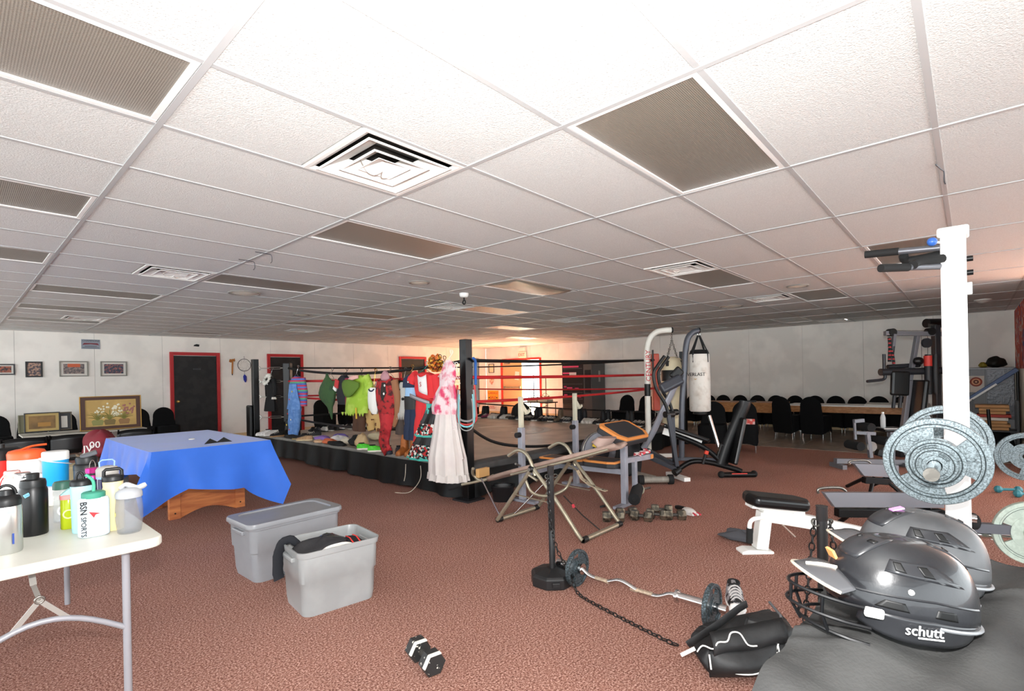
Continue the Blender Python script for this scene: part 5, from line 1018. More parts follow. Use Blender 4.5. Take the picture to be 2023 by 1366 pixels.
# ---- elliptical trainer
t = thing('elliptical_trainer', 'grey elliptical trainer with swing arms and a round flywheel', 'exercise machine', (5.9, 2.95, 0), RA)
EG = mat('elliptical_grey', '#8b8d95', 0.4, 0.15); ED = mat('elliptical_dark', '#3f4148', 0.4, 0.2)
MB().cyl((-.17, 0, .06), (.18, .0, .06), .04).build('rear_stabiliser', mat('worn_grey_tube', '#9a948a', 0.5, 0.2, vary=.1), t, smooth=True)
for x in (-.18, .19): MB().cyl((x - .03, 0, .06), (x + .03, 0, .06), .06).build('roller_wheel', RUBBER, t, smooth=True)
MB().cyl((.0, .02, .07), (-.25, .5, .08), .035).build('base_rail', MATS['worn_grey_tube'], t, smooth=True); MB().cyl((-.6, .95, .05), (-.1, 1.1, .05), .04).build('front_stabiliser', ED, t, smooth=True)
hs = MB().prism([(-.16, 0), (.16, 0), (.2, .15), (.15, .42), (-.02, .5), (-.16, .42), (-.2, .15)], (-.28, .42, .05), (.75, .66, 0), (0, 0, 1), .14).build('housing', mat('housing_black', '#202124', 0.45), t, bevel=.03)
fw = MB().cyl((-.62, .66, .34), (-.58, .58, .34), .26, n=36).build('flywheel', EG, t, smooth=True); MB().cyl((-.63, .675, .34), (-.57, .565, .34), .14, n=28).build('flywheel_face', ED, fw, smooth=True); MB().torus((-.6, .62, .34), .26, .014, ax=(.08, -.16, 0), n=32).build('flywheel_rim', STEEL, fw, smooth=True)
MB().box((-.66, .5, .46), (.06, .02, .1), ry=.4).build('yellow_sticker', mat('yellow_sticker', '#d9b62c', 0.5), hs)
pt = bez([(-.06, .3, .42), (.03, .2, .62), (.14, .12, .9), (.24, .08, 1.12), (.29, .05, 1.25)], 5)
MB().tube(pt, .052, 10, flat=.7).build('main_post', EG, t, smooth=True)
c = MB().box((.22, .0, 1.25), (.3, .12, .13), rx=-.3, ry=-.45).build('console', ED, t, bevel=.03, seg=3); MB().box((.3, .02, 1.38), (.16, .05, .12), ry=-.8).build('console_rest', BLACK, c, bevel=.02)
for s, dx, dy in ((1, 0, -.12), (2, .15, .2)):
    tubes(t, 'swing_handle', bez([(.11 + dx, dy, 1.60), (.02 + dx, dy, 1.48), (-.03 + dx, dy, 1.38), (0 + dx, dy, 1.2), (.1 + dx, dy, 1.02), (.14 + dx, dy, .9)], 5), .02, BLACK)
    MB().cyl((.1 + dx, dy, .88), (.22 + dx, dy + .06, .88), .04).build('pivot', BLACK, t, smooth=True)
    MB().beam((.14 + dx, dy, .88), (.24 + dx * .5, dy + .02, .24), .055, .045).build('swing_lever', ED, t, bevel=.005)
    MB().beam((.24 + dx * .5, dy + .02, .2), (-.12 + dx, dy + .3, .36), .06, .05).build('pedal_arm', ED, t, bevel=.006)
    MB().cyl((.2 + dx * .5, dy, .16), (.27 + dx * .5, dy + .03, .2), .045).build('lever_joint', BLACK, t, smooth=True)

# ---- white heavy-bag stand
WS = mat('white_tube', '#ece9df', 0.4, vary=.03, scale=5)
t = thing('bag_stand', 'white curved bag stand with red lettering', 'bag stand', (7.74, 3.98, 0), RA)
tubes(t, 'pole', bez([(0, 0, .04), (0, 0, .8), (0, 0, 1.5), (.0, 0, 1.75), (.05, -.005, 1.96), (.16, -.01, 2.07), (.30, -.02, 2.1), (.42, -.03, 2.1)], 5), .047, WS, 14)
MB().cyl((.40, -.03, 2.1), (.425, -.03, 2.1), .048).build('pole_cap', BLACK, t, smooth=True); MB().cyl((0, 0, 1.02), (0, 0, 1.22), .049).build('joint_sleeve', BLACK, t, smooth=True)
MB().beam((-.05, 0, .03), (.42, .02, .03), .06, .06).beam((0, .02, .03), (-.35, -.08, .03), .06, .06).build('base', WS, t)
MB().cyl((.1, 0, 1.42), (.1, 0, 1.78), .014).cyl((.0, 0, 1.6), (.1, 0, 1.6), .012).build('speed_arm', BLACK, t)
text('CENTURY', .115, mat('century_red', '#c3272e', 0.5), t, (.012, -.049, 1.52), face(0, pi / 2), 'lettering', ext=.002)
CB = mat('cream_vinyl', '#e6d8b6', 0.5, vary=.04, scale=5)
b = thing('heavy_bag', 'cream heavy bag with a black top band on the white stand', 'punching bag', (8.0, 3.66, 0), RA)
MB().lathe([(.02, .47), (.1, .475), (.155, .51), (.175, .56), (.178, 1.0), (.176, 1.4), (.17, 1.44)], n=28).build('bag_body', CB, b, smooth=True)
MB().lathe([(.179, 1.26), (.18, 1.43), (.176, 1.44)], n=28, cap=False).build('black_band', mat('band_black_vinyl', '#161616', 0.3), b, smooth=True)
MB().lathe([(.176, 1.43), (.17, 1.56), (.13, 1.63), (.05, 1.66)], n=28).build('bag_top', CB, b, smooth=True)
ch = MB()
for a in range(4):
    q = V(.12 * cos(a * pi / 2 + .4), .12 * sin(a * pi / 2 + .4), 1.63)
    for k in range(9):
        c0 = q + (V(0, 0, 1.94) - q) * ((k + .5) / 9); ch.torus(c0, .014, .004, ax=(1, 0, 0) if k % 2 else (0, 1, 0), n=8, m=5)
for k in range(4): ch.torus((0, 0, 1.96 + k * .024), .014, .004, ax=(1, 0, 0) if k % 2 else (0, 1, 0), n=8, m=5)
ch.build('chain', STEEL, b, smooth=True)
for a in range(4): MB().box((.155 * cos(a * pi / 2 + .8), .155 * sin(a * pi / 2 + .8), 1.55), (.05, .05, .09), rz=a * pi / 2 + .8).build('buckle', BLACK, b, bevel=.006)
# ---- grey bag stand and white bag
t = thing('bag_stand', 'dark grey curved bag stand holding the white bag', 'bag stand', (7.73, 3.38, 0), RA)
tubes(t, 'pole', bez([(-.03, 0, .05), (-.02, 0, .6), (.0, 0, 1.0), (.04, 0, 1.4), (.06, 0, 1.7), (.1, 0, 1.92), (.18, 0, 2.02), (.28, -.01, 2.05)], 5), .045, mat('stand_grey', '#5b5e66', 0.38, 0.3), 14)
MB().cyl((.27, -.01, 2.05), (.288, -.01, 2.05), .046).build('pole_cap', BLACK, t, smooth=True)
MB().cyl((.38, -.1, .72), (.50, -.25, .08), .028).build('stay', CHROME, t, smooth=True); MB().beam((-.06, 0, .04), (.62, -.2, .04), .06, .05).beam((-.06, 0, .04), (-.3, -.18, .04), .06, .05).build('base', MATS['stand_grey'], t)
MB().sphere((.64, -.21, .04), .05, 10, 6, (1.6, 1, .8)).build('foot', RUBBER, t)
b = thing('heavy_bag', 'scuffed white heavy bag with black straps on the grey stand', 'punching bag', (7.90, 3.17, 0), RA)
MB().lathe([(.08, .775), (.14, .78), (.158, .8), (.162, 1.2), (.156, 1.66), (.15, 1.68)], n=28).build('bag_body', mat('scuffed_white_vinyl', '#e4dfd6', 0.45, col2='#c9bfb2', scale=9, mix=(.5, .75), bump=.15, bscale=14), b, smooth=True)
MB().lathe([(.152, 1.68), (.13, 1.74), (.06, 1.75)], n=24).build('bag_top', BLACK, b, smooth=True); MB().lathe([(.1, .775), (.11, .74), (.03, .72)], n=20).build('bag_bottom', BLACK, b, smooth=True)
for a in range(4): MB().tube([(.158 * cos(a * 1.57 + .6), .158 * sin(a * 1.57 + .6), 1.55), (.154 * cos(a * 1.57 + .6), .154 * sin(a * 1.57 + .6), 1.70), (.02 * cos(a * 1.57 + .6), .02 * sin(a * 1.57 + .6), 1.97)], .018, 6, flat=.25, up=(0, 0, 1)).build('strap', mat('strap_webbing', '#262627', 0.8), b)
MB().torus((0, 0, 1.99), .022, .006, ax=(0, 1, 0)).torus((0, 0, 2.02), .02, .005, ax=(1, 0, 0)).build('hook', CHROME, b, smooth=True)
text('EVERLAST', .075, mat('everlast_black', '#1e1e20', 0.6), b, (-.115, -.121, 1.36), face(-.78), 'lettering', ext=.002); MB().prism([(-.03, 0), (0, -.022), (.03, 0), (0, -.01)], (-.11, -.127, 1.30), (.72, -.69, 0), (0, 0, 1), .003).build('printed_mark', mat('mark_gold', '#c79a3c', 0.5), b)

# ---- black folding incline bench
t = thing('incline_bench', 'black folding incline bench with a steep back pad', 'weight bench', (6.86, 2.40, 0), RA)
bp = MB().beam((-.06, .02, .22), (.0, 0, .42), .2, .06, (0, 1, 0)).build('lower_pad', VINYL, t, bevel=.015)
MB().tube(bez([(-.08, 0, .17), (.02, 0, .46), (.15, 0, .76), (.23, 0, .93), (.25, 0, 1.0)], 4), .05, 8, flat=1.6, up=(0, 0, 1)).build('back_post', BLKM, t, smooth=True)
MB().cyl((.25, 0, .99), (.38, -.02, 1.0), .014).build('grip', BLKM, t, smooth=True)
MB().prism([(-.19, 0), (.19, 0), (.15, .62), (-.15, .62)], (.0, 0, .2), (0, 1, 0), (.25, 0, .96), .055).build('back_pad', VINYL, t, bevel=.02)
sp_ = MB().prism([(-.34, -.12), (.3, -.1), (.36, 0), (.3, .1), (-.34, .12)], (-.52, .12, .56), (.93, 0, -.34), (0, 1, 0), .055).build('seat_pad', VINYL, t, bevel=.02); MB().beam((-.8, .12, .63), (-.3, .1, .46), .02, .12).build('pad_edge', WHITE, t)
MB().tube(bez([(-.66, .1, .56), (-.3, .05, .4), (-.06, 0, .18)], 5), .035, 8).build('frame_tube', BLKM, t, smooth=True); MB().tube(bez([(-.62, .1, .1), (-.45, .08, .2), (-.25, .03, .2), (.06, -.02, .12), (.16, -.04, .08)], 5), .035, 8).build('base_tube', BLKM, t, smooth=True)
MB().cyl((-.1, -.03, .04), (.33, -.05, .04), .035).build('front_foot', BLKM, t, smooth=True)
for x in (-.1, .33): MB().sphere((x, -.03, .045), .045, 10, 8).build('foot_cap', RUBBER, t, smooth=True)
MB().box((.12, -.078, .06), (.2, .006, .012)).build('red_label', mat('label_red', '#d8463a', 0.5), t)
MB().cyl((-.28, .03, .3), (-.33, .0, .18), .02).build('pull_pin', BLACK, t); MB().box((-.27, .02, .33), (.05, .04, .05), ry=.3).build('red_knob', mat('knob_red', '#d9452f', 0.5), t, bevel=.008)
MB().beam((-.72, .2, .03), (-.62, -.25, .03), .09, .05).build('rear_foot', WHITE, t, bevel=.006); MB().beam((-.66, .1, .05), (-.66, .1, .58), .04, .04).build('rear_post', BLKM, t)

# ---- white adjustable bench
t = thing('utility_bench', 'white steel bench with a thick black seat pad', 'weight bench', (4.14, 1.23, 0), RA)
MB().prism([(-.15, 0), (.09, 0), (.09, .02), (-.1, .035), (-.15, .02)], (0, .06, 0), (1, 0, 0), (0, 0, 1), .12).build('foot_plate', WHITE, t, bevel=.006)
MB().beam((.01, 0, .03), (.05, 0, .31), .09, .09, (0, 1, 0)).build('front_leg', WHITE, t, bevel=.006); MB().beam((.02, 0, .295), (.42, 0.02, .215), .08, .1).beam((.4, .02, .22), (.98, .06, .07), .08, .1).build('beam', WHITE, t, bevel=.006)
MB().box((.3, 0, .29), (.09, .07, .09)).build('seat_bracket', WHITE, t, bevel=.006); MB().beam((-.06, .02, .355), (.28, .02, .31), .12, .02).build('seat_rail', WHITE, t)
MB().prism([(-.13, -.13), (.27, -.12), (.33, 0), (.27, .12), (-.13, .13), (-.16, 0)], (.06, 0, .355), (.995, 0, -.12), (0, 1, 0), .085).build('seat_pad', VINYL, t, bevel=.032, seg=4)
tubes(t, 'handle', bez([(.04, -.03, .27), (-.05, -.05, .27), (-.085, -.05, .24), (-.09, -.05, .18)], 4), .016, WHITE); MB().cyl((-.088, -.05, .2), (-.092, -.05, .09), .024).build('handle_grip', RUBBER, t, smooth=True)
MB().cyl((.07, 0, .3), (.07, 0, .345), .02).build('pop_pin', BLKM, t); MB().box((.98, .06, .03), (.08, .5, .06)).build('rear_foot', WHITE, t, bevel=.006); MB().beam((.16, -.05, .22), (.25, -.05, .13), .03, .008).build('adjuster_plate', mat('zinc_plate2', '#b9a89c', 0.4, .5), t)
# ---- long grey rails at the right
def rail(loc, label, s, L, zt, zb, legs):
    t = thing('leg_press_rail', label, 'weight machine', loc, RA + .02)
    MB().prism([(-L / 2, zt), (L / 2, zt - .03), (L / 2, zb - .03), (-L / 2 + .09 * s, zb)], (0, 0, 0), (1, 0, 0), (0, 0, 1), .05).build('side_plate', mat('rail_grey', '#85868d', 0.4, .25), t, bevel=.004)
    MB().beam((-L / 2 + .12, -.02, zb - .05), (L / 2, -.02, zb - .08), .07, .07).build('under_tube', BLKM, t, bevel=.006)
    MB().tube(bez([(-L / 2 + .02, .06, zt - .03), (-L / 2 + .03, .06, zt + .01), (-L / 2 + .2, .06, zt + .015), (-L / 2 + .26, .06, zt - .02)], 4), .012, 8).build('hand_loop', STEEL, t, smooth=True)
    for x, y, xb, yb in legs: MB().cyl((x, y, zb - .03), (xb, yb, .012), .02).build('leg', BLKM, t, smooth=True)
    return t
rail((5.27, .59, 0), 'long grey side rail of a weight machine behind the white bench', 1, 1.02, .36, .235, ((-.1, .02, .02, -.22), (.4, 0, .42, -.2), (.4, 0, .42, .2), (-.2, 0, -.2, .25)))
rail((6.93, .83, 0), 'shorter grey side rail further back, with slanted end', 1.2, .5, .34, .2, ((0, 0, -.12, -.1), (.1, 0, .22, -.12), (.2, 0, .2, .3), (-.1, 0, -.1, .3)))
# ---- hex dumbbells
HEX = mat('worn_hex_iron', '#55524a', 0.35, .8, col2='#8b8373', scale=22); HEXB = mat('chipped_black_enamel', '#2a2a2a', 0.5, .1, col2='#e4dfd2', scale=45, mix=(.66, .68))
def hexbell(label, loc, rz, mt, r=.045, L=.2, stripe=False, group=None):
    t = thing('hex_dumbbell', label, 'dumbbell', loc, rz, group); zc = r * cos(pi / 6)
    MB().cyl((-L / 2 + .03, 0, zc), (L / 2 - .03, 0, zc), .016).build('handle', mat('dumbbell_grip', '#4a4744', 0.5, .5), t, smooth=True)
    for s in (-1, 1):
        vs = []; 
        for x, q in ((s * (L / 2 - .075), .82), (s * (L / 2 - .06), 1), (s * (L / 2 - .008), 1), (s * L / 2, .84)):
            vs += [(x, r * q * sin(pi / 3 * k), zc + r * q * cos(pi / 3 * k + 0) ) if False else (x, r * q * cos(pi / 3 * k), zc + r * q * sin(pi / 3 * k)) for k in range(6)]
        fs = [(j * 6 + k, j * 6 + (k + 1) % 6, (j + 1) * 6 + (k + 1) % 6, (j + 1) * 6 + k) for j in range(3) for k in range(6)] + [tuple(range(6)), tuple(range(18, 24))]
        h = MB().add(vs, fs).build('head', mt, t)
        if stripe:
            x = s * (L / 2 - .004) if s > 0 else s * (L / 2 - .07)
            st = MB()
            for a, b in ((1, 2), (2, 3)) if False else ((0, 1), (1, 2)): st.beam((x, -r * .99 * cos(pi / 3 * a), zc + r * .99 * sin(pi / 3 * a)), (x, -r * .99 * cos(pi / 3 * b), zc + r * .99 * sin(pi / 3 * b)), .02, .006)
            st.build('paint_stripe', mat('stripe_white', '#ece8da', 0.6), h)
    return t
hexbell('chipped black hex dumbbell with white stripes, alone on the front carpet', (1.515, 1.97, 0), -1.78, HEXB, .058, .22, True)
for lab, x, y, rz in (('worn hex dumbbell, leftmost of the cluster', 4.17, 2.52, -.95), ('worn hex dumbbell, second from left in the cluster', 4.36, 2.33, -1.3), ('worn hex dumbbell, back left of the cluster', 4.38, 2.5, -.7), ('worn hex dumbbell, middle of the cluster', 4.5, 2.24, -1.2), ('worn hex dumbbell, rightmost of the cluster', 4.58, 2.1, -.9), ('worn hex dumbbell, back right of the cluster', 4.68, 2.28, -1.1)):
    hexbell(lab, (x, y, 0), rz, HEX, .052, .2, group='worn hex dumbbells behind the inversion table')
gl = thing('training_glove', 'black, white and red glove lying beside the dumbbells', 'glove', (4.86, 2.08, 0), -.6)
MB().rings([(0, 0, .0, .05, .09), (0, 0, .03, .05, .1), (0, .0, .05, .03, .07)], 14).build('palm', mat('glove_white', '#e6e2de', 0.7), gl, smooth=True); MB().tube([(0, .06, .025), (-.02, .15, .025), (-.02, .2, .02)], [.028, .026, .018], 8).build('cuff', BLACK, gl, smooth=True)
for k in range(4): MB().tube([(-.035 + .024 * k, -.08, .025), (-.04 + .027 * k, -.13, .02)], [.012, .009], 8).build('finger', mat('glove_red', '#c6404c', 0.7) if k % 2 else MATS['glove_white'], gl, smooth=True)
# ---- chain stanchions
PBLK = mat('stanchion_black', '#1e1e1f', 0.42)
def chain(pts, name='chain'):
    p = bez(pts, 24); s = [0]
    for a, b in zip(p, p[1:]): s.append(s[-1] + (b - a).length)
    mb = MB(); step = .031; k = 0; d = 0; j = 0
    while d < s[-1]:
        while s[j + 1] < d and j < len(s) - 2: j += 1
        f = (d - s[j]) / max(1e-6, s[j + 1] - s[j]); c = p[j] + (p[j + 1] - p[j]) * f; dr = (p[j + 1] - p[j]).normalized()
        x, y, _ = frame(dr); side = x if k % 2 else y
        lk = [c + dr * (.019 * cos(2 * pi * i / 10)) + side * (.0105 * sin(2 * pi * i / 10)) for i in range(10)]
        mb.tube(lk, .0033, 5, closed=True); d += step; k += 1
    return mb
def stanchion(label, loc, h, hooks):
    t = thing('stanchion', label, 'stanchion', loc)
    oc = [(cos(pi / 8 + pi / 4 * k), sin(pi / 8 + pi / 4 * k)) for k in range(8)]
    vs = []
    for q, z in ((.148, .0), (.15, .01), (.15, .065), (.135, .08), (.04, .1), (.03, .1)): vs += [(q * a, q * b, z) for a, b in oc]
    fs = [(j * 8 + k, j * 8 + (k + 1) % 8, (j + 1) * 8 + (k + 1) % 8, (j + 1) * 8 + k) for j in range(5) for k in range(8)] + [tuple(range(8)), tuple(range(40, 48))]
    b = MB().add(vs, fs).build('base', PBLK, t, bevel=.004); MB().box((-.095, -.1, .04), (.05, .05, .03), rz=pi / 4).build('base_lug', PBLK, b, bevel=.003)
    p = MB().loft([(V(0, 0, .09), .021), (V(0, 0, .35), .021), (V(0, 0, .352), .02), (V(0, 0, .354), .021), (V(0, 0, h - .06), .021)], 20).build('pole', PBLK, t, smooth=True)
    MB().lathe([(.021, h - .062), (.0225, h - .06), (.0225, h - .004), (.024, h)], n=20).build('pole_cap', mat('cap_black', '#2c2c2d', 0.25), t, smooth=True)
    for a in hooks: MB().torus((.03 * cos(a), .03 * sin(a), h - .07), .016, .004, ax=(-sin(a), cos(a), .6), n=12).build('hook', mat('hook_dark', '#4f4d48', 0.4, .4), t, smooth=True)
    return t
S1 = (2.69, 2.10, 0); stanchion('black chain stanchion with an octagonal base beside the curl bar', S1, .78, (2.9, -.6))
S2 = (2.50, .485, 0); stanchion('black chain stanchion behind the cloth-covered table', S2, .80, (2.4, -.8))
tag(chain([(2.66, 2.10, .70), (2.645, 2.085, .55), (2.645, 2.07, .4), (2.66, 2.04, .25), (2.68, 1.985, .14), (2.66, 1.92, .07), (2.62, 1.84, .014), (2.56, 1.66, .012), (2.50, 1.42, .012), (2.45, 1.2, .012), (2.44, 1.12, .012)]).build('chain', mat('chain_black', '#1c1c1c', 0.35, .3), smooth=True), 'black chain from the near stanchion across the carpet to the bag', 'chain')
tag(chain([(2.475, .51, .72), (2.46, .525, .55), (2.44, .54, .35), (2.425, .545, .15), (2.41, .54, .012)]).build('chain', MATS['chain_black'], smooth=True), 'black chain hanging on the left side of the second stanchion', 'chain')
tag(chain([(2.53, .46, .72), (2.54, .45, .6), (2.545, .445, .4), (2.55, .44, .2), (2.55, .43, .012)]).build('chain', MATS['chain_black'], smooth=True), 'black chain hanging on the right side of the second stanchion', 'chain')
# ---- plates, curl bar
HAM = mat('hammertone_grey', '#566063', 0.42, .3, col2='#87959a', scale=160, mix=(.4, .62)); HAMD = mat('hammertone_dark', '#2c3436', 0.4, .3, col2='#56636a', scale=120)
def ring_prism(mb, r0, r1, x0, x1, a0=0, a1=2 * pi, n=40):
    full = abs(a1 - a0 - 2 * pi) < 1e-6; N = n if full else n + 1; vs = []
    for i in range(N):
        a = a0 + (a1 - a0) * i / n
        for r, x in ((r0, x0), (r1, x0), (r1, x1), (r0, x1)): vs.append((x, r * cos(a), r * sin(a)))
    fs = [(i * 4 + k, i * 4 + (k + 1) % 4, ((i + 1) % N) * 4 + (k + 1) % 4, ((i + 1) % N) * 4 + k) for i in range(n) for k in range(4)]
    if not full: fs += [(0, 1, 2, 3), ((N - 1) * 4 + 3, (N - 1) * 4 + 2, (N - 1) * 4 + 1, (N - 1) * 4)]
    mb.add(vs, fs)
def plate(label, loc, R, th, m, rz=0, ry=0, spokes=3, rot=0.3, number=None, group=None, hole=.026):
    t = thing('weight_plate', label, 'weight plate', loc, rz, group, ry=ry)
    mb = MB(); ring_prism(mb, R * .86, R, -th / 2, th / 2, n=56); mb.build('rim', m, t, smooth=True, bevel=.003)
    mb = MB(); ring_prism(mb, R * .60, R * .87, -th * .3, th * .3, n=56) if False else None
    mb = MB(); ring_prism(mb, R * .78, R * .865, -th * .28, th * .28, n=56); mb.build('inner_web', m, t, smooth=True)
    mb = MB(); ring_prism(mb, hole, R * .54, -th * .32, th * .32, n=40); mb.build('hub_web', m, t, smooth=True)
    mb = MB(); ring_prism(mb, hole, hole + .02, -th * .55, th * .55, n=28); mb.build('hub', m, t, smooth=True, bevel=.002)
    for q in ((.865, .80) if R > .15 else (.865,)): MB().torus((-th * (.5 if q > .9 else .29), 0, 0), R * q - .002, .0014, ax=(1, 0, 0), n=48, m=5).build('groove', mat('groove_dark', '#20282a', 0.6), t, smooth=True)
    for k in range(spokes):
        a = rot + k * 2 * pi / spokes; mb = MB(); w = 2 * pi / spokes * .60; ring_prism(mb, R * .53, R * .80, -th * .27, th * .27, a - w / 2, a + w / 2, 12); mb.build('spoke', m, t, smooth=True)
        if number: 
            q = a; o = MB(); o.tube([(-th * .3, R * .62 * cos(q) + R * .09 * cos(z), R * .62 * sin(q) + R * .05 * sin(z)) for z in [i * pi / 8 for i in range(16)]], .0022, 5, closed=True).build('cast_mark', m, t)
    return t
PX = 3.40
plate('largest hammered grey plate, front of the stack on the white post', (2.96, .125, .965), .192, .034, HAM, 0.03, number=True, rot=.9)
plate('medium grey plate in front of the largest one', (2.915, .125, .96), .106, .03, HAM, .03, rot=.2)
plate('small grey plate outermost on the peg', (2.88, .125, .955), .078, .024, HAM, .03, rot=1.2)
plate('large grey plate behind the white post', (3.60, .11, .985), .195, .034, HAM, .03, number=True, rot=.5)
t = thing('curl_bar', 'chrome curl bar lying on the carpet', 'barbell', (2.75, 1.5, .118))
cb = [(0, .60, 0), (0, .42, 0), (0, .40, 0), (0.0, .33, -.025), (0, .26, -.03), (0.0, .2, -.03), (0, .09, .0), (0, .02, -.005), (0, -.08, -.03), (0, -.18, -.03), (0, -.25, -.0), (0, -.29, 0)]
MB().tube(bez([(0, .40, 0), (0, .34, -.03), (0, .22, -.035), (0, .12, -.005), (0, .0, -.035), (0, -.12, -.035), (0, -.2, -.0), (0, -.24, 0)], 5), .0135, 12).build('shaft', CHROME, t, smooth=True)
for a, b in ((.30, .2), (.05, -.09)): MB().tube(bez([(0, a, -.033), (0, (a + b) / 2, -.034), (0, b, -.033)], 4), .0142, 10).build('knurled_grip', mat('rusty_knurl', '#b9a690', 0.5, .6, vary=.15, scale=60), t, smooth=True)
for s, y0, y1 in ((1, .40, .60), (-1, -.24, -.52)):
    MB().cyl((0, y0, 0), (0, y1, 0), .0245).build('sleeve', CHROME, t, smooth=True); MB().cyl((0, y0 - s * .004, 0), (0, y0 + s * .012, 0), .036).build('collar', CHROME, t, smooth=True)
plate('dark grey plate on the near stanchion end of the curl bar', (2.75, 1.94, .118), .118, .028, HAMD, pi / 2, rot=.4)
plate('dark grey plate on the bag end of the curl bar', (2.75, 1.06, .118), .118, .028, HAMD, pi / 2, rot=.9)
# ---- sneaker on the carpet
t = thing('sneaker', 'black, grey and white running shoe on the carpet by the curl bar', 'shoe', (3.11, 1.06, 0), 2.0)
s_, u_, o_ = shoe_parts(.29, .105, .085)
s_.build('sole', mat('sole_white', '#f1efec', 0.5), t, bevel=.005); u_.build('upper', mat('runner_upper', '#8b898c', 0.65, col2='#151516', scale=22, mix=(.47, .53)), t, smooth=True); o_.build('opening', mat('shoe_lining', '#1a1a1b', 0.9), t, smooth=True)
MB().rings([(0, .115, .022, .048, .035), (0, .12, .05, .04, .028), (0, .118, .058, .02, .015)], 14).build('toe_cap', MATS['sole_white'], t, smooth=True)
l = MB()
for k in range(5): l.tube(arc((0, -.015 + k * .022, .062 - .006 * k), .038 - .002 * k, .35, pi - .35, 6, (1, .1, 0), (0, 0, 1.25)), .0045, 5)
l.build('laces', mat('lace_grey', '#b9b6b4', 0.8), t, smooth=True)
# ---- sports bag
NYL = mat('black_nylon', '#1c1c1d', 0.55, bump=.25, bscale=26, vary=.2, scale=6); WPIP = mat('white_piping', '#dedcd8', 0.6)
t = thing('sports_bag', 'slouched black sports bag with white piping and a white logo', 'bag', (2.53, .84, 0), RA)
def bagf(u, v):
    a = 2 * pi * u; e = .34; ca, sa = cos(a), sin(a)
    x = math.copysign(abs(ca) ** e, ca); y = math.copysign(abs(sa) ** e, sa)
    w = min(1, v / .78); top = max(0, (v - .78) / .22)
    h = (.10 + .085 * (x + 1) / 2) * (1 - .12 * y * 0)                      # taller towards the right end
    z = h * (1 - (1 - w) ** 1.15) * (1 if top == 0 else 1 + .10 * sin(top * pi / 2))
    q = (.93 + .07 * sin(pi * w)) * (1 - .92 * top ** 1.6)
    d = .014 * sin(3 * a + 5 * v) * sin(pi * w) + .008 * sin(8 * a - 7 * v) * w * (1 - top)
    return (.215 * x * q + .02 * w + d, .145 * y * q + .035 * w * (1 - top) * (y < 0) + d, z)
MB().surf(bagf, 56, 14).add([bagf(i / 56, 1) for i in range(56)] + [(.05, 0, .19)], [(i, (i + 1) % 56, 56) for i in range(56)]).build('bag_body', NYL, t, smooth=True)
MB().surf(lambda u, v: (-.20 + .33 * u, -.13 - .05 * sin(pi * v) + .05 * u * 0, .20 + .06 * u - .12 * v + .012 * sin(u * 9) * v), 16, 6).build('front_flap', NYL, t, smooth=True, solid=.012)
MB().surf(lambda u, v: (-.215 + .3 * u, -.16 - .06 * sin(pi * v) * sin(pi * u) ** .5, .02 + .11 * v + .03 * u * v), 16, 8).build('front_pocket', NYL, t, smooth=True, solid=.012)
MB().tube(bez([(-.2, -.172, .085), (-.14, -.205, .062), (-.05, -.222, .06), (.04, -.215, .085), (.085, -.2, .12)], 5), .003, 6).tube(bez([(-.215, -.165, .12), (-.213, -.178, .06)], 4), .004, 6).build('piping', WPIP, t)
MB().tube(bez([(-.26, -.14, .12), (-.24, -.155, .155), (-.2, -.172, .148), (-.18, -.178, .18), (-.14, -.18, .185), (-.12, -.175, .22), (-.08, -.172, .215), (-.05, -.185, .17), (-.01, -.185, .165)], 4), .0035, 6).build('cord', WPIP, t)
MB().tube([(-.33, -.13, .10), (-.27, -.14, .135)], .009, 8).build('cord_end', WHITE, t, smooth=True)
MB().tube([(-.29, -.1, .13), (-.15, -.1, .22), (-.04, -.08, .285), (0, -.07, .3)], .022, 8, flat=.25, up=(0, 1, .3)).build('shoulder_strap', NYL, t, smooth=True)
lg = MB()
for k, (a, b, c, d) in enumerate(((0, .05, .05, .055), (0, .0, .05, .005), (.005, .02, .03, .048), (.02, .005, .045, .04), (.012, -.005, .016, .06), (.036, -.002, .04, .056))): lg.beam((.06 + a, -.17 + b * .5, .12 + b), (.06 + c, -.17 + d * .5, .12 + d), .004, .006)
lg.build('white_logo', WHITE, t)
MB().tube([(.135, -.14, .05), (.15, -.13, .16), (.15, -.08, .25), (.14, 0, .275)], .006, 6).build('seam', mat('seam_grey', '#4a4a4c', 0.6), t); MB().box((.235, -.10, .13), (.016, .01, .03)).build('side_tag', WPIP, t)
MB().tube([(.04, -.195, .12), (.04, -.2, .06)], .008, 6, flat=.4).build('buckle_strap', BLACK, t)
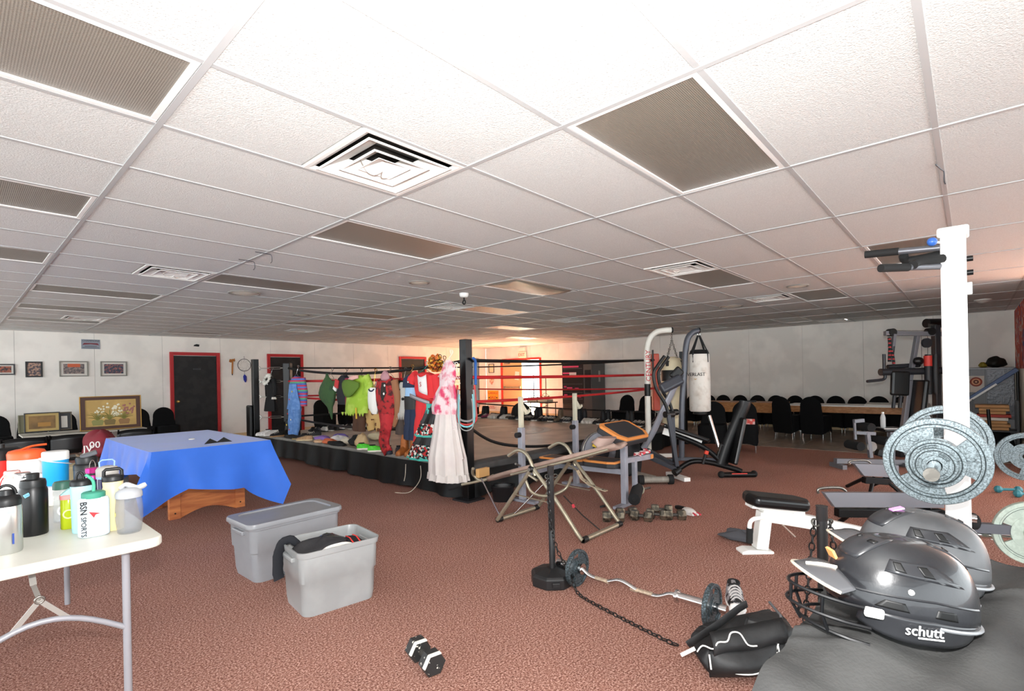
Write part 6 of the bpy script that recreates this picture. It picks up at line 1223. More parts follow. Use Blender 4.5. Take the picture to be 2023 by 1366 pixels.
# ---- black cloth table with batting helmets
CX0, CX1, CY0, CY1, CZ = -.30, 2.20, -.48, .30, .76
t = thing('display_table', 'folding table under the crumpled black cloth', 'table', ((CX0 + CX1) / 2, (CY0 + CY1) / 2, 0))
MB().box((0, 0, .725), (2.42, .74, .04)).build('tabletop', WHITEP, t, bevel=.01)
for sx in (-1, 1):
    for sy in (-1, 1): MB().cyl((sx * 1.0, sy * .28, 0), (sx * 1.0, sy * .28, .70), .014).build('leg', LEGM, t, smooth=True)
BC = mat('black_table_cloth', '#343434', 0.8, col2='#525251', scale=3.5, mix=(.35, .75), bump=.2, bscale=120, spec=.2)
mb = MB(); nx, ny = 300, 110
def clothz(x, y):
    w = .010 * sin(9 * x + 14 * y) + .008 * sin(21 * x - 9 * y + 1) + .006 * sin(34 * y + 6 * x) + .012 * max(0, sin(5 * x + 24 * y + .7)) ** 3
    f = max(0, sin(4.2 * x + 9 * y + .5)) ** 6 * .010 + max(0, sin(7 * x - 5.5 * y + 2)) ** 8 * .010
    for xk, sl, A, wd in ((1.06, .10, .016, .02), (1.15, .35, .02, .022), (1.25, .12, .014, .016), (1.30, .5, .02, .022), (1.16, -.3, .012, .014), (1.62, .55, .014, .02), (1.86, .3, .014, .022), (2.04, .2, .012, .02)): f += A * math.exp(-((x - xk - sl * (.3 - y) - .02 * sin(9 * y)) / wd) ** 2) * (.5 + .5 * sin(4 * y + xk * 9))
    return CZ + .012 + w * .9 + f * 1.0
def cf(u, v):
    # u along x; v across: sides fold down
    x = CX0 + (CX1 - CX0) * u; s = v * (CY1 - CY0 + .5) - .25
    if s < 0: y, z = CY0 - .012 + .03 * sin(x * 11) * (-s) , clothz(x, CY0) + s * 1.0 - .01
    elif s > CY1 - CY0: d = s - (CY1 - CY0); y, z = CY1 + .014 + .10 * d + .05 * sin(x * 13) * d, clothz(x, CY1) - d
    else: y, z = CY0 + s, clothz(x, CY0 + s)
    return (x, y, z)
mb.surf(cf, nx, ny)
mb.surf(lambda u, v: (CX1 + .012 + .05 * v + .02 * sin(u * 20) * v, CY0 + (CY1 - CY0) * u, clothz(CX1, CY0 + (CY1 - CY0) * u) - .35 * v), 40, 8)
tag(mb.build('tablecloth', BC, smooth=True), 'crumpled black cloth covering the table in the right foreground', 'tablecloth')
HELM = mat('helmet_black', '#1b1c1f', 0.30, col2='#2c2d30', scale=3, coat=.3, bump=.03, bscale=90); HELS = mat('helmet_scuffed', '#3a3b3d', 0.42, col2='#5a5b5d', scale=7, mix=(.35, .7))
def helmet(label, loc, rz, m, cage, ry=0.0):
    # local: -x = front (bill), y across, z up; length .29, width .22, height .2
    t = thing('batting_helmet', label, 'helmet', loc, rz, ry=ry)
    def sh(u, v):
        a = 2 * pi * u; p = v * pi / 2
        L, Wd, H = .150, .115, .175
        ca, sa = cos(a), sin(a)
        r = cos(p) ** .62
        x = L * r * ca * (1.02 if ca > 0 else .96) ; y = Wd * r * sa; z = .035 + (H - .035) * sin(p) ** .9
        if ca > 0: z -= .02 * ca * (1 - v)                # nape drops a little
        return (x + .01, y, z)
    MB().surf(sh, 48, 16).build('shell', m, t, smooth=True, solid=.006)
    def on(u, v, k=1.0):
        p = Vector(sh(u, v)); c = Vector((.01, 0, .04)); return c + (p - c) * k
    def patch(nm, quad, m_, k=1.022, n=5):
        # a raised or dark patch lying on the shell; quad: four (u, v) corners
        def f(a, b):
            (u0, v0), (u1, v1), (u2, v2), (u3, v3) = quad
            u = (u0 * (1 - a) + u1 * a) * (1 - b) + (u3 * (1 - a) + u2 * a) * b; v = (v0 * (1 - a) + v1 * a) * (1 - b) + (v3 * (1 - a) + v2 * a) * b
            return tuple(on(u, v, k))
        return MB().surf(f, n, n).build(nm, m_, t, smooth=True, solid=.003)
    RDG = mat('helmet_ridge', '#26272a', 0.3, coat=.3)
    for s in (-1, 1):
        def uu(q): return q if s > 0 else 1 - q
        # wide ear flap, curving down from the shell
        def fl(u, v):
            q = .13 + .27 * u; e = on(uu(q), .02, 1.004); drop = .055 * (sin(pi * (.1 + .8 * u)) ** .5) * v
            return (e.x, e.y - s * .012 * v, e.z - drop)
        MB().surf(fl, 18, 6).build('ear_flap', m, t, smooth=True, solid=.008)
        patch('side_recess', [(uu(.17), .34), (uu(.36), .40), (uu(.355), .56), (uu(.24), .56)], RDG, 1.018)
        patch('vent_slot', [(uu(.31), .42), (uu(.335), .43), (uu(.345), .53), (uu(.325), .53)], BLACK, 1.03)
        patch('vent_slot', [(uu(.245), .40), (uu(.27), .41), (uu(.285), .52), (uu(.262), .52)], BLACK, 1.03)
        patch('ear_slot', [(uu(.30), .06), (uu(.37), .06), (uu(.35), .13), (uu(.31), .13)], BLACK, 1.02); patch('ear_slot', [(uu(.20), .05), (uu(.25), .05), (uu(.245), .12), (uu(.205), .12)], BLACK, 1.02)
        MB().tube([on(uu(.12 + .3 * k / 16), .15 + .03 * sin(k * .2), 1.012) for k in range(17)], .003, 6).build('side_ridge', RDG, t, smooth=True)
        MB().sphere(tuple(on(uu(.30), .24, 1.03)), .006, 8, 6).build('bolt', WHITE, t)
    patch('crown_ridge', [(.44, .45), (.56, .45), (.62, .9), (.38, .9)], RDG, 1.022, 8); patch('crown_ridge', [(.06, .5), (-.06, .5), (-.12, .9), (.12, .9)], RDG, 1.022, 8)
    for u0, v0 in ((.42, .72), (.54, .72), (.06, .75), (-.08, .75)): patch('crown_slot', [(u0, v0), (u0 + .035, v0), (u0 + .04, v0 + .05), (u0, v0 + .05)], BLACK, 1.035, 3)
    # bill
    MB().surf(lambda u, v: (-.135 - .075 * v * sin(pi * (.06 + .88 * u)) ** .6, -.095 + .19 * u, .082 - .012 * v + .018 * sin(pi * u)), 20, 6).build('bill', mat('bill_smoke', '#4a4b4e', 0.25, alpha=1, coat=.2), t, smooth=True, solid=.005)
    MB().tube([(-.135 - .078 * sin(pi * (.06 + .88 * i / 16)) ** .6, -.095 + .19 * i / 16, .072 + .018 * sin(pi * i / 16)) for i in range(17)], .0035, 6).build('bill_edge', mat('worn_edge', '#b5ad9c', 0.6), t, smooth=True)
    if cage:
        CG = mat('cage_black', '#17181a', 0.3, .3); c = MB()
        for z, o in ((.045, .0), (.005, .0), (-.03, .03)):
            c.tube([(-.10 - (.125 - o) * sin(pi * (i / 14)) ** .7, -.098 + .196 * i / 14, z + .008 * sin(pi * i / 14)) for i in range(15)], .0038, 6)
        for y in (-.06, 0, .06): c.tube([(-.10 - .122 * sin(pi * ((y + .098) / .196)) ** .7, y, .05), (-.10 - .12 * sin(pi * ((y + .098) / .196)) ** .7, y, .01), (-.10 - .095 * sin(pi * ((y + .098) / .196)) ** .7, y, -.028)], .0038, 6)
        c.build('face_cage', CG, t, smooth=True)
        for s in (-1, 1): MB().box((-.098, s * .1, .04), (.035, .012, .02), rz=s * .3).build('cage_clip', WHITEP, t, bevel=.004)
        MB().tube([(-.135, -.02, .1), (-.16, .0, .098), (-.185, .015, .092)], .006, 6).build('bill_screws', mat('worn_white', '#e6dfcf', 0.7), t, smooth=True)
    MB().tube([(.16 * cos(a) + .01 - .0, .117 * sin(a), .03 if cos(a) < 0 else .03 - .02 * cos(a)) for a in [-1.5 + 3.0 * i / 20 for i in range(21)]], .004, 6).build('rim_trim', mat('rim_grey', '#8b8d90', 0.4), t, smooth=True)
    return t
zt = CZ + .022
h1 = helmet('black batting helmet with a wire face cage, front of the two', (1.43, .145, zt + .038), -.92, HELM, True, ry=.10)
text('schutt', .03, mat('decal_white', '#f1f1f1', 0.5), h1, (-.01, -.1195, .02), face(0), 'lettering', ext=.001); MB().box((.005, -.1185, .006), (.05, .002, .003)).build('decal_line', MATS['decal_white'], h1)
MB().surf(lambda u, v: (.105 + .05 * u, -.085 + .045 * u, .03 + .03 * v), 6, 3).build('nape_sticker', mat('sticker_white', '#e9e6ea', 0.5), h1, solid=.003); text('S', .022, BLACK, h1, (.135, -.064, .045), face(.75), 'lettering')
MB().box((-.128, 0.02, .122), (.006, .03, .02), ry=-.5).build('orange_sticker', mat('sticker_orange', '#e79a5c', 0.6), h1)
MB().box((-.02, -.1, .053), (.05, .004, .008)).build('orange_padding', mat('padding_orange', '#f0913a', 0.6), h1)
h2 = helmet('scuffed black batting helmet with a pink tag, behind the first', (1.74, .125, zt + .038), -1.0, HELS, False, ry=.1)
MB().box((-.055, .0, .176), (.03, .02, .004), ry=-.35).build('pink_tag', mat('tag_pink', '#dd8fe0', 0.6), h2)
# ---- white rack post with pegs and pull-up arms
t = thing('rack_post', 'tall white steel rack post holding weight plates on a peg', 'weight rack', (3.45, .06, 0))
MB().box((0, 0, 1.045), (.10, .10, 2.09)).build('post', mat('white_gloss_paint', '#fbfbf9', 0.35), t, bevel=.008); MB().box((0, 0, 2.07), (.125, .125, .05)).build('post_cap', WHITE, t, bevel=.012, seg=3)
MB().cyl((-.05, .065, .96), (-.82, .065, .955), .024).build('peg', CHROME, t, smooth=True); MB().cyl((.05, .05, .98), (.3, .05, .98), .024).build('rear_peg', CHROME, t, smooth=True); MB().cyl((-.8, .065, .955), (-.83, .065, .955), .027).build('peg_tip', STEEL, t, smooth=True)
MB().beam((0, 0, .03), (.0, -.7, .03), .08, .06).beam((-.3, 0, .03), (.4, 0, .03), .08, .06).build('base', WHITE, t)
AR = mat('arm_grey', '#6a6b70', 0.35, .5)
MB().cyl((-.03, .05, 2.0), (-.02, .36, 2.02), .017).build('pullup_arm', AR, t, smooth=True); MB().cyl((-.03, .22, 2.012), (-.02, .37, 2.022), .02).build('arm_grip', RUBBER, t, smooth=True)
MB().cyl((-.03, .05, 1.905), (-.33, .26, 1.885), .017).build('pullup_arm', AR, t, smooth=True); MB().cyl((-.2, .17, 1.893), (-.34, .267, 1.884), .02).build('arm_grip', RUBBER, t, smooth=True)
tubes(t, 'hook_arm', bez([(0, .04, 1.97), (0, .18, 1.96), (-.03, .2, 1.985)], 4), .022, RUBBER); tubes(t, 'hook_arm', bez([(-.05, .04, 1.94), (-.15, .13, 1.92), (-.2, .15, 1.9)], 4), .022, RUBBER)
MB().cyl((-.05, .04, 2.02), (-.09, .07, 2.022), .006).build('knob_stem', WHITE, t); MB().sphere((-.1, .078, 2.023), .022, 14, 10).build('blue_knob', mat('blue_ball', '#3564b4', 0.3), t, smooth=True)
for z in (1.93, 1.86): MB().cyl((.0, -.05, z), (.0, -.075, z), .014).build('bolt', BLKM, t, smooth=True)
MB().box((0, -.06, 1.78), (.03, .02, .06)).build('latch', WHITE, t, bevel=.004); MB().cyl((0, -.05, .62), (0, -.07, .62), .02).build('bolt', CHROME, t, smooth=True)
# ---- right-hand clutter
plate('grey plate at the right edge, standing behind the rack', (6.0, -.33, .63), .2, .03, HAM, .05, rot=.2)
plate('pale green-grey plate on the barbell at the right edge', (4.6, -.27, .32), .2, .03, mat('pale_green_iron', '#b4c2b6', 0.45, .2, vary=.08, scale=40), .35, rot=1.0)
t = thing('barbell', 'chrome barbell low on the right, running out of the picture', 'barbell', (4.5, .03, .27), RA)
MB().cyl((-.06, 0, .02), (.16, 0, -.0), .024).build('sleeve', CHROME, t, smooth=True); MB().cyl((.16, 0, 0), (.9, -.05, -.07), .014).build('shaft', CHROME, t, smooth=True); MB().cyl((.155, 0, 0), (.175, 0, -.002), .03).build('collar', CHROME, t, smooth=True)
t = thing('bar_support', 'dark grey rail with a black foam sleeve right of the white post', 'weight machine', (4.36, .03, 0), RA)
MB().cyl((-.12, .05, .40), (.08, .05, .38), .055).build('foam_sleeve', FOAM, t, smooth=True); MB().beam((.05, .05, .345), (.9, .0, .29), .05, .06).build('rail', mat('rail_dark', '#5f6168', 0.4, .3), t)
for x in (0.0, .8): MB().beam((x, .05, .32), (x, .05, 0), .05, .05).build('leg', BLKM, t)
tl = mat('teal_vinyl', '#3c8490', 0.4)
for k, (x, y) in enumerate(((7.75, -.28), (7.6, -.42))):
    t = thing('small_dumbbell', 'teal hand dumbbell on the carpet at far right, %s one' % ('rear' if k == 0 else 'front'), 'dumbbell', (x, y, 0), -1.1 + k * .1, 'teal dumbbells')
    MB().cyl((-.07, 0, .04), (.07, 0, .04), .015).build('handle', tl, t, smooth=True)
    for s in (-1, 1): MB().sphere((s * .09, 0, .04), .04, 8, 6).build('head', tl, t)
# ---- home gym
t = thing('home_gym', 'black multi-gym tower with press arms, pulleys and seat', 'exercise machine', (10.13, .72, 0), RA)
GD = mat('gym_dark', '#2e2f33', 0.42, .2); GG = mat('gym_grey', '#77787e', 0.42, .2)
MB().beam((-.38, 0, 1.95), (.55, 0, 1.92), .07, .07).build('top_beam', GG, t, bevel=.006); MB().beam((.42, 0, 0), (.42, 0, 2.06), .09, .09).build('main_post', GD, t, bevel=.01)
MB().beam((.13, 0, 1.9), (-.02, -.02, 1.2), .06, .06).beam((-.02, -.02, 1.2), (-.2, -.04, .12), .07, .07).build('inner_post', GG, t, bevel=.006)
for x in (-.28, .33): MB().cyl((x, -.05, 1.96), (x, .05, 1.96), .06).build('pulley', BLACK, t, smooth=True)
MB().beam((-.26, -.04, 1.93), (-.29, -.04, 1.72), .05, .04).build('press_link', GG, t); MB().cyl((-.29, -.04, 1.74), (-.32, -.04, 1.5), .03).build('press_sleeve', GD, t, smooth=True)
MB().cyl((-.52, -.08, 1.34), (.52, -.04, 1.345), .055).build('press_arm', GD, t, smooth=True); MB().cyl((-.3, .06, 1.42), (.2, .06, 1.44), .035).build('rear_arm', GD, t, smooth=True)
for x, d in ((-.46, -.08), (-.36, .05)): tubes(t, 'grip_bar', bez([(x, d, 1.62), (x, d, 1.34), (x + .01, d, 1.26), (x - .04, d, 1.22), (x - .29, d - .03, 1.2)], 4), .022, GD)
MB().box((-.25, -.12, 1.16), (.28, .07, .38), ry=.06).build('chest_pad', VINYL, t, bevel=.03, seg=3); MB().box((.0, -.14, .86), (.08, .32, .7), ry=.14).build('back_pad', VINYL, t, bevel=.03, seg=3)
for x in (-.34, -.24): MB().cyl((x + .02, -.1, 1.0), (x - .02, -.12, .78), .025).build('lower_grip', GD, t, smooth=True)
for x, c in ((.19, '#222326'), (.3, '#1d1e20')): MB().rings([(x, -.12, z, a, .05) for z, a in ((.98, .03), (1.03, .05), (1.25, .05), (1.5, .045), (1.6, .03))], 14).build('arm_roller', mat('roller_' + c, c, 0.5), t, smooth=True)
MB().rings([(.19, -.12, z, .054, .055) for z in (1.42, 1.5, 1.58)], 14).build('red_sleeve', mat('gym_red', '#c8392f', 0.5), t, smooth=True); MB().cyl((.21, -.1, 1.78), (.21, -.06, 1.78), .075).build('idler_pulley', GD, t, smooth=True); MB().sphere((.06, -.1, 1.5), .08, 12, 8, (1, .7, .8)).build('elbow_pad', VINYL, t, smooth=True)
rp = MB(); rp.tube(bez([(-.35, -.05, 1.88), (-.35, -.06, 1.75), (-.37, -.07, 1.5)], 4), .022, 8).tube(bez([(-.35, -.05, 1.75), (-.31, -.06, 1.6), (-.3, -.07, 1.46)], 4), .022, 8); rp.build('triceps_rope', stripes('rope_stripe', ['#1c1c1e', '#1c1c1e', '#c83a3c', '#1c1c1e'], 16), t, smooth=True)
cbm = MB().cyl((.16, -.04, 1.9), (.16, -.04, .5), .004, n=5).cyl((.26, -.04, 1.9), (.24, -.04, .5), .004, n=5).cyl((-.3, -.02, 1.99), (.5, -.02, 1.97), .004, n=5); cbm.build('cable', STEEL, t)
MB().cyl((.60, .4, 2.13), (.98, .45, 2.13), .075).build('overhead_roller', VINYL, t, smooth=True); MB().beam((.42, 0, 2.04), (.65, .4, 2.1), .05, .05).build('roller_bracket', GD, t)
for k in range(9): MB().box((.62, .1, .1 + k * .05), (.3, .14, .044)).build('weight_stack_plate', BLKM, t)
MB().beam((-.25, -.05, .05), (.75, .1, .05), .09, .08).beam((.6, -.3, .04), (.6, .45, .04), .08, .07).build('base', GD, t)
tubes(t, 'leg_lever', bez([(.3, -.3, .8), (.24, -.32, .7), (.3, -.34, .58), (.36, -.36, .5)], 4), .02, GD)
t = thing('leg_curl_bench', 'grey leg-curl bench with round foam rollers and a thin black seat', 'weight bench', (8.73, 1.08, 0), RA)
MB().box((.28, 0, .53), (.34, .3, .05)).build('seat_pad', VINYL, t, bevel=.02, seg=3); MB().tube([(.1, -.14, .555), (.45, -.14, .55)], .006, 6).build('piping', WPIP, t)
MB().beam((-.26, -.05, .66), (-.12, -.05, .67), .05, .05).beam((-.25, -.05, .66), (-.24, -.05, .4), .03, .03).beam((-.24, -.05, .5), (.04, -.05, .48), .04, .05).beam((-.07, -.05, .5), (-.03, -.05, .14), .05, .05).build('leg_lever', GG, t, bevel=.005)
for x, z in ((-.25, .32), (-.1, .58), (.14, .38)): MB().cyl((x, -.18, z), (x, .1, z), .06).build('foam_roller', FOAM, t, smooth=True)
MB().beam((-.5, 0, .1), (.5, 0, .06), .08, .07).build('base_rail', GG, t, bevel=.006); MB().cyl((-.02, -.07, .3), (-.02, -.03, .3), .07).build('disc', mat('disc_grey', '#8e8c88', 0.5), t, smooth=True); MB().beam((.3, 0, .5), (.3, 0, .08), .06, .06).build('post', GG, t); MB().box((.12, -.02, .2), (.1, .08, .09), ry=.3).build('joint_block', BLACK, t, bevel=.01); MB().beam((.15, 0, .2), (.36, 0, .34), .06, .05).build('strut', GG, t)
for x in (-.46, .46): MB().box((x, 0, .03), (.06, .3, .06)).build('foot', GG, t)
t = thing('water_bottle', 'clear plastic water bottle standing on the leg-curl bench seat', 'bottle', (8.86, .94, .556))
MB().lathe([(.03, 0), (.032, .01), (.032, .14), (.026, .17), (.013, .2), (.013, .205)], n=16).build('body', mat('pet_plastic', '#d8dcdc', 0.15, alpha=.55), t, smooth=True); MB().lathe([(.015, .203), (.015, .222)], n=12).build('cap', WHITEP, t)

lump('floor_rag', 'grey rag lying under the white bench', 'cloth', (4.35, 1.42, 0), .1, .16, .06, mat('rag_grey', '#4c4d52', 0.85), 71, .15)
t = thing('plastic_tub', 'black plastic tub on the carpet beside the near ring post', 'tub', (4.15, 3.92, 0), RA)
MB().rings([(0, 0, z, a, a) for z, a in ((0, .11), (.01, .115), (.15, .13), (.16, .138), (.17, .138), (.165, .128), (.02, .11))], 28, e=.6).build('tub', mat('tub_black', '#151517', 0.4), t, smooth=True)
MB().torus((0, 0, .165), .13, .008, n=28, m=6).build('rim', MATS['tub_black'], t, smooth=True)
# ================================================================== covered chairs
CHC = mat('black_spandex', '#111112', 0.8, spec=.15)
def chair_proto(label, loc, rz, group):
    t = thing('covered_chair', label, 'chair', loc, rz, group)
    prof = [(-.2, .1), (-.225, .3), (-.215, .5), (-.2, .62)] + [(-.2 * cos(a), .66 + .2 * sin(a)) for a in [pi * k / 14 for k in range(15)]] + [(.2, .62), (.215, .5), (.225, .3), (.2, .1)]
    MB().prism(prof, (0, .17, 0), (1, 0, 0), (0, .12, 1), .05).build('chair_back', CHC, t, bevel=.018, seg=2)
    n = 24; vs = []
    for z, q, wv in ((.47, .86, 0), (.475, .96, 0), (.44, 1.0, 0), (.3, .99, .0), (.12, 1.0, 1)):
        for i in range(n):
            a = 2 * pi * i / n; e = .35; ca, sa = cos(a), sin(a)
            x, y = .225 * q * math.copysign(abs(ca) ** e, ca), .22 * q * math.copysign(abs(sa) ** e, sa)
            vs.append((x, y - .03, z + (.05 * (1 - (abs(sin(2 * a)) ** .6)) if wv else 0)))
    fs = [(j * n + i, j * n + (i + 1) % n, (j + 1) * n + (i + 1) % n, (j + 1) * n + i) for j in range(4) for i in range(n)] + [tuple(range(n))]
    MB().add(vs, fs).build('seat_cover', CHC, t, smooth=True)
    for x in (-.19, .19):
        for y in (-.21, .15): MB().cyl((x, y, 0), (x * .97, y * .97, .2), .011, n=8).build('leg', CHROME, t, smooth=True)
    return t
G1 = 'black covered chairs along the far wall'
c0 = chair_proto('black covered chair on the ring side of the front table, nearer the white bag', (9.05, 3.42, 0), -pi / 2 + .25, 'black covered chairs in front of the far tables')
copy_tree(c0, (9.35, 2.98, 0), -pi / 2 + .25, 'black covered chair on the ring side of the front table, further right')
copy_tree(c0, (11.75, 2.86, 0), pi / 2 - .35, 'black covered chair with its back to us, left of the standing pair')
copy_tree(c0, (11.80, 2.36, 0), pi / 2 - .2, 'black covered chair with its back to us, right of the standing pair')
for k, y in enumerate((5.6, 5.19, 4.81, 4.39, 3.97, 3.55, 3.13, 2.71, 2.3, 1.89, 1.5, 1.1)):
    c = copy_tree(c0, (13.30, y, 0), -pi / 2, '%s black covered chair from the left in the row against the far wall' % ORDW[k]); c['group'] = G1; c.scale = (.93, .93, .93)
for x, y, rz, lab in ((11.4, 6.55, -pi / 2, 'black covered chair behind the ring, left of the pair near the bags'), (11.4, 6.0, -pi / 2, 'black covered chair behind the ring, right of the pair near the bags'), (6.75, 12.9, 0, 'black covered chair against the left wall behind the leaf costume'), (7.45, 12.9, 0, 'black covered chair against the left wall behind the lime tunic'), (7.95, 12.9, 0, 'black covered chair against the left wall behind the white top')):
    c = copy_tree(c0, (x, y, 0), rz, lab); c['group'] = 'black covered chairs behind the ring'
for k, (x, lab) in enumerate(((.55, 'black covered chair at the left edge below the first framed picture'), (1.05, 'black covered chair behind the basket print'), (1.5, 'black covered chair between the two leaning pictures'), (1.97, 'black covered chair behind the left side of the flower painting'), (2.72, 'black covered chair just right of the flower painting'), (3.18, 'black covered chair beside the first black door'))):
    c = copy_tree(c0, (x, 13.1, 0), 0, lab); c['group'] = 'black covered chairs along the left wall'
# ---- tables at the far right
TW = bpy.data.materials.new('oak_edge'); TW.use_nodes = True; wood(TW, '#9a6434', '#b98450', (2, 6, 20), .5)
def far_table(label, y0, y1, x0, x1, z, top, ap):
    t = thing('long_table', label, 'table', ((x0 + x1) / 2, (y0 + y1) / 2, 0)); L, D = y1 - y0, x1 - x0
    MB().box((0, 0, z - .012), (D, L, .024)).build('tabletop', top, t, bevel=.004); MB().box((-D / 2 + .02, 0, z - .024 - ap / 2), (.03, L - .02, ap)).build('apron', TW, t, bevel=.003)
    for sx in (-1, 1):
        for sy in (-1, 1): MB().cyl((sx * (D / 2 - .08), sy * (L / 2 - .12), 0), (sx * (D / 2 - .08), sy * (L / 2 - .12), z - .03), .016, n=8).build('leg', CHROME, t)
    return t
far_table('wooden long table behind the two front chairs', 3.08, 4.9, 12.15, 12.85, .69, TW, .2)
far_table('white-topped long table with a wooden edge, at far right', .3, 2.98, 12.15, 12.85, .665, WHITEP, .13)
tag(MB().prism([(-.5, -.2), (.5, -.2), (.5, .2), (-.5, .2)], (0, 0, 0), (0, 1, 0), (.94, 0, .06), .035).build('table_leaf', mat('leaf_white', '#d9d6cd', 0.5), loc=(12.45, 1.1, .70)), 'loose white board lying on the far white table', 'board')
tag(MB().box((0, 0, .045), (.09, .14, .09)).build('small_box', mat('red_box', '#cf4438', 0.5, col2='#e9e4de', scale=9), loc=(9.32, 2.86, .477), rz=.3), 'small red and white box on the seat of a front chair', 'box')
# ---- refrigerator, boards and mural corner
STN = mat('stainless', '#6c6d6f', 0.42, .6, bump=.1, bscale=12)
t = thing('refrigerator', 'stainless chest refrigerator with a target poster, in the far right corner', 'refrigerator', (12.9, -.22, 0))
MB().box((0, 0, .69), (.62, .7, 1.38)).build('cabinet', STN, t, bevel=.01); d = MB().box((-.325, .18, .9), (.03, .3, .9)).build('door', mat('stainless_dark', '#5d5d5e', 0.45, .5), t, bevel=.005)
MB().box((-.325, -.16, .9), (.03, .36, .9)).build('door', mat('stainless_dimpled', '#4a4b4e', 0.35, .6, bump=.5, bscale=25), t, bevel=.005)
MB().box((-.343, .16, 1.08), (.004, .22, .3)).build('poster', mat('poster_paper', '#d6cdc2', 0.7), d)
for r, c in ((.085, '#8c3a2a'), (.06, '#d8a27c'), (.038, '#5b2a22'), (.016, '#d9b08c')): MB().cyl((-.345 - (.09 - r) * .02, .16, 1.12), (-.347 - (.09 - r) * .02, .16, 1.12), r, n=24).build('poster_ring', mat('ring_' + c, c, 0.7), d)
hk = thing('bag_of_gear', 'black and yellow gear heaped on top of the refrigerator', 'gear', (12.9, -.33, 1.382))
lump('gear_bundle', None, None, (0, 0, 0), .16, .15, .14, mat('gear_black', '#1c1b16', 0.6), 41, .12, parent=hk); lump('yellow_strap', None, None, (-.08, .17, 0), .06, .06, .07, mat('gear_yellow', '#8a7a22', 0.6), 42, .12, parent=hk)
bx = thing('metal_rack', 'black open rack carrying stacked boards near the right edge', 'rack', (11.45, -.25, 0))
for x in (-.22, .22):
    for y in (-.28, .24): MB().box((x, y, .42), (.03, .03, .84)).build('post', BLKM, bx)
for z in (.355,): MB().box((0, -.02, z), (.46, .54, .02)).build('shelf', BLKM, bx)
PLK = bpy.data.materials.new('pine_board'); PLK.use_nodes = True; wood(PLK, '#a5743f', '#c6945c', (8, 2, 20), .6)
for k in range(8):
    m_ = mat('red_board', '#b03a2a', 0.6) if k == 4 else mat('white_board', '#ddd6c8', 0.6) if k == 3 else PLK
    tag(MB().box((0, 0, .024), (.34, .36 + .05 * sin(k * 2.1), .044)).build('stacked_board', m_, loc=(11.45, -.25 + .015 * sin(k * 3), .366 + k * .051), bevel=.003), ['bottom board of the stack on the black rack', 'second lowest board of the stack on the black rack', 'third lowest board of the stack on the black rack', 'white board in the stack on the black rack', 'red board in the stack on the black rack', 'board just above the red one on the black rack', 'second board from the top of the rack stack', 'topmost board of the rack stack'][k], 'board', 'boards stacked on the black rack')
tag(lump('black_bundle', None, None, (11.4, -.25, 0), .18, .26, .3, CHC, 51, .06), 'black bundle under the stacked boards', 'bundle')
t = thing('blue_bar', 'long blue padded bar leaning diagonally by the refrigerator', 'bar', (12.2, -.22, 0)); MB().beam((0, .40, .70), (0, -.36, 1.34), .05, .07).build('bar', mat('bar_blue', '#3f5a86', 0.45), t, bevel=.008); MB().beam((-.03, .34, .72), (-.03, -.1, 1.09), .02, .03).build('white_edge', WHITE, t)
MB().cyl((.0, .4, 0), (0, .4, .70), .02).build('support', BLKM, t); MB().cyl((0, -.36, 0), (0, -.36, 1.33), .02).build('support', BLKM, t)
t = thing('black_pole', 'short black pole standing in front of the stacked boards', 'pole', (10.66, -.22, 0)); MB().cyl((0, 0, .02), (.0, .04, .74), .022).build('pole', BLKM, t, smooth=True); MB().box((0, 0, .015), (.3, .24, .03)).build('foot', BLKM, t)
def mural_mat():
    M = bpy.data.materials.new('mural_paint'); M.use_nodes = True; nt = M.node_tree; b = nt.nodes['Principled BSDF']; b.inputs['Roughness'].default_value = .7
    tc = nt.nodes.new('ShaderNodeTexCoord'); n = nt.nodes.new('ShaderNodeTexNoise'); n.inputs['Scale'].default_value = 2.6; n.inputs['Detail'].default_value = 2; n.inputs['Distortion'].default_value = 1.2
    r = nt.nodes.new('ShaderNodeValToRGB'); r.color_ramp.interpolation = 'CONSTANT'; e = r.color_ramp.elements
    for k, (p, c) in enumerate(((0, '#2b3a6e'), (.40, '#c8452c'), (.58, '#d8d2c8'), (.63, '#c8452c'), (.7, '#3a4a80'))):
        el = e[k] if k < 2 else e.new(p); el.position = p; el.color = rgb(c)
    nt.links.new(tc.outputs['Object'], n.inputs['Vector']); nt.links.new(n.outputs['Fac'], r.inputs[0]); nt.links.new(r.outputs[0], b.inputs['Base Color']); return M
tag(MB().box((11.9, -.632, 1.9), (3.6, .012, 1.1)).build('mural', mural_mat()), 'red and blue painted mural on the wall at the right edge', 'mural')
# ---- vending machine
VB = mat('vending_black', '#17171a', 0.35); VG = mat('vending_grey', '#5a5958', 0.45); PKL = mat('vending_pink', '#d8487c', 0.5)
t = thing('vending_machine', 'tall black vending machine with pink labels against the far wall', 'vending machine', (13.38, 9.06, 0))
MB().box((0, 0, .92), (.76, 1.1, 1.78)).build('cabinet', VG, t, bevel=.012); MB().box((-.385, 0, 1.8), (.04, 1.12, .06)).build('header', VB, t)
w = MB().box((-.386, .14, 1.12), (.03, .78, 1.2)).build('window', VB, t, bevel=.005)
for k, z in enumerate((1.6, 1.38, 1.12, .86, .66)):
    MB().box((-.402, .14, z), (.006, .74, .012)).build('shelf_edge', mat('shelf_grey', '#6d6d70', 0.5), w)
for y, z, l in ((.2, 1.66, .6), (.25, 1.46, .5), (.25, 1.0, .2), (-.02, .98, .14), (.4, .78, .12), (.2, .74, .1), (0, .74, .1), (-.12, .73, .1), (.42, 1.04, .1)): MB().box((-.404, y, z), (.004, l, .05)).build('price_strip', PKL, w)
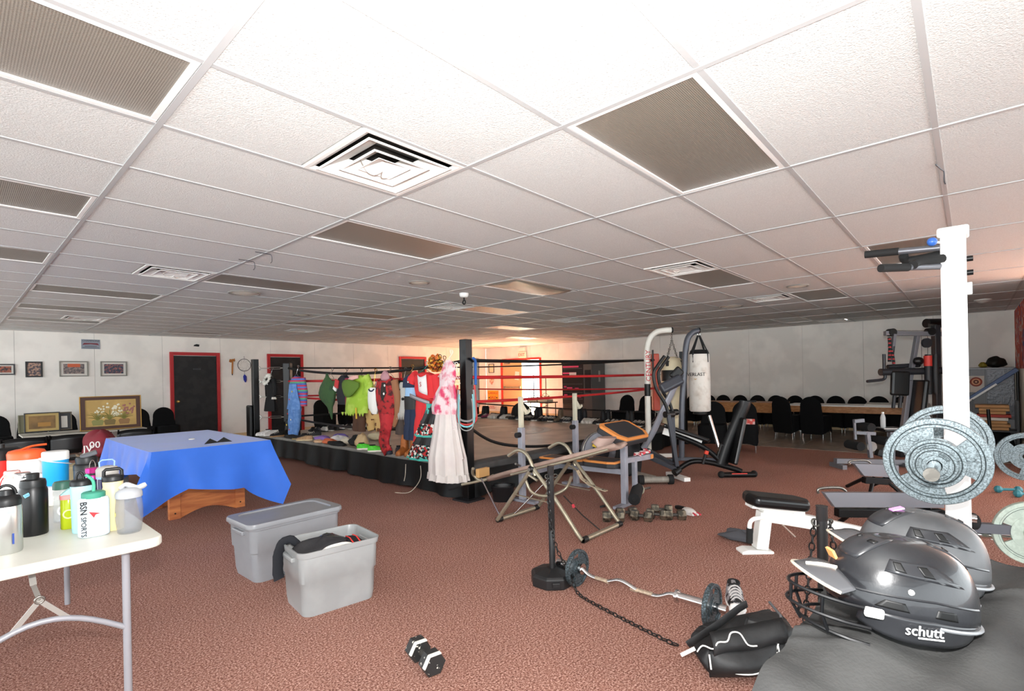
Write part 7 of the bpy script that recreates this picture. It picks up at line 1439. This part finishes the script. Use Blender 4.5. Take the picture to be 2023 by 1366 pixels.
MB().box((-.406, .12, 1.4), (.004, .26, .16)).build('notice', mat('notice_pale', '#e6e0e2', 0.7), w); MB().box((-.39, -.42, 1.2), (.03, .2, .7)).build('coin_panel', VB, t, bevel=.004); MB().box((-.39, .14, .4), (.03, .7, .2)).build('hatch', VB, t, bevel=.006); MB().box((.05, -.553, 1.35), (.1, .006, .34)).build('side_grille', mat('grille_pale', '#a5a29c', 0.6), t)
MB().box((0, 0, .015), (.7, 1.0, .03)).build('plinth', BLACK, t)
tag(MB().box((13.785, 9.85, 1.08), (.01, .5, .3)).build('paper_notice', mat('notice_grey', '#cfcac6', 0.7)), 'grey paper notice taped left of the vending machine', 'notice')
# ---- signs near the exit
t = thing('exit_sign', 'lit-style EXIT sign with red letters above the exit door', 'sign', (13.72, 11.88, 2.16))
MB().box((0, 0, 0), (.09, .32, .22)).build('sign_box', mat('sign_cream', '#efe6d2', 0.5), t, bevel=.006); MB().box((.02, 0, .2), (.1, .3, .16)).build('lamp_unit', mat('sign_white', '#f2ece0', 0.5), t, bevel=.02); text('EXIT', .15, mat('exit_red', '#b8262a', 0.5), t, (-.048, 0, 0), face(-pi / 2), 'lettering', ext=.002)
t = thing('garage_sale_sign', 'orange GARAGE SALE sign on the wall beside the exit', 'sign', (13.785, 13.44, .70)); MB().box((0, 0, 0), (.008, .56, .36)).build('sign_board', mat('sign_orange', '#eea62e', 0.6), t)
text('GARAGE', .135, mat('sign_red', '#c8352a', 0.6), t, (-.006, 0, .08), face(-pi / 2), 'lettering', ext=.002); text('SALE', .15, MATS['sign_red'], t, (-.006, 0, -.085), face(-pi / 2), 'lettering', ext=.002)
for y in (-.2, .2): MB().sphere((-.006, y, -.09), .035, 10, 6, (.1, 1, .8)).build('printed_arrow', BLACK, t)
t = thing('sale_notice', 'white notice with red handwriting below the orange sign', 'sign', (13.785, 13.5, .30)); MB().box((0, 0, 0), (.006, .44, .3), rx=.1).build('sheet', mat('sheet_white', '#f2ebe4', 0.6), t)
for z, l in ((.06, .3), (-.02, .24), (-.08, .34)): MB().tube([(-.006, -l / 2 + l * i / 10, z + .02 * sin(i * 2.3)) for i in range(11)], .009, 5).build('red_writing', mat('pen_red', '#d2444a', 0.6), t)
t = thing('empty_frame', 'thin black picture frame left of the exit door', 'frame', (13.78, 13.5, 1.72))
f_ = MB()
for s in (-1, 1): f_.box((0, s * .13, 0), (.02, .018, .32)).box((0, 0, s * .16), (.02, .26, .018))
f_.build('frame', BLACK, t); MB().box((.008, 0, 0), (.006, .25, .31)).build('print', mat('frame_print', '#efe0bd', 0.7), t)
tag(MB().prism([(-.11, .1), (.11, .1), (.09, -.03), (0, -.12), (-.09, -.03)], (13.785, 13.5, 1.22), (0, -1, 0), (0, 0, 1), .006).build('shield_emblem', mat('emblem_red', '#d98a74', 0.6, col2='#efd9c4', scale=12)), 'faded red shield emblem on the wall left of the exit', 'emblem')
# plant rack by the open door
t = thing('plant_table', 'black folding table with trays and plants in front of the exit', 'table', (12.35, 10.05, 0)); MB().box((0, 0, .57), (.5, 1.1, .03)).build('tabletop', BLACK, t)
for x in (-.2, .2):
    for y in (-.5, .5): MB().cyl((x, y, 0), (x, y, .56), .014, n=8).build('leg', BLKM, t)
MB().cyl((-.2, -.5, .5), (-.2, .5, .12), .008, n=6).cyl((-.2, .5, .5), (-.2, -.5, .12), .008, n=6).build('brace', BLKM, t)
for k, (y, lab) in enumerate(((-.3, 'leafy potted seedlings in a pale tray, right on the black table'), (.12, 'leafy potted seedlings in a pale tray, left on the black table'))):
    p = thing('seedling_tray', lab, 'plants', (12.3, 10.05 + y, .586)); MB().box((0, 0, .04), (.3, .38, .08)).build('tray', mat('tray_pale', '#c9c2ae', 0.6), p, bevel=.01); lv = MB(); r6 = random.Random(60 + k)
    for q in range(60):
        c = V(r6.uniform(-.13, .13), r6.uniform(-.17, .17), .09 + r6.uniform(0, .12)); x_, y_, _ = frame(V(r6.uniform(-1, 1), r6.uniform(-1, 1), .8)); lv.add([c, c + x_ * .03 + y_ * .012, c + x_ * .06, c + x_ * .03 - y_ * .012], [(0, 1, 2, 3)])
    lv.build('leaves', mat('seedling_green', '#4a6b34', 0.7), p, solid=.001)['kind'] = 'stuff'; MB().tube(arc((0, 0, .08), .15, 0, pi, 10, (0, 1, 0), (0, 0, 1.3)), .006, 6).build('wire_hoop', BLKM, p)
for k, (y, h) in enumerate(((.42, 1.46), (-.08, 1.36))): tag(MB().cyl((12.62, 10.05 + y, 0), (12.62, 10.05 + y, h), .012, n=8).lathe([(.07, 0), (.07, .02)], c=(12.62, 10.05 + y, 0)).build('garden_stake', mat('stake_dark', '#4a4138', 0.7)), 'thin upright stake behind the plant table, %s one' % ('left' if k == 0 else 'right'), 'stake', 'stakes behind the plant table')
# ---- pictures and ornaments on the left wall
def picture(label, xc, zc, w, h, frame_c, art, mount=None, y=YL, fw=.022, rx=0.0, name='framed_picture'):
    t = thing(name, label, 'picture', (xc, y, zc), 0, rx=rx)
    f_ = MB()
    for s in (-1, 1): f_.box((s * (w / 2 - fw / 2), -.014, 0), (fw, .026, h)).box((0, -.014, s * (h / 2 - fw / 2)), (w - 2 * fw, .025, fw))
    f_.build('frame', frame_c, t, bevel=.003); MB().box((0, -.006, 0), (w - 2 * fw, .006, h - 2 * fw)).build('mount' if mount else 'print', mount or art, t)
    if mount: MB().box((0, -.010, 0), ((w - 2 * fw) * .8, .004, (h - 2 * fw) * .74)).build('print', art, t)
    return t
ART1 = mat('team_photo_red', '#a8604a', 0.5, col2='#3a3438', scale=26, mix=(.42, .58)); ART2 = mat('team_photo_dark', '#5a565a', 0.5, col2='#a08c84', scale=34, mix=(.4, .62)); ART3 = mat('team_photo_navy', '#3c4658', 0.5, col2='#a86a62', scale=30, mix=(.45, .65))
FRG = mat('frame_grey', '#8a877f', 0.45); MNT = mat('mount_white', '#dedad2', 0.8)
picture('small red team photo in a dark frame at the left picture edge', .69, 1.72, .34, .21, mat('frame_slate', '#3c3c40', 0.5), ART1, MNT)
picture('square team photo in a thick black frame', 1.13, 1.72, .25, .31, mat('frame_black', '#18181a', 0.45), mat('team_photo_mixed', '#4a4650', 0.5, col2='#c09a84', scale=28, mix=(.42, .6)), None, fw=.026)
p = picture('wide team photo with an orange backdrop in a grey frame', 1.735, 1.73, .46, .32, FRG, ART2, MNT); MB().box((.0, -.0125, .07), (.2, .002, .07)).build('orange_backdrop', mat('photo_orange', '#d0623c', 0.5), p)
picture('wide navy and red team photo in a grey frame, nearest the door', 2.395, 1.73, .46, .32, FRG, ART3, MNT)
t = thing('champions_sign', 'grey CHAMPIONS plaque with a red ribbon band, high on the left wall', 'sign', (2.015, YL, 2.25)); MB().box((0, -.006, 0), (.31, .012, .2)).build('plate', mat('plaque_grey', '#8e95a0', 0.45, .2), t)
text('CHAMPIONS', .05, mat('plaque_ink', '#2a2c34', 0.6), t, (0, -.0135, .07), face(0), 'lettering'); MB().prism([(-.14, -.02), (-.11, .022), (.11, .022), (.14, -.02), (.11, -.012), (0, .0), (-.11, -.012)], (0, -.0125, .0), (1, 0, 0), (0, 0, 1), .002).build('ribbon', mat('plaque_red', '#7e2a34', 0.6), t)
for z, l in ((-.045, .2), (-.075, .27)): MB().box((0, -.013, z), (l, .002, .008)).build('small_print', MATS['plaque_ink'], t)
t = thing('dreamcatcher', 'dreamcatcher hoop with a blue tassel on the left wall', 'ornament', (5.06, YL, 1.82)); MB().torus((0, -.02, 0), .155, .007, ax=(0, 1, 0), n=36, m=6).build('hoop', mat('hoop_dark', '#3e3c40', 0.6), t, smooth=True); MB().cyl((0, -.02, .155), (0, -.01, .23), .004, n=6).cyl((0, -.02, -.155), (0, -.02, -.26), .003, n=6).build('cord', MATS['hoop_dark'], t)
wb = MB()
for k in range(9): a = 2 * pi * k / 9; wb.cyl((.15 * cos(a), -.02, .15 * sin(a)), (.07 * cos(a + .9), -.02, .07 * sin(a + .9)), .0015, n=4)
wb.build('web', mat('web_thread', '#8a8478', 0.7), t); MB().rings([(0, -.02, -.24, .01, .01), (.005, -.02, -.29, .04, .025), (.01, -.02, -.38, .035, .02), (.02, -.02, -.44, .012, .01)], 10, .15).build('tassel', mat('tassel_blue', '#27329a', 0.8), t, smooth=True)
t = thing('toy_tomahawk', 'small orange-brown toy tomahawk hung on the left wall', 'ornament', (4.77, YL, 1.8)); MB().tube(bez([(0, -.02, -.2), (.005, -.02, 0), (.015, -.02, .17)], 4), .018, 8).build('handle', mat('tomahawk_wood', '#b9742c', 0.6), t, smooth=True); MB().prism([(-.07, .1), (-.05, .17), (.02, .15), (.06, .19), (.07, .11), (.02, .12), (-.02, .08)], (0, -.005, 0), (1, 0, 0), (0, 0, 1), .03).build('blade', mat('tomahawk_head', '#a8672a', 0.6), t, bevel=.006); MB().cyl((0, -.02, -.2), (0, -.02, -.235), .012).build('butt', BLACK, t)
tag(MB().prism([(-.06, -.02), (.05, -.03), (.06, .02), (0, .03), (-.05, .01)], (3.99, YL - .001, 2.29), (1, 0, 0), (0, 0, 1), .02).build('wall_clip', BLACK), 'small dark clip stuck on the wall above the first door', 'clip')
# ---- display table with leaning pictures, left background
t = thing('long_table', 'dark table with a pale edge where pictures lean, far left', 'table', (1.30, 9.45, 0)); MB().box((0, 0, .72), (1.34, .6, .02)).build('tabletop', mat('pale_top', '#bdb8ac', 0.5), t); 
for sx in (-1, 1):
    for sy in (-1, 1): MB().box((sx * .6, sy * .25, .355), (.035, .035, .71)).build('leg', BLKM, t)
GOLD = mat('gold_frame', '#a37c34', 0.4, .4); FLW = mat('painting_ochre', '#c2a060', 0.7, vary=.08, scale=5)
p = picture('large flower painting in a brown and gold frame, leaning on the table', 1.585, .975, .72, .49, GOLD, FLW, None, y=9.36, fw=.012, rx=-.06)
i_ = MB()
for s in (-1, 1): i_.box((s * .322, -.012, 0), (.05, .02, .466)).box((0, -.012, s * .212), (.6, .019, .042))
i_.build('inner_frame', mat('brown_frame', '#4a2a1c', 0.5), p); rr = random.Random(77)
for x0, col in ((-.16, '#8c8a52'), (-.02, '#7d6a40'), (.15, '#94704a')):
    MB().prism([(-.055, -.06), (.055, -.06), (.07, 0), (.05, .02), (-.05, .02), (-.07, 0)], (x0, -.0095, -.115), (1, 0, 0), (0, 0, 1), .002).build('painted_pot', mat('pot_' + col, col, 0.7), p)
    lf_ = MB()
    for k in range(9):
        a = pi * (.15 + .7 * k / 8); L_ = rr.uniform(.09, .18); lf_.tube([(x0, -.0115, -.1), (x0 + .5 * L_ * cos(a), -.0115, -.1 + L_ * .7 * sin(a)), (x0 + L_ * cos(a) * 1.1, -.0115, -.1 + L_ * .85 * sin(a))], [.004, .005, .002], 5)
    lf_.build('painted_leaves', mat('paint_green', '#7d7a3c', 0.7), p)
for cx_, cz_, col, n_ in ((-.15, .03, '#e4dcc0', 14), (.02, .07, '#e9e2c8', 20), (.06, -.02, '#e4dcc0', 14), (.2, .05, '#a06a62', 22)):
    fl_ = MB()
    for k in range(n_): fl_.cyl((cx_ + rr.gauss(0, .035), -.0105, cz_ + rr.gauss(0, .04)), (cx_ + rr.gauss(0, .035), -.0106, cz_ + rr.gauss(0, .04)), .011, n=7) if False else fl_.sphere((cx_ + rr.gauss(0, .035), -.011, cz_ + rr.gauss(0, .04)), .014, 7, 4, (1, .12, 1))
    fl_.build('painted_blooms', mat('bloom_' + col, col, 0.7), p)
p = picture('brown basket print in a black frame, leaning on the table', .835, .895, .36, .26, MATS['frame_black'], mat('print_sepia', '#8b6a3c', 0.6, col2='#5a4428', scale=6, mix=(.4, .7)), mat('mount_tan', '#b39a60', 0.7), y=9.33, fw=.013, rx=-.08)
MB().box((.02, -.0135, -.03), (.13, .003, .055)).build('painted_basket', mat('basket_tan', '#a3783c', 0.7), p)
p = picture('dark framed board with a white paper strip, behind the basket print', .95, .89, .4, .25, mat('frame_brown', '#5b5040', 0.5), mat('board_dark', '#3a3a3c', 0.6), None, y=9.42, fw=.014, rx=-.08); MB().box((.12, -.012, -.01), (.065, .003, .16)).build('paper_strip', MATS['mount_white'], p)
picture('greenish framed board, rearmost of the leaning group', .78, .875, .34, .24, mat('frame_olive', '#6b6a52', 0.5), mat('board_olive', '#77755c', 0.6), None, y=9.5, fw=.014, rx=-.08)
def folding_chair(label, loc, rz):
    t = thing('folding_chair', label, 'chair', loc, rz, 'black folding chairs by the display table')
    MB().surf(lambda u, v: (-.21 + .42 * u, .16 + .03 * sin(pi * u), .52 + .24 * v - .03 * abs(2 * u - 1) ** 3 * v), 10, 4).build('backrest', VINYL, t, smooth=True, solid=.03); MB().box((0, -.05, .44), (.4, .38, .04)).build('seat', VINYL, t, bevel=.015)
    for s in (-1, 1): MB().cyl((s * .2, .2, .76), (s * .2, -.22, 0), .011, n=8).build('leg', BLKM, t, smooth=True); MB().cyl((s * .185, -.2, .43), (s * .185, .24, 0), .011, n=8).build('leg', BLKM, t, smooth=True)
    return t
folding_chair('black padded folding chair, left of the two by the display table', (.60, 8.7, 0), pi); folding_chair('black padded folding chair, middle of the group by the display table', (1.03, 8.72, 0), pi); folding_chair('black padded folding chair behind the maroon jersey', (1.74, 8.85, 0), pi)
t = thing('low_bench', 'low wooden-topped bench with a grey side, behind the bottles', 'bench', (1.25, 7.95, 0)); MB().box((0, 0, .485), (.34, 1.3, .03)).build('seat_board', mat('bench_board', '#8b7258', 0.5), t, bevel=.004); MB().box((-.15, 0, .24), (.02, 1.26, .44)).build('side_panel', mat('bench_grey', '#6d6c6a', 0.5), t)
for y in (-.55, .55): MB().box((0, y, .24), (.3, .03, .46)).build('leg_panel', MATS['bench_grey'], t)
jr = lump('maroon_jersey', 'maroon sports jersey with white lettering, heaped on the low bench', 'clothing', (1.24, 8.0, .502), .17, .42, .24, mat('maroon_knit', '#7d1f2c', 0.75, bump=.2, bscale=14), 61, .08)
for k, (y, z, s) in enumerate(((.1, .205, 'R'), (-.12, .2, '00'), (-.02, .15, 'JV'))): text(s, .11, WHITE, jr, (-.06 - .05 * k, -.28 + y, z - .02), face(-.5), 'lettering', ext=.006)
t = thing('round_stool', 'tan round-topped stool behind the white jug', 'stool', (1.1, 9.0 - .98, 0)) if False else None
tag(MB().lathe([(.02, 0), (.16, .0), (.16, .43), (.17, .44), (.17, .47), (.15, .485), (.01, .49)], n=24, c=(1.0, 7.6, 0)).build('round_stool', mat('stool_tan', '#a89a78', 0.7), smooth=True), 'tan round stool standing behind the blue cooler', 'stool')
